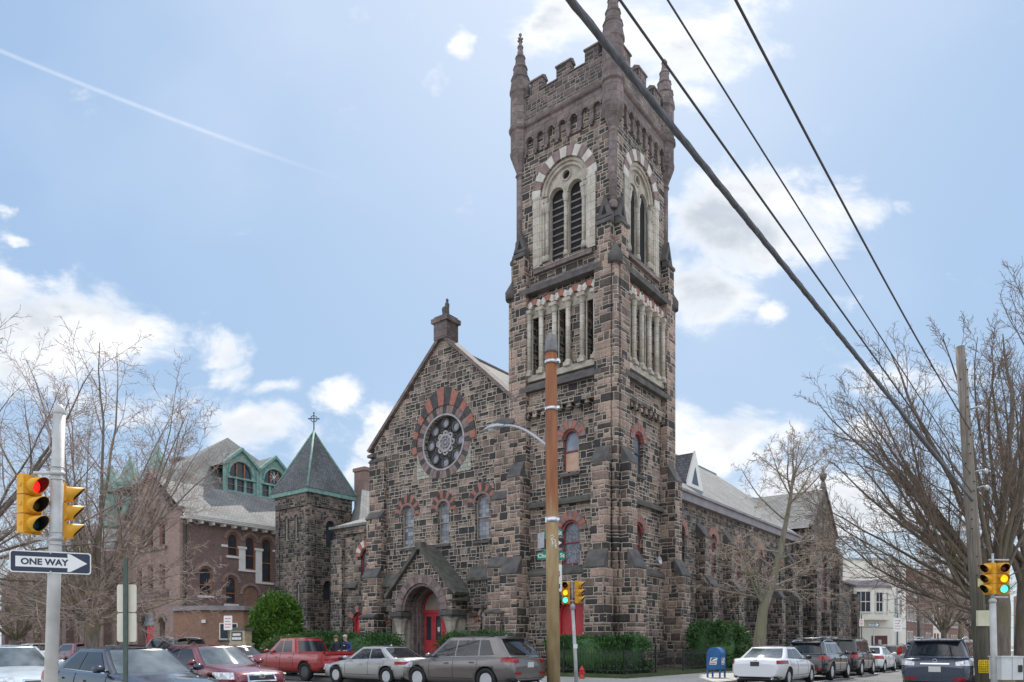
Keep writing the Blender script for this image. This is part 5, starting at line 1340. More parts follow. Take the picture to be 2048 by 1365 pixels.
# ---- the front street, near side, noses toward us
p_mr = along((-6.05, 19.4), -2.15, .92, HR)
make_car('maroon_sedan', 'maroon sedan with a chrome grille facing right in the middle row', 'car', p_mr, HR,
         sedan(4.93, 1.85, 1.48, paint('maroon_metallic', (.15, .010, .022), .25, .2), spokes=7, badge=(1, .63), badgeform='bars', grille=(.565, .69, 19, 'chrome'), head=(20, 84, .60, .77, .85, .45),
               top=[(-2.465, .78), (-2.4, .95), (-2.2, 1.0), (-1.4, 1.0), (-.8, .98), (.8, .95), (1.2, .93), (1.8, .86), (2.2, .78), (2.4, .70), (2.465, .56)], win=[(-2.465+.78, -2.465+1.12, -2.465+1.28, -2.465+1.36), (-2.465+1.18, -2.465+2.05, -2.465+1.42, -2.465+2.08), (-2.465+2.13, 2.465-1.72, -2.465+2.16, 2.465-2.3)]))
p_bl = along((-5.95, 14.5), -1.5, .92, HR)
make_car('navy_sedan', 'dark navy-blue sedan in the left foreground, its nose beside the maroon one', 'car', p_bl, HR,
         sedan(4.8, 1.84, 1.43, paint('navy_metallic', (.010, .015, .032), .2, .2), badge=(1, .60), spokes=9))
make_car('pale_blue_sedan', 'pale blue-white sedan behind the navy one, partly hidden by the one-way sign pole', 'car', along((-10.6, 18.0), -2.4, .92, HR), HR, sedan(4.8, 1.84, 1.47, paint('pale_blue_paint', (.55, .62, .68), .28, .2)))
# ---- up the side street, left kerb, tails toward us
A0 = (7.75, 25.9)
def up(d, L, W, lat=0.): return along(A0, d+L/2, W/2+lat, HU)
make_car('white_sedan', 'white sedan with wide red tail lamps parked next to the blue mailbox', 'car', up(0, 4.73, 1.84), HU,
         sedan(4.73, 1.84, 1.43, paint('white_car_paint', (.78, .78, .79), .3), tail=(22, 76, .80, .92, 1.0, .35, 'lampred'), spokes=5, linemat='chrome', handlemat='chrome', rearglass='screen', exhaust=.6, low=(.2, .36),
               plates=(('rear', -1, .80, 'trimgrey'),), mirrormat='blackp', badge=(-1, .95)))
rk = make_car('black_crossover', 'black crossover with a silver roof rack parked ahead of the white sedan', 'car', up(5.6, 4.67, 1.9), HU, suv(4.67, 1.9, 1.64, paint('black_crossover_paint', (.016, .017, .022), .18), rails='chrome', spokes=7, exhaust=.5, refl=(('lampred', 0, .5, .56),), tail=(14, 72, .86, 1.0, .8, .4, 'lampred'), badge=(-1, .98), plates=()))
for x in (-.75, .45): MB().tube([(x, -.66, 1.76), (x, .66, 1.76)], .025, 6).build('rack_bar', 'chrome', rk)
MB().box(-1.0, .75, -.62, -.3, 1.79, 1.82).build('rack_tray', 'galv', rk)
def boxy(L, W, H, pm, **k):
    S = suv(L, W, H, pm); h = L/2
    S.update(cabin=(h-1.15, h-1.6, -h+.22, -h+.08), cabw=.9, roofw=.8, rearpow=1., win=[(-h+.35, -h+1.05, -h+.45, -h+1.06), (-h+1.13, -h+2.0, -h+1.14, -h+1.98), (-h+2.08, h-1.5, -h+2.08, h-1.78)], bow=.08, tail=(4, 48, .86, 1.12, .6, .6, 'lampred'))
    S.update(k); return S
make_car('boxy_black_suv', 'boxy black SUV with upright rear glass parked two ahead of the white sedan', 'car', up(11.2, 4.5, 1.85), HU, boxy(4.5, 1.85, 1.78, paint('black_boxy_paint', (.017, .018, .02), .25), rails='blackp', tumble=.94))
make_car('white_coupe', 'white low sedan ahead of the boxy black SUV', 'car', up(16.6, 4.8, 1.85), HU, sedan(4.8, 1.85, 1.42, paint('white_coupe_paint', (.74, .74, .75), .3)))
make_car('grey_wagon', 'grey station wagon with tall red corner lamps beside the row houses', 'car', up(22.2, 4.7, 1.8), HU, boxy(4.7, 1.8, 1.5, paint('grey_wagon_paint', (.14, .145, .145), .3, .4), gc=.2, r=.33, belt=[(-3, .97), (3, .92)], top=[(-2.35, .75), (-2.3, .93), (-2.05, .97), (.6, .95), (1.1, .92), (1.7, .82), (2.15, .7), (2.3, .6), (2.35, .5)], rails='blackp', tail=(10, 44, .9, 1.34, .5, .62, 'lampred'), spoiler=False))
make_car('blue_hatchback', 'bright blue hatchback ahead of the grey wagon', 'car', up(27.8, 4.2, 1.8), HU, suv(4.2, 1.8, 1.5, paint('bright_blue_paint', (.035, .14, .42), .25), rails=None, gc=.2, r=.33, belt=[(-3, .99), (3, .95)], top=[(-2.1, .75), (-2.05, .95), (-1.8, .98), (.5, .97), (.9, .93), (1.5, .82), (1.9, .7), (2.05, .6), (2.1, .5)]))
make_car('dark_purple_suv', 'dark purple-blue SUV farther up the left kerb', 'car', up(33.2, 4.6, 1.88), HU, suv(4.6, 1.88, 1.72, paint('dark_purple_paint', (.05, .04, .09), .25)))
make_car('white_suv', 'white SUV farthest up the left kerb', 'car', up(39., 4.6, 1.88), HU, suv(4.6, 1.88, 1.75, paint('white_suv_paint', (.72, .72, .72), .3)))
# ---- right kerb
p_lx = along((11.45, 21.5), 2.4, .94, HU)
make_car('navy_suv', 'dark blue-grey SUV with clear tail lamps parked beside the wooden utility pole', 'car', p_lx, HU,
         suv(4.77, 1.885, 1.66, paint('slate_blue_metallic', (.045, .056, .085), .25, .4), tail=(10, 72, lambda u: .86+.02*u, lambda u: .97+.11*min(1, u*1.6), .8, .38, 'lampclear'), chromebar=(.90, .935, 17), badge=(-1, 1.0), rails='chrome', refl=(('lampred', 0, .44, .52),), plates=(('rear', -1, .76, 'plate'),), fin=True, low=(.24, .4)))
make_car('white_hatchback', 'white hatchback parked ahead of the blue-grey SUV, seen past the utility pole', 'car', along((11.45, 21.5), 8.3, .95, HU), HU, suv(4.4, 1.8, 1.66, paint('white_hatch_paint', (.72, .73, .74), .3), rails=None, spokes=5))
make_car('pearl_sedan', 'pale pearl sedan two ahead of the blue-grey SUV behind the big tree trunk', 'car', along((11.45, 21.5), 14.0, .95, HU), HU, sedan(4.8, 1.84, 1.47, paint('pearl_paint', (.62, .60, .60), .3)))
make_car('teal_van', 'dark teal car at the far right behind the tree trunks', 'car', (30.5, 39.), HU, suv(4.6, 1.85, 1.7, paint('dark_teal_paint', (.03, .09, .10), .3)))
# ------------------------------------------------------------------ street furniture
Z = Vector((0, 0, 1))
def signal_head(root, c, facing, sc=1., lit=(), back=False):
    """three-section yellow head; facing is a heading in the ground plane"""
    f = Vector((math.cos(facing), math.sin(facing), 0)); t = Vector((-f.y, f.x, 0)); fr = Fr(c, t, f)
    w = .135*sc; hh = .38*sc
    hb = MB()
    for k in range(3):
        z = (k-1)*.255*sc
        hb.fbox(fr, -w, w, z-.122*sc, z+.122*sc, -.11*sc, .0)
        hb.fbox(fr, -w*.82, w*.82, z-.108*sc, z+.108*sc, 0, .015*sc)
        for sg in (-1, 1): hb.fbox(fr, sg*w-.012, sg*w+.012, z-.02, z+.02, -.07*sc, -.03*sc)
    hb.fbox(fr, -w*.9, w*.9, hh-.01, hh+.02*sc, -.1*sc, -.01); hb.fbox(fr, -w*.9, w*.9, -hh-.01*sc, -hh+.01, -.1*sc, -.01)
    ho = hb.build('signal_head', 'yellow', root)
    Q = Matrix((t, Vector((0, 0, 1)), f)).transposed()
    for k, nm in enumerate(('green', 'amber', 'red')):
        z = (k-1)*.255*sc; r = .1*sc
        vs = MB(); n = 20; vo = []
        # tunnel visor: longer on top than below
        for i in range(n):
            a = 2*PI*i/n; ln = .22*sc*(.62+.38*math.sin(a)) if math.sin(a) > -.6 else .22*sc*.38
            for rr in (r*1.06, r*1.0):
                vo.append((a, ln, rr))
        pts = []
        for (a, ln, rr) in vo:
            b0 = fr.p(rr*math.cos(a), z+rr*math.sin(a), .01); pts += [b0, b0+f*ln]
        fs = []
        for i in range(n):
            j = (i+1) % n; o = i*4; q = j*4
            fs += [(o, q, q+1, o+1), (o+2, q+2, q+3, o+3), (o+1, q+1, q+3, o+3)]
        vs.add(pts, fs, 0, True)
        # dark lining inside the visor
        vi = []
        for (a, ln, rr) in vo[1::2]:
            b0 = fr.p((rr-.003)*math.cos(a), z+(rr-.003)*math.sin(a), .012); vi += [b0, b0+f*(ln-.004)]
        vs.add(vi, [(2*i, 2*((i+1) % n), 2*((i+1) % n)+1, 2*i+1) for i in range(n)], 1, True)
        vs.build('visor', ['yellow', 'blackp'], ho)
        ln_ = MB().lathe([(r*.99, .016), (r*.8, .04*sc), (r*.4, .052*sc), (.001, .056*sc)], fr.p(0, z, 0), 18, axis=Q)
        ln_.build('lens', ('lit_' if nm in lit else 'dim_')+nm, ho)
    return ho
for nm, dim, lit in (('red', (.10, .008, .008), (1., .015, .012)), ('amber', (.10, .045, .008), (1., .48, .01)), ('green', (.012, .045, .04), (.10, .95, .72))):
    M['dim_'+nm] = plain('dim_'+nm, dim, .25, var=.2)
    M['lit_'+nm] = plain('lit_'+nm, lit, .3, var=.05, emit=(lit, 1.1))
M['pole'] = plain('pale_painted_pole', (.54, .54, .53), .5, scale=4, bump=.25, bscale=14, col2=(.37, .365, .35))
M['greensteel'] = plain('dark_green_post', (.055, .085, .07), .5, var=.25, scale=8)
def rusty():
    m, g, b = newmat('rusty_painted_pole')
    ob = g.new('ShaderNodeTexCoord').outputs['Object']; x, y, z = g.sep(ob)
    streak = g.noise(g.xyz(g.mul(x, 9.), g.mul(y, 9.), g.mul(z, .55)), 1., 5, .6)
    low = g.smooth(g.add(z, g.mul(g.sub(streak, .5), 3.4)), 4.6, 6.2)
    tan = g.ramp(g.noise(g.xyz(g.mul(x, 6), g.mul(y, 6), g.mul(z, 1.5)), 1., 4), [(.3, (.36, .24, .11)), (.7, (.50, .37, .20))])
    rust = g.ramp(streak, [(.25, (.13, .055, .032)), (.5, (.27, .095, .035)), (.75, (.40, .17, .06))])
    g.put(b.inputs['Base Color'], g.mix(low, tan, rust)); b.inputs['Roughness'].default_value = .7
    g.put(b.inputs['Normal'], g.bump(g.noise(ob, 25., 4), .25, .01)); return m
M['rusty'] = rusty()
def wood():
    m, g, b = newmat('weathered_pole_wood')
    x, y, z = g.sep(g.new('ShaderNodeTexCoord').outputs['Object'])
    s = g.noise(g.xyz(g.mul(x, 34.), g.mul(y, 34.), g.mul(z, .9)), 1., 5, .65)
    base = g.ramp(s, [(.28, (.075, .062, .05)), (.5, (.20, .17, .14)), (.75, (.31, .275, .235))])
    low = g.smooth(z, 2.2, 4.2, .8, 0.)
    g.put(b.inputs['Base Color'], g.mix(low, base, g.ramp(s, [(.3, (.04, .042, .032)), (.7, (.13, .125, .09))]))); b.inputs['Roughness'].default_value = .85
    g.put(b.inputs['Normal'], g.bump(s, .8, .02)); return m
M['wood'] = wood()
def put_text(txt, fr, a, z, size, d, mat, parent, name='lettering', bold=.0, sx=1.):
    v, f = text_mesh(txt, size, .0015, bold)
    return MB().add([fr.p(a+p.x*sx, z+p.y, d+p.z) for p in v], f).build(name, mat, parent)
def rrect(a0, a1, z0, z1, r, n=5):
    out = []
    for cx, cz, s in ((a1-r, z0+r, -90), (a1-r, z1-r, 0), (a0+r, z1-r, 90), (a0+r, z0+r, 180)):
        out += [(cx+r*math.cos(R(s+90*i/n)), cz+r*math.sin(R(s+90*i/n))) for i in range(n+1)]
    return out
def one_way(root, fr, wd, ht):
    """navy plate, white arrow pointing along +a, the words inside it"""
    so = MB().prism(fr, rrect(-wd/2, wd/2, -ht/2, ht/2, .035), 0, .006).build('sign_plate', 'signwhite', root, label='one-way arrow plate')
    k = wd/.914; e = .014*k
    MB().prism(fr, rrect(-wd/2+e, wd/2-e, -ht/2+e, ht/2-e, .03), .006, .008).build('sign_field', 'signnavy', so)
    sh = .068*k; hx = .19*k; hd = .118*k
    ar = [(-wd/2+.065*k, -sh), (hx, -sh), (hx-.008*k, -hd+.008*k), (hx, -hd), (hx+.03*k, -hd+.002), (wd/2-.045*k, 0), (hx+.03*k, hd-.002), (hx, hd), (hx-.008*k, hd-.008*k), (hx, sh), (-wd/2+.065*k, sh)]
    MB().prism(fr, ar, .008, .0095).build('arrow', 'signwhite', so)
    put_text('ONE WAY', fr, -.072*k, -.002, .112*k, .0105, 'signnavy', so, bold=.004, sx=1.0)
    return so
# --- left signal pole -------------------------------------------------------
LPX, LPY = -6.22, 9.8
lp = thing('traffic_signal_pole', 'white painted signal pole in the left foreground with yellow heads and a one-way sign', 'traffic light', (LPX, LPY, .15))
ln_ = Vector((.032, 0, 0))    # the pole leans slightly to the right
pl = lambda z: ln_*(z-1.2)
pz_ = lambda z: pl(z)+Z*z
MB().tube([pz_(0), pz_(2.2), pz_(4.42)], [.084, .08, .075], 16).lathe([(.076, 4.42), (.078, 4.44), (.066, 4.5), (.03, 4.55), (.002, 4.56)], pl(4.42).xy.to_3d(), 16).build('pole', 'pole', lp)
MB().lathe([(.13, 0), (.13, .12), (.1, .22)], pl(0), 12, smooth=False).build('pole_base', 'pole', lp)
f1 = R(-16); c1 = pl(3.1)+Vector((-.27, -.08, 3.18)); signal_head(lp, c1, f1, 1.0, lit=('red',))
f2 = R(28); c2 = pl(3.1)+Vector((-.02, .24, 3.14)); signal_head(lp, c2, f2, 1.0, lit=())
br = MB()
for z in (3.62, 2.74):
    br.tube([pl(z)+Z*z, (c1.x, c1.y+.03, z), (c1.x, c1.y+.03, z-.06 if z > 3.2 else z+.06)], .022, 8); br.tube([pl(z)+Z*z, (c2.x-.04, c2.y, z), (c2.x-.04, c2.y, z-.06 if z > 3.2 else z+.06)], .022, 8)
    br.lathe([(.092, z-.03), (.092, z+.03)], pl(z), 14)
    br.lathe([(.086, z-.09), (.086, z-.075)], pl(z), 14); br.lathe([(.086, z+.075), (.086, z+.09)], pl(z), 14)
br.build('bracket', 'galv', lp)
ow = Fr(pl(2.4)+Vector((-.0, -.085, 2.41)), (math.cos(R(26)), math.sin(R(26)), 0), (math.sin(R(26)), -math.cos(R(26)), 0))
ow.o = ow.o+ow.t*.005; so = one_way(lp, ow, .93, .29)
MB().lathe([(.012, 0), (.012, .012)], ow.p(.0, .125, .01), 8, axis=Matrix.Rotation(R(90), 3, 'X')).lathe([(.012, 0), (.012, .012)], ow.p(.0, -.125, .01), 8, axis=Matrix.Rotation(R(90), 3, 'X')).build('sign_bolt', 'galv', lp)
# --- sign post seen from behind ----------------------------------------------
bp = thing('sign_post', 'dark green steel post carrying two pale sign plates seen from behind, left foreground', 'sign', (-6.72, 12.6, .15))
pf = Fr((0, 0, 0), (1, 0, 0), (0, -1, 0))
MB().fbox(pf, -.035, .035, 0, 2.82, .0, .012).fbox(pf, -.035, -.02, 0, 2.82, -.03, 0).fbox(pf, .02, .035, 0, 2.82, -.03, 0).build('post', 'greensteel', bp)
for z0, z1 in ((1.36, 1.86), (1.88, 2.36)): MB().prism(pf, rrect(-.17, .17, z0, z1, .04), -.05, -.044).build('sign_plate', 'sign_back', bp) if 'sign_back' in M else MB().prism(pf, rrect(-.17, .17, z0, z1, .04), -.05, -.044).build('sign_plate', plain('sign_back', (.60, .58, .50), .6, var=.06), bp)
MB().add([pf.p(0, .3+.12*i, .013) for i in range(20)], []).build('bolts', 'steel', bp) if False else None
# --- rusty lamp column ---------------------------------------------------------
RX, RY = 1.31, 22.8
rp = thing('street_lamp', 'tall rusty tan steel lamp column with bright bands and a curved lamp arm', 'street lamp', (RX, RY, .14))
MB().tube([(0, 0, 0), (-.05, 0, 5.), (-.085, 0, 10.55)], [.213, .2, .178], 24).build('column', 'rusty', rp)
MB().lathe([(.20, 10.5), (.205, 10.58), (.205, 10.72), (.19, 10.9), (.13, 11.04), (.05, 11.12), (.001, 11.13)], (-.085, 0, 0), 20).build('column_cap', plain('grey_iron_cap', (.19, .185, .19), .6, var=.25), rp)
for z, hgt in ((10.2, .1), (8.73, .1), (5.24, .17)):
    bm_ = MB().lathe([(.195, z-hgt/2), (.205, z-hgt/2), (.205, z+hgt/2), (.195, z+hgt/2)], (-.05-.035*(z-5)/5.5, 0, 0), 24); bm_.box(-.27, -.22, -.1, .02, z-hgt/2, z+hgt/2); bm_.box(.08, .17, -.23, -.17, z-.04, z+.04)
    if z > 9: bm_.box(.12, .2, -.12, .02, z-hgt/2, z+hgt/2)
    bm_.build('pole_band', 'steel', rp)
ad = Vector((-.80, .60, 0))
pts = [Vector((-.1, 0, 7.5))+ad*(1.95*u)+Z*(1.05*math.sin(u*PI/2)**1.0) for u in [i/10 for i in range(11)]]
MB().tube(pts, [.045]*6+[.04]*5, 10).build('lamp_arm', 'galv', rp)
e = pts[-1]; T_ = Matrix((ad, Vector((-ad.y, ad.x, 0)), Z)).transposed()
lm = MB(); n = 14; rings = [(-.12, .05, .05, .0), (.0, .09, .07, .01), (.15, .14, .1, .02), (.4, .18, .11, .01), (.6, .15, .08, -.01), (.72, .07, .04, -.02), (.75, .01, .01, -.02)]
vv = []
for (x, wy, wz, dz_) in rings: vv += [e+T_@Vector((x, wy*math.cos(2*PI*k/n), dz_+wz*max(-.45, math.sin(2*PI*k/n)))) for k in range(n)]
lm.add(vv, [(i*n+k, i*n+(k+1) % n, (i+1)*n+(k+1) % n, (i+1)*n+k) for i in range(len(rings)-1) for k in range(n)], 0, True)
lo = lm.build('lamp_head', 'galv', rp)
MB().lathe([(.001, -.14), (.1, -.12), (.145, -.06), (.15, -.03)], (0, 0, 0), 14).build('lamp_lens', plain('lamp_glass', (.52, .52, .48), .25), lo, e+T_@Vector((.4, 0, 0)))
gr = MB()   # white graffiti tag scrawled on the column
for st_ in ([(-.1, .18), (-.02, .23), (.03, .17), (-.06, .12), (-.02, .02), (.0, -.15)], [(-.06, .12), (.09, .06), (.06, -.02), (-.05, -.06)], [(.06, -.1), (.12, -.16), (.07, -.2)], [(.1, -.02), (.09, -.18)]):
    gr.tube([Vector((-.03+a*.9, -math.sqrt(max(.0, .2055**2-(a*.9)**2)), 4.52+z)) for a, z in st_], .014, 4)
gr.build('graffiti', 'signwhite', rp)
# --- street name signs on their own post behind the lamp column ---------------------
sp = thing('street_sign_post', 'street sign post hidden behind the rusty lamp column, green name blades and arrow', 'street sign', (1.30, 24.2, .14))
MB().tube([(0, 0, 0), (0, 0, 5.2)], .035, 8).build('post', 'galv', sp)
b1 = Fr((0, -.05, 0), (.985, -.17, 0), (-.17, -.985, 0))
def blade(root, fr, txt, w_, z, hgt, size, crest=True):
    pts_ = rrect(-w_/2, w_/2, z-hgt/2, z+hgt/2, .03)
    if crest: pts_ = [(-w_/2, z-hgt/2), (w_/2, z-hgt/2), (w_/2, z+hgt*.35)]+[(w_/2*math.cos(t)*.75, z+hgt*.35+hgt*.35*math.sin(t)) for t in [PI*i/8 for i in range(1, 8)]]+[(-w_/2, z+hgt*.35)]
    o = MB().prism(fr, pts_, 0, .006).build('name_blade', 'signgreen', root, label='green street name blade reading '+txt)
    put_text(txt, fr, 0, z-.01, size, .008, 'signwhite', o, bold=.004)
blade(sp, b1, 'Christian St', .93, 4.3, .26, .19)
b2 = Fr((.08, -.07, 0), (.95, -.3, 0), (-.3, -.95, 0))
blade(sp, b2, '10th St', .62, 5.05, .24, .2)
ao = MB().fbox(b2, -.32, .32, 4.55, 4.87, 0, .006).build('arrow_plate', 'blackp', sp)
MB().prism(b2, [(-.26, 4.65), (.1, 4.65), (.1, 4.59), (.29, 4.71), (.1, 4.83), (.1, 4.77), (-.26, 4.77)], .006, .009).build('arrow', 'signwhite', ao)
bs_ = Fr((-.33, -.02, 0), (-.5, .86, 0), (-.86, -.5, 0)); MB().fbox(bs_, -.2, .2, 4.55, 5.05, 0, .006).build('sign_plate', 'galv', sp)
rr_ = Fr((.1, -.09, 0), (1, 0, 0), (0, -1, 0))
ro_ = MB().prism(rr_, rrect(-.26, .26, 3.1, 4.0, .04), 0, .006).build('sign_plate', 'signwhite', sp)
MB().ring(rr_, 0, 3.68, .14, .2, .006, .009, 0, 2*PI, 1, sub=24).build('red_ring', 'signred', ro_)
MB().fbox(rr_,   .12, .2, 3.2, 3.35, .006, .009).build('sign_mark', 'blackp', ro_)
# --- middle signal -----------------------------------------------------------------
mp = thing('traffic_signal_pole', 'slim leaning grey signal pole before the tower hedge with two small yellow heads', 'traffic light', (2.22, 25., .14))
MB().tube([(0, 0, 0), (-.04, 0, 1.0), (-.13, 0, 2.62)], [.068, .062, .056], 12).build('pole', 'pole', mp)
MB().lathe([(.09, 2.55), (.09, 2.72), (.04, 2.76)], (-.13, 0, 0), 10).tube([(-.13, 0, 2.6), (-.16, 0, 3.55)], .03, 8).build('pole_top', 'galv', mp)
mb = MB()
for z in (2.72+.12, 3.5): mb.tube([(-.42, -.02, z), (.12, -.02, z)], .022, 6)
mb.build('bracket', 'galv', mp)
signal_head(mp, Vector((-.37, -.02, 3.12)), R(-105), 1.0, lit=('amber', 'green')); signal_head(mp, Vector((.08, -.02, 3.14)), R(-18), 1.0, lit=())
MB().fbox(pf, -.11, .03, 1.2, 1.35, .06, .075).build('sticker', 'signwhite', mp)
# --- right signal ---------------------------------------------------------------------
qp = thing('traffic_signal_pole', 'white signal pole beside the wooden utility pole with a grey control box', 'traffic light', (11.32, 17., .15))
MB().tube([(0, 0, 0), (-.05, 0, 2.35)], [.075, .068], 14).lathe([(.08, 2.3), (.08, 2.36), (.05, 2.4)], (-.05, 0, 0), 12).build('pole', 'pole', qp)
MB().tube([(-.05, 0, 2.35), (-.05, 0, 3.45)], .028, 8).tube([(-.15, 0, 3.3), (.33, 0, 3.3)], .02, 6).tube([(-.08, 0, 2.43), (.3, 0, 2.43)], .024, 6).build('bracket', 'galv', qp)
signal_head(qp, Vector((.2, .0, 2.86)), R(-108), .94, lit=('amber', 'green')); signal_head(qp, Vector((-.12, .05, 2.86)), R(200), .94, lit=())
bo = MB().box(.0, .5, -.24, .2, .5, 1.02).box(-.02, .52, -.26, .22, 1.02, 1.05).build('control_box', plain('grey_cabinet_paint', (.55, .56, .56), .5, var=.08), qp)
MB().box(.38, .47, -.262, -.24, .68, .84).build('latch', 'blackp', bo); MB().box(.24, .246, -.243, -.24, .5, 1.02).build('door_seam', 'blackp', bo)
MB().tube([(-.02, -.05, 2.0), (.0, -.08, 2.15), (-.02, -.08, 2.25)], .012, 5).build('tape', 'signgreen', qp) if False else None
# --- utility pole -------------------------------------------------------------------------
UX, UY = 11.66, 17.9
up_ = thing('utility_pole', 'weathered leaning wooden utility pole on the right with a pale box and a yellow reflector', 'utility pole', (UX, UY, .1))
MB().tube([(0, 0, 0), (-.2, 0, 3.), (-.42, 0, 6.2), (-.6, 0, 8.72)], [.172, .152, .124, .102], 18).build('pole', 'wood', up_)
uf = lambda z: Fr((-.07*z, 0, 0), (1, 0, 0), (0, -1, 0))
MB().fbox(uf(2.0), -.17, .17, 1.82, 2.2, .17, .25).build('pole_box', plain('pale_plastic_box', (.60, .58, .42), .6, var=.1), up_)
MB().fbox(uf(3.), -.06, .06, 2.78, 2.98, .165, .175).build('paper_tag', plain('yellowed_paper', (.55, .54, .30), .8), up_)
yb = MB(); fb = uf(.9)
for i in range(9): 
    a = -.18+.36*i/8; yb.tube([fb.p(a, .68, .185-.5*a*a), fb.p(a, .98, .185-.5*a*a)], .011, 4)
for i in range(8): z = .68+.3*i/7; yb.tube([fb.p(-.18+.045*k, z, .187-.5*(-.18+.045*k)**2) for k in range(9)], .011, 4)
yb.build('reflector_mesh', plain('reflector_yellow', (.80, .55, .02), .5), up_)
hb_ = MB()
for i in range(26):
    z = 2.6+i*.23; t = -PI/2+rnd.uniform(-1, 1); x0 = -.2+(-.4/5.7)*(z-3); rr0 = .168-.0095*(z-2.9)
    hb_.lathe([(.016, 0), (.016, .02)], (x0+rr0*math.cos(t), rr0*math.sin(t), z), 6, axis=Matrix.Rotation(R(90), 3, 'X'))
hb_.build('bolt_holes', 'dark', up_)
hw = MB()
for z, x in ((7.15, -.44), (5.6, -.32), (5.2, -.3)): hw.tube([(x, 0, z), (x+.2, -.12, z+.05), (x+.24, -.2, z)], .025, 5); hw.lathe([(.03, z-.06), (.05, z), (.03, z+.06)], (x+.24, -.2, 0), 8)
hw.build('insulator', 'galv', up_)
# --- overhead lines, from the pole back over the viewer's head -----------------------------
def wire(name, label, a, b, rad, sag, mat='cable', ext=1.7, n=40, wrap=False):
    a, b = Vector(a), Vector(b); pts = []
    for i in range(n+1):
        u = i/n*ext; p = a.lerp(b, u); p.z -= sag*4*u*(1-u); pts.append(p)
    mb = MB().tube(pts, rad, 8)
    o = mb.build(name, mat); tag(o, label, 'cable', 'overhead cables meeting at the wooden pole')
    return o, pts
M['cable'] = plain('black_cable', (.055, .05, .055), .55, var=.2); M['bundle'] = plain('grey_cable_bundle', (.10, .105, .12), .45, .2, var=.3, scale=14)
A_ = lambda x, z: (x, 17.85, z)
o, pts = wire('cable_bundle', 'thick twisted grey cable bundle, the lowest line crossing in front of the tower', A_(11.35, 5.0), (.5, 6.25, 7.02), .034, .0, 'bundle')
tw = MB()
for k in range(3):
    q = []
    for i in range(240):
        u = i/239*(len(pts)-1); j = min(int(u), len(pts)-2); p = pts[j].lerp(pts[j+1], u-j); a = i*.55+k*2.1
        q.append(p+Vector((math.cos(a)*.7, -math.cos(a)*.7, math.sin(a)))*.034)
    tw.tube(q, .0035, 4)
tw.build('lashing_wire', plain('dull_lashing_wire', (.20, .20, .215), .5, .4, var=.3), o)
wire('overhead_cable', 'black cable directly above the thick bundle', A_(11.33, 5.2), (1.03, 6.92, 7.61), .0135, .02)
wire('overhead_cable', 'thinnest black cable, third from the bottom', A_(11.3, 5.65), (1.49, 6.95, 7.64), .01, .06)
wire('overhead_cable', 'black cable highest on the right, nearest the pole top', A_(11.28, 6.75), (2.19, 7.1, 7.77), .0145, .12)
for i, (z, y) in enumerate(((7.2, 70.), (5.2, 69.), (3.55, 60.))):
    o = MB().tube([(20+10*u, y+6*u, z-.5*math.sin(PI*u/4)) for u in range(6)], .022, 5).build('span_wire', 'cable'); tag(o, ['topmost thin wire across the side street before the cream house', 'middle thin wire across the side street before the bay window', 'lowest thickest wire across the side street under the bay window'][i], 'cable', 'wires across the side street')
# --- mailbox -------------------------------------------------------------------------------
mbx = thing('mailbox', 'blue street mailbox with rounded top on four legs on the corner pavement', 'mailbox', LW(5.45, -1.8, .15), TH)
mf = Fr((0, 0, 0), (1, 0, 0), (0, -1, 0)); HW = .285; HD = .29
prof = rrect(-HW, HW, .33, .9, .02, 2)[:6]; prof = [(-HW, .33), (HW, .33), (HW, .95)]+[(HW*math.cos(t), .95+HW*.92*math.sin(t)) for t in [PI*i/16 for i in range(1, 16)]]+[(-HW, .95)]
M['mailblue'] = plain('mailbox_blue', (.025, .115, .29), .4, var=.2, scale=5, bump=.05)
MB().prism(mf, prof, -HD, HD).build('box', 'mailblue', mbx)
ri = MB().prism(mf, [(a*1.04, .33+(z-.33)*1.02) for a, z in prof], HD-.05, HD-.02).prism(mf, [(a*1.04, .33+(z-.33)*1.02) for a, z in prof], -HD+.02, -HD+.05); ri.build('rim_band', 'mailblue', mbx)
for sx in (-1, 1):
    for sy in (-1, 1): MB().box(sx*(HW-.03)-.03, sx*(HW-.03)+.03, sy*(HD-.03)-.03, sy*(HD-.03)+.03, 0, .36).build('leg', 'mailblue', mbx)
def postal(fr, d):
    po_ = MB().prism(fr, [(-.17, .52), (.12, .52), (.17, .8), (-.12, .8)], d, d+.004).build('mail_emblem', 'signwhite', mbx)
    MB().prism(fr, [(-.12, .64), (.14, .66), (.15, .7), (.02, .675)], d+.004, d+.006).prism(fr, [(-.11, .655), (-.09, .75), (-.04, .775), (.0, .73), (-.05, .69)], d+.004, d+.006).prism(fr, [(.0, .745), (.12, .77), (.14, .78), (-.06, .79)], d+.004, d+.006).build('eagle_mark', 'signnavy', po_)
    MB().fbox(fr, -.14, .1, .575, .6, d+.004, d+.006).fbox(fr, -.145, .09, .54, .565, d+.004, d+.006).build('lettering_strip', 'signred', po_)
postal(mf, HD); postal(Fr((0, 0, 0), (0, 1, 0), (1, 0, 0)), HW)
# --- hydrant -------------------------------------------------------------------------------
hy = thing('fire_hydrant', 'small red hydrant at the foot of the tower hedge', 'hydrant', (2.72, 28.2, .15))
MB().lathe([(.16, 0), (.16, .06), (.11, .08), (.11, .42), (.14, .44), (.14, .5), (.11, .54), (.05, .62), (.04, .68), (.001, .69)], (0, 0, 0), 14).build('barrel', 'signred', hy)
for d in (0, 90, 180): MB().lathe([(.055, .08), (.055, .17), (.03, .19)], (0, 0, .34), 10, axis=Matrix.Rotation(R(d+200), 3, 'Z')@Matrix.Rotation(R(90), 3, 'Y')).build('outlet', 'signred', hy)
hy.scale = (.72, .72, .72)
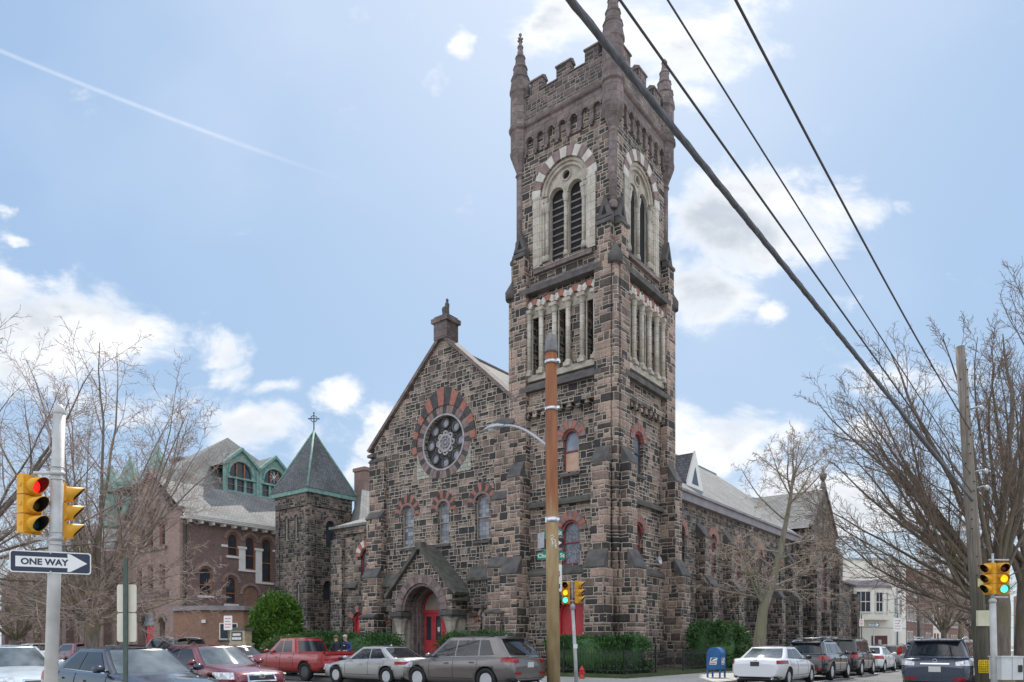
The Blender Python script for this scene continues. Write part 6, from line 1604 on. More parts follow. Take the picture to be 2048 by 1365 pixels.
# --- iron fence ------------------------------------------------------------------------------
def fence(label, p0, p1, posts=True, group='iron fences round the churchyard', zb=.3, ht=.95):
    a, b = LW(*p0, zb), LW(*p1, zb); d = b-a; Ln = d.length
    rt = thing('iron_fence', label, 'fence', a, math.atan2(d.y, d.x), group)
    MB().box(0, Ln, -.015, .015, .14, .17).box(0, Ln, -.015, .015, ht-.17, ht-.14).build('rail', 'iron', rt)
    pk_ = MB()
    for i in range(int(Ln/.13)):
        x = .06+i*.13; pk_.add([(x-.009, -.009, .02), (x+.009, -.009, .02), (x+.009, .009, .02), (x-.009, .009, .02), (x-.009, -.009, ht-.04), (x+.009, -.009, ht-.04), (x+.009, .009, ht-.04), (x-.009, .009, ht-.04), (x, 0, ht+.04)], [(0, 1, 5, 4), (1, 2, 6, 5), (2, 3, 7, 6), (3, 0, 4, 7), (4, 5, 8), (5, 6, 8), (6, 7, 8), (7, 4, 8)])
    pk_.build('pickets', 'iron', rt, recalc=False)
    k = max(1, int(Ln/2.6))
    for i in range(k+1):
        x = i*Ln/k; MB().box(x-.03, x+.03, -.03, .03, -.1, ht+.06).lathe([(.02, ht+.06), (.055, ht+.1), (.04, ht+.15), (.06, ht+.2), (.03, ht+.26), (.001, ht+.34)], (x, 0, 0), 8).build('post', 'iron', rt)
    return rt
fence('black iron fence along the front pavement left of the porch path', (-10.8, -4.8), (-31, -4.8))
fence('black iron fence along the front pavement right of the porch path', (-8.4, -4.8), (2.9, -4.8))
fence('black iron fence along the side pavement behind the mailbox', (2.9, -4.8), (2.9, 31))
fence('black iron fence before the brick annex and parish house', (-31.5, -4.8), (-50, -4.8))
rlm = thing('stair_railing', 'low black iron handrail beside the steps to the red doors', 'railing', LW(-13.5, -1.2, .3), TH)
for x in (0., 3.9):
    MB().tube([(x, 0, .95), (x, -1.1, .75), (x, -2.2, .45)], .025, 6).build('handrail', 'iron', rlm)
    b_ = MB()
    for i in range(9): y = -.05-i*.26; b_.tube([(x, y, -.1), (x, y, .92-.2*abs(y))], .011, 4)
    b_.build('balusters', 'iron', rlm)
# --- church notice board ------------------------------------------------------------------------
nb_ = thing('notice_board', 'tan masonry notice board with dark lettered panels under the round evergreen', 'sign', LW(-25.2, -3.9, .3), TH)
nf_ = Fr((0, 0, 0), (1, 0, 0), (0, -1, 0)); M['tanstone'] = plain('tan_masonry', (.42, .35, .24), .85, var=.2, scale=4)
MB().fbox(nf_, -1.1, 1.1, 0, 1.3, -.3, .3).fbox(nf_, -.85, .85, 1.3, 2.1, -.25, .25).build('masonry', 'tanstone', nb_); MB().fbox(nf_, -1.0, 1.0, 2.1, 2.28, -.32, .32).build('coping', 'trim_green', nb_)
pn = MB().fbox(nf_, -.6, .6, 1.42, 2.0, .25, .27).build('name_panel', plain('dark_bronze', (.05, .045, .04), .5), nb_); 
for z, w_ in ((1.83, .45), (1.58, .52)): 
    q = MB()
    for i in range(7): x = -w_+i*(2*w_/7); q.fbox(nf_, x, x+w_*.22, z-.08, z+.08, .27, .275)
    q.build('worn_lettering', 'signwhite', pn)
MB().fbox(nf_, -.55, .55, .55, 1.15, .3, .315).build('poster_panel', 'signwhite', nb_)
# --- parking signs ----------------------------------------------------------------------------------
def parking_sign(name, label, x, y, ht, w_, h_, col='signred', group='parking sign posts'):
    o = thing(name, label, 'sign', (x, y, .15), 0, group)
    MB().fbox(pf, -.03, .03, 0, ht+.35, -.02, .01).build('post', 'greensteel', o)
    s = MB().prism(pf, rrect(-w_/2, w_/2, ht-h_, ht, .03), .012, .017).build('sign_plate', 'signwhite', o)
    q = MB()
    for i in range(4): q.fbox(pf, -w_*.36, w_*(.36-.12*(i % 2)), ht-h_*(.2+.2*i)-.02, ht-h_*(.2+.2*i)+.02, .017, .019)
    q.build('sign_marks', col, s); return o
parking_sign('parking_sign', 'white parking sign on a dark post before the orange annex', -16.8, 42.9, 3.05, .5, .85)
parking_sign('parking_sign', 'white parking sign behind the left signal pole beside the brick arches', -26.2, 41.5, 2.6, .42, .9)
parking_sign('parking_sign', 'white parking sign on a tall post right of the cream house door', 28.2, 53., 3.3, .62, 1.0)
parking_sign('parking_sign', 'narrow white sign on a thin post left of the cream house door', 22.9, 47.5, 3.0, .3, .45)
os_ = thing('one_way_sign', 'small far one-way sign on a post in front of the cream house', 'sign', (25.7, 51.5, .15))
MB().fbox(pf, -.04, .04, 0, 2.75, -.02, .02).build('post', 'galv', os_)
one_way(os_, Fr((0, -.03, 2.75), (1, 0, 0), (0, -1, 0)), .8, .26)
dl_ = thing('dark_lamp_post', 'dark street lamp post with an arm beside the brick row houses', 'street lamp', (41.5, 74, .15))
MB().tube([(0, 0, 0), (0, 0, 6.6)], [.16, .1], 10).build('post', 'greensteel', dl_); MB().tube([(0, 0, 6.4), (-.6, 0, 6.8), (-1.7, 0, 6.9)], .05, 6).build('arm', 'greensteel', dl_); MB().lathe([(.05, 6.86), (.2, 6.8), (.22, 6.72), (.1, 6.64)], (-1.9, 0, 0), 10).build('lamp_head', 'greensteel', dl_)

# ------------------------------------------------------------------ two people by the hedge
def person(name, label, pos, face, shirt, hair, hcol, scale=1., lean=0., glasses=False):
    o = thing(name, label, 'person', pos, face)
    # front of the figure is +y
    J = {'pelvis': (0, 0, .95), 'waist': (0, .01, 1.08), 'chest': (0, .03+lean*.3, 1.3), 'neck': (0, .06+lean*.6, 1.47), 'jaw': (0, .085+lean*.8, 1.55), 'head': (0, .09+lean, 1.66), 'top': (0, .08+lean, 1.72)}
    v = [J[k] for k in ('pelvis', 'waist', 'chest', 'neck', 'jaw', 'head', 'top')]; rad = [(.15, .11), (.145, .105), (.175, .115), (.06, .062), (.072, .085), (.082, .098), (.06, .07)]
    ed = [(0, 1), (1, 2), (2, 3), (3, 4), (4, 5), (5, 6)]
    def chain(start, pts, rr):
        p = start
        for q, r_ in zip(pts, rr): v.append(q); rad.append((r_, r_)); ed.append((p, len(v)-1)); p = len(v)-1
        return p
    hands = []
    for s in (-1, 1):
        chain(0, [(s*.1, 0, .88), (s*.11, .02, .5), (s*.11, -.01, .1), (s*.115, .1, .045)], [.095, .065, .05, .045])
        h_ = chain(2, [(s*.19, .02+lean*.3, 1.4), (s*.26, .03, 1.13), (s*.18, .24, 1.05), (s*.15, .3, 1.06)], [.068, .05, .04, .03]); hands.append((s, v[h_]))
    me = bpy.data.meshes.new('body'); me.from_pydata(v, ed, [])
    b = bpy.data.objects.new('body', me); COL.objects.link(b)
    sk = b.modifiers.new('skin', 'SKIN'); sk.use_smooth_shade = True
    for i, d in enumerate(me.skin_vertices[0].data): d.radius = rad[i]; d.use_root = (i == 0)
    b.modifiers.new('sub', 'SUBSURF').levels = 2; b.modifiers['sub'].render_levels = 2
    dg = bpy.context.evaluated_depsgraph_get(); dg.update(); m2 = bpy.data.meshes.new_from_object(b.evaluated_get(dg)); b.modifiers.clear(); b.data = m2
    for m in (shirt, 'skin', 'trousers'): m2.materials.append(M[m])
    for p in m2.polygons:
        c = p.center
        p.material_index = 1 if (c.z > 1.475 or (c.y > .24 and c.z > .8)) else (2 if c.z < .96 and abs(c.x) < .23 else 0); p.use_smooth = True
    b.parent = o
    fz = 1.64; fy = .09+lean
    MB().lathe([(.001, .0), (.016, .008), (.012, .03), (.001, .05)], (0, fy+.095, fz-.035), 6).build('nose', 'skin', b)
    for s in (-1, 1):
        MB().lathe([(.001, -.008), (.009, 0), (.001, .008)], (s*.03, fy+.088, fz+.005), 6).build('eye', 'blackp', b); MB().lathe([(.001, -.03), (.014, -.01), (.018, .012), (.001, .03)], (s*.085, fy, fz-.005), 6).build('ear', 'skin', b)
    MB().box(-.024, .024, fy+.078, fy+.09, fz-.075, fz-.066).build('mouth', 'lips', b)
    hm = MB().lathe([(.088, -.05), (.1, -.0), (.094, .05), (.06, .088), (.001, .1)], (0, fy-.018, fz+.035), 14); hm.build('hair', hcol, o)
    if glasses: MB().box(-.07, .07, fy+.09, fy+.1, fz-.01, fz+.018).build('sunglasses', 'blackp', o)
    for s, hp_ in hands:
        hv = Vector(hp_); hd = MB().lathe([(.001, -.05), (.03, -.035), (.038, .0), (.03, .03), (.001, .04)], hv+Vector((0, .04, 0)), 8)
        for k in range(4): x = (k-1.5)*.018; hd.tube([hv+Vector((x, .07, .01)), hv+Vector((x, .115, .0)), hv+Vector((x, .13+.006*(k in (1, 2)), -.03))], [.0095, .009, .007], 6)
        hd.tube([hv+Vector((-s*.03, .03, .005)), hv+Vector((-s*.055, .07, .0)), hv+Vector((-s*.045, .1, -.015))], [.011, .01, .008], 6)
        hd.build('hand', 'skin', o)
    if shirt == 'bluejacket':
        MB().prism(Fr((0, .15+lean*.3, 0), (-1, 0, 0), (0, 1, 0)), [(-.055, 1.08), (.055, 1.08), (.085, 1.38), (-.085, 1.38)], -.03, .012).build('dark_shirt', 'trousers', o); MB().fbox(Fr((0, .165+lean*.3, 0), (-1, 0, 0), (0, 1, 0)), -.06, .06, 1.28, 1.31, -.0, .004).build('shirt_print', 'signwhite', o)
    return o
M['bluejacket'] = plain('blue_jacket', (.035, .07, .20), .8, var=.25, scale=8); M['darkjacket'] = plain('dark_jacket', (.03, .033, .045), .8, var=.25, scale=8); M['trousers'] = plain('dark_trousers', (.018, .02, .03), .8, var=.2)
M['lips'] = plain('lips', (.30, .11, .09), .6); M['greyhair'] = plain('grey_hair', (.50, .48, .45), .8, var=.2, scale=40); M['darkhair'] = plain('grey_brown_hair', (.16, .12, .09), .8, var=.2, scale=40)
person('person', 'grey-haired person in sunglasses and an open blue jacket, looking down behind the red pickup', (-7.25, 31.9, .15), R(150), 'bluejacket', None, 'greyhair', lean=.06, glasses=True)
person('person', 'person in a dark jacket turned away, standing just left of the one in blue', (-7.85, 32.5, .15), R(40), 'darkjacket', None, 'darkhair')
# ------------------------------------------------------------------ trees
def bark(name, c1, c2, moss=None):
    m, g, b = newmat(name)
    ob = g.new('ShaderNodeTexCoord').outputs['Object']; x, y, z = g.sep(ob)
    n = g.noise(g.xyz(g.mul(x, 9.), g.mul(y, 9.), g.mul(z, 2.2)), 1., 5, .65)
    col = g.ramp(n, [(.3, c1), (.7, c2)])
    if moss: col = g.mix(g.mul(g.smooth(g.noise(ob, 1.1, 4), .42, .62), g.smooth(z, 2.5, 7., .85, .15)), col, moss)
    g.put(b.inputs['Base Color'], col); b.inputs['Roughness'].default_value = .85
    g.put(b.inputs['Normal'], g.bump(n, .7, .03)); return m
M['bark_grey'] = bark('grey_bark', (.11, .09, .078), (.30, .26, .22), (.20, .165, .085))
M['bark_green'] = bark('mossy_bark', (.11, .098, .075), (.26, .235, .18), (.19, .185, .10))
M['bark_dark'] = bark('dark_bark', (.07, .056, .047), (.19, .155, .125), (.12, .105, .06))
M['twig'] = plain('red_grey_twigs', (.34, .27, .24), .8, var=.35, scale=1.5)
M['twig_pale'] = plain('pale_twigs', (.36, .30, .25), .8, var=.3, scale=1.5)
M['twig_dark'] = plain('dark_twigs', (.17, .128, .10), .8, var=.35, scale=1.5)
M['bud'] = plain('spring_buds', (.30, .17, .075), .8, var=.4, scale=3)
class Tree:
    def __init__(s, seed, rmin): s.r = random.Random(seed); s.big = MB(); s.tw = MB(); s.bud = MB(); s.rmin = rmin
    def limb(s, p, d, ln, r0, r1, seg, wob, trop, mb, n):
        pts = [Vector(p)]; d = Vector(d).normalized(); rr = [r0]
        for i in range(seg):
            d = (d+Vector((s.r.gauss(0, wob), s.r.gauss(0, wob), s.r.gauss(0, wob)+trop))).normalized()
            pts.append(pts[-1]+d*(ln/seg)); rr.append(lerp(r0, r1, (i+1)/seg))
        mb.tube(pts, rr, n, cap=n > 4)
        return pts, rr
    def grow(s, pts, rr, lev, spec):
        """side branches along a limb; spec[lev] = (count, length ratio, angle, start, tropism, wobble, length cap)"""
        if lev >= len(spec): return
        cnt, lrat, ang, st, trop, wob, cap = spec[lev]
        L = sum((a-b).length for a, b in zip(pts, pts[1:])); m = len(pts)-1
        c = max(1, int(round(cnt*(.75+.5*s.r.random()))))
        az = s.r.random()*6.28
        for k in range(c):
            u = st+(1-st)*(k+.5+s.r.uniform(-.35, .35))/c; u = min(.99, max(0, u)); j = min(int(u*m), m-1)
            p = pts[j].lerp(pts[j+1], u*m-j); r = lerp(rr[j], rr[j+1], u*m-j); d = (pts[j+1]-pts[j]).normalized()
            az += 2.4+s.r.uniform(-.5, .5); e1 = d.orthogonal().normalized(); e2 = d.cross(e1)
            a = R(ang*(.7+.6*s.r.random())); dd = d*math.cos(a)+(e1*math.cos(az)+e2*math.sin(az))*math.sin(a)
            ln = min(cap, L*lrat*(1-.5*u))*(.65+.7*s.r.random()); last = lev == len(spec)-1
            r0 = max(s.rmin*(1. if last else 1.25), min(r*.6, ln*.011)); seg = 3 if last else 5
            q, qr = s.limb(p, dd, ln, r0, s.rmin*.62, seg, wob, trop, s.tw if r0 < .028 else s.big, 3 if r0 < .02 else 5)
            if last and s.r.random() < s.buds:
                z_ = s.rmin*1.6
                for t_ in (q[-1], q[-2]): s.bud.add([t_+Vector((0, 0, z_*2)), t_+Vector((z_, 0, 0)), t_+Vector((-z_*.5, z_*.8, 0)), t_+Vector((-z_*.5, -z_*.8, 0))], [(0, 1, 2), (0, 2, 3), (0, 3, 1), (1, 3, 2)])
            s.grow(q, qr, lev+1, spec)
def tree(name, label, loc, seed, trunk, limbs, spec, bark_, twig, buds=.5, group='bare street trees', budmat='bud', rmin=.007):
    """trunk: list of (x,y,z,r); limbs: (start index on trunk, direction, length, radius, tropism)"""
    o = thing(name, label, 'tree', loc, 0, group); t = Tree(seed, rmin); t.buds = buds
    tm = MB().tube([p[:3] for p in trunk], [p[3] for p in trunk], 14)
    tm.lathe([(trunk[0][3]*1.5, -.1), (trunk[0][3]*1.25, .1), (trunk[0][3]*1.02, .4)], trunk[0][:3], 12)
    tp = [Vector(p[:3]) for p in trunk]; tr_ = [p[3] for p in trunk]
    for (ti, d, ln, r, trop) in limbs:
        j = min(int(ti), len(tp)-2); p = tp[j].lerp(tp[j+1], ti-j)
        q, qr = t.limb(p, d, ln, r, max(rmin*1.3, r*.12), 11, .075, trop, t.big, 8 if r > .08 else 6)
        t.grow(q, qr, 0, spec)
    tm.build('trunk', bark_, o)
    t.big.build('limbs', bark_, o, recalc=False); t.tw.build('twigs', twig, o, recalc=False)
    if t.bud.v: t.bud.build('buds', budmat, o, recalc=False)
    return o
rt = random.Random(3)
def fan(n, el0, el1, l0, l1, r0, r1, ti0, ti1, az0=0, az1=360, trop=.03, rr=rt):
    out = []
    for k in range(n):
        az = R(lerp(az0, az1, (k+rr.random()*.8)/n)); el = R(rr.uniform(el0, el1)); u = rr.random()
        out.append((rr.uniform(ti0, ti1), (math.cos(az)*math.cos(el), math.sin(az)*math.cos(el), math.sin(el)), rr.uniform(l0, l1), lerp(r0, r1, u), trop))
    return out
# big vase-shaped tree at the right-hand corner
ZS = [(13, .32, 30, .14, .05, .10, 3.2), (8, .40, 34, .12, .02, .12, 1.3), (5, .5, 38, .1, .01, .14, .6)]
tree('street_tree', 'big bare vase-shaped tree on the right corner, its branches sweeping left over the street', (13.95, 20.9, .15), 11,
     [(0, 0, 0, .40), (.02, 0, 1.2, .34), (.05, .05, 2.4, .35), (.06, .05, 3.1, .28)],
     [(2.4, (-.2, .1, 1), 8.2, .13, .02), (2.6, (.1, .2, 1), 8.6, .14, .02), (2.6, (.35, -.1, 1), 8.4, .12, .02), (2.2, (-.6, .2, .9), 7.6, .10, .03), (2.0, (-.8, .1, .62), 6.8, .085, .05), (1.9, (-.95, -.15, .45), 6.2, .065, .06), (2.2, (-.7, -.3, .8), 7., .085, .04), (1.8, (-1, .2, .3), 5.8, .055, .055), (2., (-.9, .5, .55), 6.2, .065, .05), (2.5, (-.45, .5, 1), 7.6, .09, .02), (2.5, (-.4, -.4, 1), 7.4, .09, .02),
      (1.9, (-.98, .0, .38), 6.0, .055, .04), (2.2, (-.85, -.1, .75), 7., .07, .04), (2.4, (-.5, .1, 1), 7.8, .09, .02), (2.6, (-.1, -.3, 1), 8, .09, .02), (1.7, (-1, .05, .18), 5.2, .045, .03), (1.75, (-.9, .3, .22), 5., .04, .03), (2.1, (-.75, .1, .5), 6.6, .06, .04)]+fan(8, 30, 80, 5.5, 7.5, .05, .10, 2., 2.9, 20, 320),
     ZS, 'bark_dark', 'twig_dark', .6, rmin=.0058)
tree('street_tree', 'second bare tree trunk at the right edge beyond the big vase-shaped tree', (15.75, 22.3, .15), 5,
     [(0, 0, 0, .27), (-.05, 0, 1.5, .22), (.02, 0, 3.0, .2), (.12, .1, 4.2, .17)],
     fan(11, 45, 82, 5.2, 8., .06, .10, 1.8, 2.9), ZS, 'bark_dark', 'twig_dark', .5, rmin=.006)
# sparse tree by the side wall
SP = [(9, .42, 44, .15, .02, .13, 2.4), (7, .45, 48, .1, .0, .16, 1.1), (4, .55, 52, .1, .0, .18, .55)]
tree('street_tree', 'slender bare tree with mossy trunk in front of the church side wall', (11.55, 34.2, .15), 21,
     [(0, 0, 0, .33), (.12, 0, 1.6, .27), (.3, .0, 3.0, .22), (.8, .1, 4.4, .165), (1.2, .1, 6.0, .13), (1.55, 0, 8.0, .09), (1.75, 0, 9.6, .05)],
     [(4.6, (-.75, .1, .55), 3.4, .05, .06), (5.0, (.85, .1, .55), 3.8, .055, .06), (5.3, (-.3, .2, 1), 2.8, .05, .04), (5.6, (.3, -.2, 1), 2.4, .04, .05), (5.9, (-.05, 0, 1), 2.2, .045, .02), (5.2, (-.6, -.3, .8), 2.8, .04, .05), (5.4, (.6, .3, .9), 2.8, .04, .05), (4.9, (.2, -.6, .8), 2.4, .04, .05), (5.6, (-.8, .2, .6), 2.2, .035, .04), (5.7, (.8, -.2, .6), 2.2, .035, .04),
      (2.0, (-.25, -.1, 1), 3.0, .085, .0), (2.1, (-.6, -.2, .9), 3.6, .07, -.02), (2.7, (.8, -.3, .55), 3.4, .05, -.03), (2.9, (-.8, -.2, .3), 3.6, .05, -.035), (3.2, (.9, .2, .4), 3.2, .05, -.03), (3.3, (-.7, .3, .6), 3.4, .045, -.03), (3.6, (.7, -.5, .35), 3.0, .045, -.04), (2.3, (-.9, .1, .2), 3.6, .05, -.02), (2.6, (.9, .1, .2), 3.2, .045, -.02), (3.8, (-.9, -.3, .2), 3.2, .045, -.03), (4.0, (.8, -.2, .2), 3.0, .04, -.03)],
     SP, 'bark_green', 'twig_pale', .4, rmin=.0075)
# left foreground tree with forked trunk
LS = [(9, .36, 40, .12, .035, .11, 2.4), (7, .42, 44, .1, .02, .13, 1.1), (4, .5, 48, .1, .01, .15, .5)]
tree('street_tree', 'bare tree with a pale forked trunk in front of the brick parish house', (-15.15, 26.2, .15), 33,
     [(0, 0, 0, .30), (.0, 0, 1.2, .26), (.02, 0, 2.1, .27), (.02, 0, 2.5, .22)],
     [(2.4, (.25, 0, 1), 4.6, .15, .0), (2.2, (-.35, .1, 1), 4.2, .13, .02)]+
     [(2.6, (.42, .1, 1), 8.4, .095, .025), (2.7, (.2, -.1, 1), 9.4, .10, .015), (2.6, (-.06, .1, 1), 9.6, .095, .015), (2.5, (-.32, -.05, 1), 9.8, .095, .02), (2.6, (.7, .0, .95), 8.2, .075, .035), (2.5, (-.55, .15, 1), 9.0, .075, .03), (2.6, (.55, -.3, .9), 7.4, .07, .03), (2.5, (-.85, 0, .75), 7.6, .065, .04), (2.7, (.1, .3, 1), 9.2, .07, .02), (2.6, (-.2, -.3, 1), 9.2, .07, .02), (2.6, (.9, .1, .8), 7.4, .06, .04), (2.5, (-1, .2, .6), 7., .055, .05), (2.6, (.3, .2, 1), 9., .06, .02), (2.5, (-.4, .3, 1), 9., .06, .02)]+
     [(2.2, (.8, -.4, .55), 4.6, .045, -.05), (2.0, (-.9, -.2, .5), 5.2, .045, -.05), (2.3, (.5, -.7, .6), 4.2, .04, -.06), (2.1, (-.5, -.8, .5), 4.6, .04, -.05), (1.9, (-1, .1, .3), 5.2, .04, -.02), (1.8, (.9, .2, .35), 4.4, .035, -.03), (2.4, (-.8, -.5, .7), 5., .04, -.05), (2.6, (.95, -.2, .7), 5.2, .045, -.04), (2.5, (-1, -.3, .35), 5.4, .04, -.03), (2.6, (.6, -.5, .8), 5., .04, -.05), (2.7, (-.6, -.6, .8), 5.4, .04, -.05), (1.9, (-.7, -.6, .25), 4.2, .035, -.02), (2.2, (.3, -.8, .4), 4., .035, -.05)]+fan(10, 5, 50, 3.6, 5.4, .03, .045, 1.7, 2.6, 0, 360, -.035)+fan(8, 55, 80, 6.5, 9, .04, .06, 2.3, 2.9, 0, 360, .02),
     LS, 'bark_grey', 'twig', .7, rmin=.0072)
tree('street_tree', 'dark many-branched tree leaning in from the left edge', (-17.6, 22.5, .15), 44,
     [(0, 0, 0, .34), (.1, 0, 2., .28), (.25, 0, 3.2, .24), (.4, 0, 3.9, .2)],
     [(2.7, (.8, .1, .9), 6.6, .10, .03), (2.6, (.9, -.1, .5), 5.5, .075, .03), (2.8, (.3, .2, 1), 8, .09, .02), (2.6, (.1, -.2, 1), 8, .09, .02), (2.5, (1, .1, .35), 5.5, .055, -.01), (2.4, (.9, -.4, .25), 5., .045, -.02), (2.6, (1, .3, .6), 6, .055, -.02), (2.2, (1, -.1, .12), 4.8, .04, -.015), (2.6, (.5, .4, 1), 7, .06, .02), (2.3, (.9, .4, .2), 5., .04, -.02)],
     LS, 'bark_dark', 'twig', .6, rmin=.0064)
DS = [(9, .38, 42, .15, .03, .12, 2.6), (7, .45, 46, .1, .01, .14, 1.3), (4, .5, 48, .1, .01, .15, .7)]
tree('street_tree', 'small dark gnarled tree at the far left before the brick range', (-26.5, 38.5, .15), 55,
     [(0, 0, 0, .3), (.05, 0, 1.2, .26), (.1, 0, 2.0, .22)], fan(12, 20, 65, 3, 4.8, .06, .12, 1.2, 1.9, trop=.02), DS[:2], 'bark_dark', 'twig_dark', .3, rmin=.011)
tree('street_tree', 'bare tree standing against the brick row houses, left of a darker one', (37.5, 63, .15), 66,
     [(0, 0, 0, .3), (.05, 0, 1.8, .24), (.0, 0, 2.6, .22)], fan(14, 35, 80, 4.5, 6.5, .07, .12, 1.2, 1.95, trop=.02), DS, 'bark_dark', 'twig', .3, rmin=.016)
tree('street_tree', 'darker bare tree among the row houses, nearer the utility pole', (42.5, 67, .15), 67,
     [(0, 0, 0, .36), (.05, 0, 1.8, .3), (.0, 0, 3.0, .26)], fan(14, 30, 80, 4.5, 7., .07, .12, 1.2, 1.95, trop=.02), DS, 'bark_dark', 'twig_dark', .3, rmin=.017)
tree('street_tree', 'tall pale budding tree rising behind the row houses', (52, 84, .15), 68,
     [(0, 0, 0, .36), (.05, 0, 3, .3), (.0, 0, 5.0, .26)], fan(16, 35, 82, 8, 12., .07, .14, 1.2, 1.95, trop=.02), DS, 'bark_grey', 'twig_pale', .9, rmin=.02)

# ------------------------------------------------------------------ evergreens and hedges
def leafmat(name, c1, c2, c3):
    m, g, b = newmat(name)
    ob = g.new('ShaderNodeTexCoord').outputs['Object']
    n = g.noise(ob, 2.2, 4, .6); n2 = g.noise(ob, 19., 3, .6)
    g.put(b.inputs['Base Color'], g.ramp(g.add(g.mul(n, .55), g.mul(n2, .45)), [(.33, c1), (.5, c2), (.68, c3)])); b.inputs['Roughness'].default_value = .55
    b.inputs['Specular IOR Level'].default_value = .3
    return m
M['yew'] = leafmat('yew_foliage', (.022, .055, .018), (.045, .11, .032), (.10, .19, .05))
M['arbor'] = leafmat('bright_evergreen_foliage', (.026, .066, .012), (.075, .16, .024), (.165, .275, .045))
M['boxwood'] = leafmat('hedge_foliage', (.035, .07, .02), (.08, .135, .035), (.16, .21, .07))
def foliage(name, label, cat, loc, rz, blobs, mat, n, size, seed, group=None, core=.86, up=.3):
    """many small leaf sprays on the surface of overlapping rounded volumes; blobs: (centre, radii, squareness)"""
    o = thing(name, label, cat, loc, rz, group); q = random.Random(seed)
    lv = MB(); cm = MB()
    def pt(b, u, v, k=1.):
        (c, r, sq) = b
        su = lambda x: math.copysign(abs(x)**sq, x)
        return Vector((c[0]+k*r[0]*su(math.cos(v))*su(math.cos(u)), c[1]+k*r[1]*su(math.cos(v))*su(math.sin(u)), c[2]+k*r[2]*su(math.sin(v))))
    for b in blobs:
        N1, N2 = 24, 12
        cm.add([pt(b, 2*PI*i/N1, -PI/2+PI*j/N2, core*(1+.03*math.sin(i*3.1+j*2.3))) for j in range(N2+1) for i in range(N1)], [(j*N1+i, j*N1+(i+1) % N1, (j+1)*N1+(i+1) % N1, (j+1)*N1+i) for j in range(N2) for i in range(N1)], 0, True)
    tot = sum(b[1][0]*b[1][1]+b[1][0]*b[1][2]+b[1][1]*b[1][2] for b in blobs)
    vs = []; fs = []
    for b in blobs:
        k = int(n*(b[1][0]*b[1][1]+b[1][0]*b[1][2]+b[1][1]*b[1][2])/tot)
        for _ in range(k):
            u = q.uniform(0, 2*PI); v = math.asin(q.uniform(-.75, 1)); lump = 1+.06*math.sin(u*5+v*3+seed)+.05*math.sin(u*11-v*7)+.04*math.sin(u*23+v*17)+(.12*q.random() if q.random() < .07 else 0)
            p = pt(b, u, v, q.uniform(.86, 1.03)*lump)
            nn = (p-Vector(b[0])); nn = Vector((nn.x/b[1][0]**2, nn.y/b[1][1]**2, nn.z/b[1][2]**2)).normalized()
            d = (nn+Vector((q.gauss(0, .5), q.gauss(0, .5), q.gauss(up, .5)))).normalized(); w = d.orthogonal().normalized()
            w.rotate(Matrix.Rotation(q.uniform(0, 6.28), 3, d)); s_ = size*q.uniform(.6, 1.4); i0 = len(vs)
            vs += [p-w*s_*.32, p+d*s_*.5-w*s_*.3+nn*.2*s_, p+d*s_*1.1, p+d*s_*.5+w*s_*.3, p+w*s_*.32]; fs.append((i0, i0+1, i0+2, i0+3, i0+4))
    lv.add(vs, fs)
    cm.build('inner_mass', mat, o); lv.build('leaves', mat, o, recalc=False)
    return o
foliage('trimmed_hedge', 'long box-trimmed dark hedge along the fence at the foot of the tower', 'hedge', LW(.85, -3.35, .3), TH, [((0, 0, .72), (1.95, 1.15, .78), .35)], 'yew', 15000, .085, 1, 'evergreens round the church', core=.9)
foliage('rounded_bush', 'rounded dark bush left of the church steps behind the silver sedan', 'bush', LW(-13.5, -3.5, .3), TH, [((0, 0, .8), (2.2, .95, .98), .6), ((-1.6, .2, .75), (1.3, .9, .85), .7)], 'yew', 9000, .09, 2, 'evergreens round the church')
foliage('rounded_bush', 'rounded dark bush right of the church steps behind the grey-brown SUV', 'bush', LW(-6.1, -3.2, .3), TH, [((0, 0, .8), (2.1, .9, .98), .6), ((1.0, .1, .7), (1.4, .85, .85), .7)], 'yew', 9000, .09, 3, 'evergreens round the church')
foliage('rounded_bush', 'dark rounded bush before the red side door of the low wing', 'bush', LW(-17.6, -3.4, .3), TH, [((0, 0, .9), (1.7, .9, 1.0), .65)], 'yew', 6000, .09, 4, 'evergreens round the church')
foliage('rounded_bush', 'lighter olive bush behind the red pickup cab', 'bush', LW(-20.6, -3.4, .3), TH, [((0, 0, .7), (2.0, .9, .95), .7), ((-1.3, 0, .55), (1.2, .8, .75), .8)], 'boxwood', 7000, .12, 5, 'evergreens round the church', up=.6)
foliage('round_evergreen', 'large bright green round evergreen beside the notice board', 'bush', LW(-25.3, -1.3, .3), TH, [((.2, 0, 2.2), (1.6, 1.55, 2.3), .95), ((-1.05, .5, 2.0), (1.15, 1.1, 2.0), .95), ((.95, -.3, 1.4), (1.35, 1.2, 1.6), .95), ((.7, .2, 3.2), (1.0, 1.0, 1.0), 1.)], 'arbor', 24000, .15, 6, 'evergreens round the church', up=.9)
foliage('clipped_evergreen', 'square-topped clipped evergreen beside the tower behind the mailbox', 'bush', LW(2.35, 5.9, .3), TH, [((0, 0, 1.05), (.95, 2.0, 1.25), .55), ((.2, 1.5, 1.1), (.9, 1.1, 1.0), .7)], 'yew', 12000, .1, 7, 'evergreens round the church')
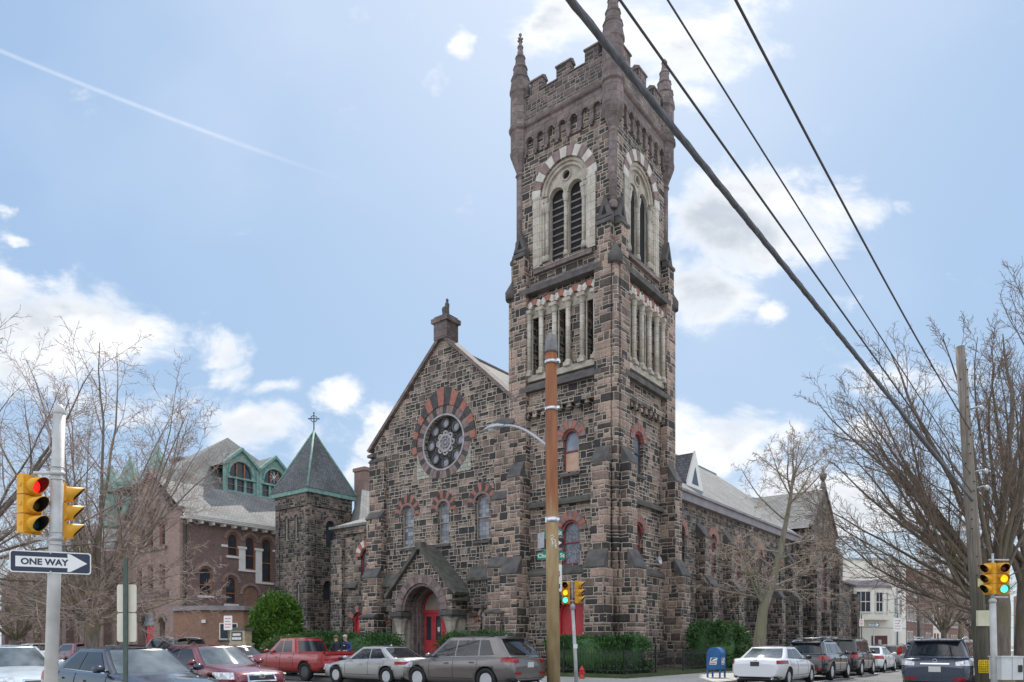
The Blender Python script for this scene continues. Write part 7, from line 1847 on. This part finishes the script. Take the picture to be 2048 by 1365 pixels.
# ------------------------------------------------------------------ sky, sun, camera
w = bpy.data.worlds.new('World'); scene.world = w; w.use_nodes = True
g = NT(w.node_tree); bg = w.node_tree.nodes['Background']
SUN_AZ, SUN_EL = R(7), R(50)
sky = g.new('ShaderNodeTexSky', sky_type='NISHITA'); sky.sun_disc = False
sky.sun_elevation = SUN_EL; sky.sun_rotation = SUN_AZ; sky.air_density = 1.2; sky.dust_density = 1.6; sky.ozone_density = 1.2
dirn = g.new('ShaderNodeTexCoord').outputs['Generated']
dx, dy, dz = g.sep(dirn)
yy = g.m('MAXIMUM', dy, .06)
gx = g.m('DIVIDE', dx, yy); gz = g.m('DIVIDE', dz, yy)
def d2(px, py): return ((px-1024)/1450., (1291-py)/1450.)
# cloud banks as soft discs on the sky: centre, radii, weight
BL = [((40, 640), (350, 130), 1.), ((250, 690), (160, 85), .9), ((60, 720), (300, 110), .8), ((450, 735), (75, 85), .75), ((500, 850), (160, 70), .9), ((560, 770), (90, 28), .55),
      ((690, 795), (70, 35), .75), ((760, 870), (55, 75), .8), ((720, 940), (60, 50), .7), ((600, 900), (60, 40), .6),
      ((1130, 50), (110, 80), .9), ((1390, 60), (210, 120), .9), ((1230, 60), (200, 100), .8), ((1340, 190), (110, 60), .6), ((1480, 440), (220, 130), 1.), ((1400, 570), (150, 90), .85), ((1600, 440), (200, 90), .8), ((1525, 620), (60, 38), .75),
      ((1480, 870), (190, 80), 1.), ((1400, 840), (90, 60), .8), ((1540, 960), (170, 70), .7), ((1750, 870), (90, 60), .6), ((1700, 1010), (330, 80), .8), ((935, 85), (38, 45), .7), ((880, 165), (40, 50), .5), ((1800, 430), (70, 28), .45),
      ((10, 420), (30, 22), .5), ((30, 487), (55, 16), .5), ((1680, 590), (70, 40), .5), ((1840, 760), (170, 70), .6), ((330, 820), (150, 60), .5)]
wn_ = g.new('ShaderNodeTexNoise'); g.put(wn_.inputs['Vector'], g.xyz(gx, g.mul(gz, 1.3), 7.)); wn_.inputs['Scale'].default_value = 6.; wn_.inputs['Detail'].default_value = 5; wn_.inputs['Roughness'].default_value = .6
wx, wy, wz = g.sep(wn_.outputs[1])
hx = g.add(gx, g.mul(g.sub(wx, .5), .16)); hz = g.add(gz, g.mul(g.sub(wy, .5), .11))
acc = None
for (c, r, wt) in BL:
    cx, cz = d2(*c); rx, rz = r[0]/1450., r[1]/1450.
    ex = g.m('DIVIDE', g.sub(hx, cx), rx); ez = g.m('DIVIDE', g.sub(hz, cz), rz)
    d = g.m('SQRT', g.add(g.mul(ex, ex), g.mul(ez, ez)))
    b = g.mul(g.smooth(d, .15, 1.35, 1., 0.), wt)
    acc = b if acc is None else g.m('MAXIMUM', acc, b)
front = g.smooth(dy, .1, .3)
pv = g.xyz(gx, g.mul(gz, 1.5), 0.)
n1 = g.noise(pv, 7.5, 10, .62, .4)
n2 = g.noise(g.xyz(gx, gz, 4.), 2.2, 4, .5)
back = g.smooth(g.noise(dirn, 2.6, 7, .55, .3), .40, .58, 0., .92)  # unseen clouds behind the camera, spread wide as added fill light
cl = g.smooth(g.add(acc, g.mul(g.sub(n1, .5), 2.1)), .24, .92)
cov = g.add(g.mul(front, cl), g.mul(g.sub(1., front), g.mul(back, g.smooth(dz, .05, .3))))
# thin high veil
glow = g.m('POWER', g.m('MAXIMUM', g.add(g.add(g.mul(dx, math.sin(SUN_AZ)*math.cos(SUN_EL)), g.mul(dy, math.cos(SUN_AZ)*math.cos(SUN_EL))), g.mul(dz, math.sin(SUN_EL))), 0.), 14.)
veil = g.add(g.mul(g.smooth(n2, .42, .75), .16), g.mul(glow, .5))
# a faint aircraft trail high on the left
ax, az = d2(-60, 92); bx, bz = d2(675, 372)
L = math.hypot(bx-ax, bz-az); ux, uz = (bx-ax)/L, (bz-az)/L
al = g.add(g.mul(g.sub(gx, ax), ux), g.mul(g.sub(gz, az), uz)); ac = g.sub(g.mul(g.sub(gz, az), ux), g.mul(g.sub(gx, ax), uz))
bow = g.add(ac, g.mul(g.mul(al, g.sub(L, al)), .07))
trail = g.mul(g.mul(g.smooth(g.m('ABSOLUTE', g.sub(bow, .01)), .0, .0048, .30, 0.), g.smooth(al, L*.55, L, 1., 0.12)), g.mul(front, g.m('LESS_THAN', al, L)))
trail = g.mul(trail, g.smooth(g.noise(pv, 60., 3), .2, .6, .6, 1.))
shade = g.noise(g.xyz(g.add(gx, .03), g.mul(gz, 1.6), 2.), 5., 6, .55)
thick = g.smooth(g.add(acc, g.mul(g.sub(n1, .5), 1.2)), .5, 1.1)
gray = g.mul(thick, g.smooth(shade, .40, .62))
ccol = g.mix(gray, tuple(SKY_K*x for x in (.94, .95, .97)), tuple(SKY_K*x for x in (.52, .575, .65)))
tin = g.mix(1., sky.outputs[0], SKY_TINT, 'MULTIPLY')
sr, sg_, sb = g.sep(tin)
mx = g.m('MAXIMUM', sr, g.m('MAXIMUM', sg_, sb))
cmp_ = g.m('DIVIDE', 1., g.add(1., g.m('POWER', g.m('DIVIDE', mx, 9.), 1.15)))
tin = g.mix(1., tin, g.xyz(cmp_, cmp_, cmp_), 'MULTIPLY')
base = g.ramp(g.smooth(dz, -.05, .75), [(0., (.66, .77, .87)), (.3, (.43, .60, .83)), (1., (.345, .52, .78))])
base = g.mix(1., base, (SKY_K, SKY_K, SKY_K), 'MULTIPLY')
sat = g.mix(.7, tin, base)
col = g.mix(g.add(veil, trail, ), sat, tuple(SKY_K*x for x in (.85, .9, 1.)))
bcol = g.mix(g.smooth(g.noise(dirn, 3.4, 5), .35, .65), tuple(SKY_K*x*BACK_FILL for x in (1., 1., 1.02)), tuple(SKY_K*x*BACK_FILL for x in (.7, .74, .8)))  # rear clouds brightened beyond the visible ones to lift the shaded church
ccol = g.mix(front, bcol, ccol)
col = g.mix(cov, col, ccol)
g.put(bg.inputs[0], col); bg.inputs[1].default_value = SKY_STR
sd = bpy.data.lights.new('sun', 'SUN'); sd.energy = SUN_STR; sd.angle = R(.55); sd.color = (1, .95, .87)
so = bpy.data.objects.new('sun', sd); COL.objects.link(so)
sv = Vector((math.sin(SUN_AZ)*math.cos(SUN_EL), math.cos(SUN_AZ)*math.cos(SUN_EL), math.sin(SUN_EL)))
so.rotation_euler = (-sv).to_track_quat('-Z', 'Y').to_euler(); so.location = sv*80
cam = bpy.data.cameras.new('camera'); co = bpy.data.objects.new('camera', cam); COL.objects.link(co)
cam.sensor_width = 36; cam.lens = 1450/2048*36; cam.shift_y = (1291-682.5)/2048; cam.clip_end = 4000; cam.clip_start = .1
co.location = (0, 0, 1.45); co.rotation_euler = (R(90), 0, 0); scene.camera = co
vs = scene.view_settings; vs.view_transform = 'Standard'; vs.look = 'None'; vs.gamma = 1; vs.exposure = EXPO
scene.cycles.max_bounces = 6; scene.cycles.diffuse_bounces = 3
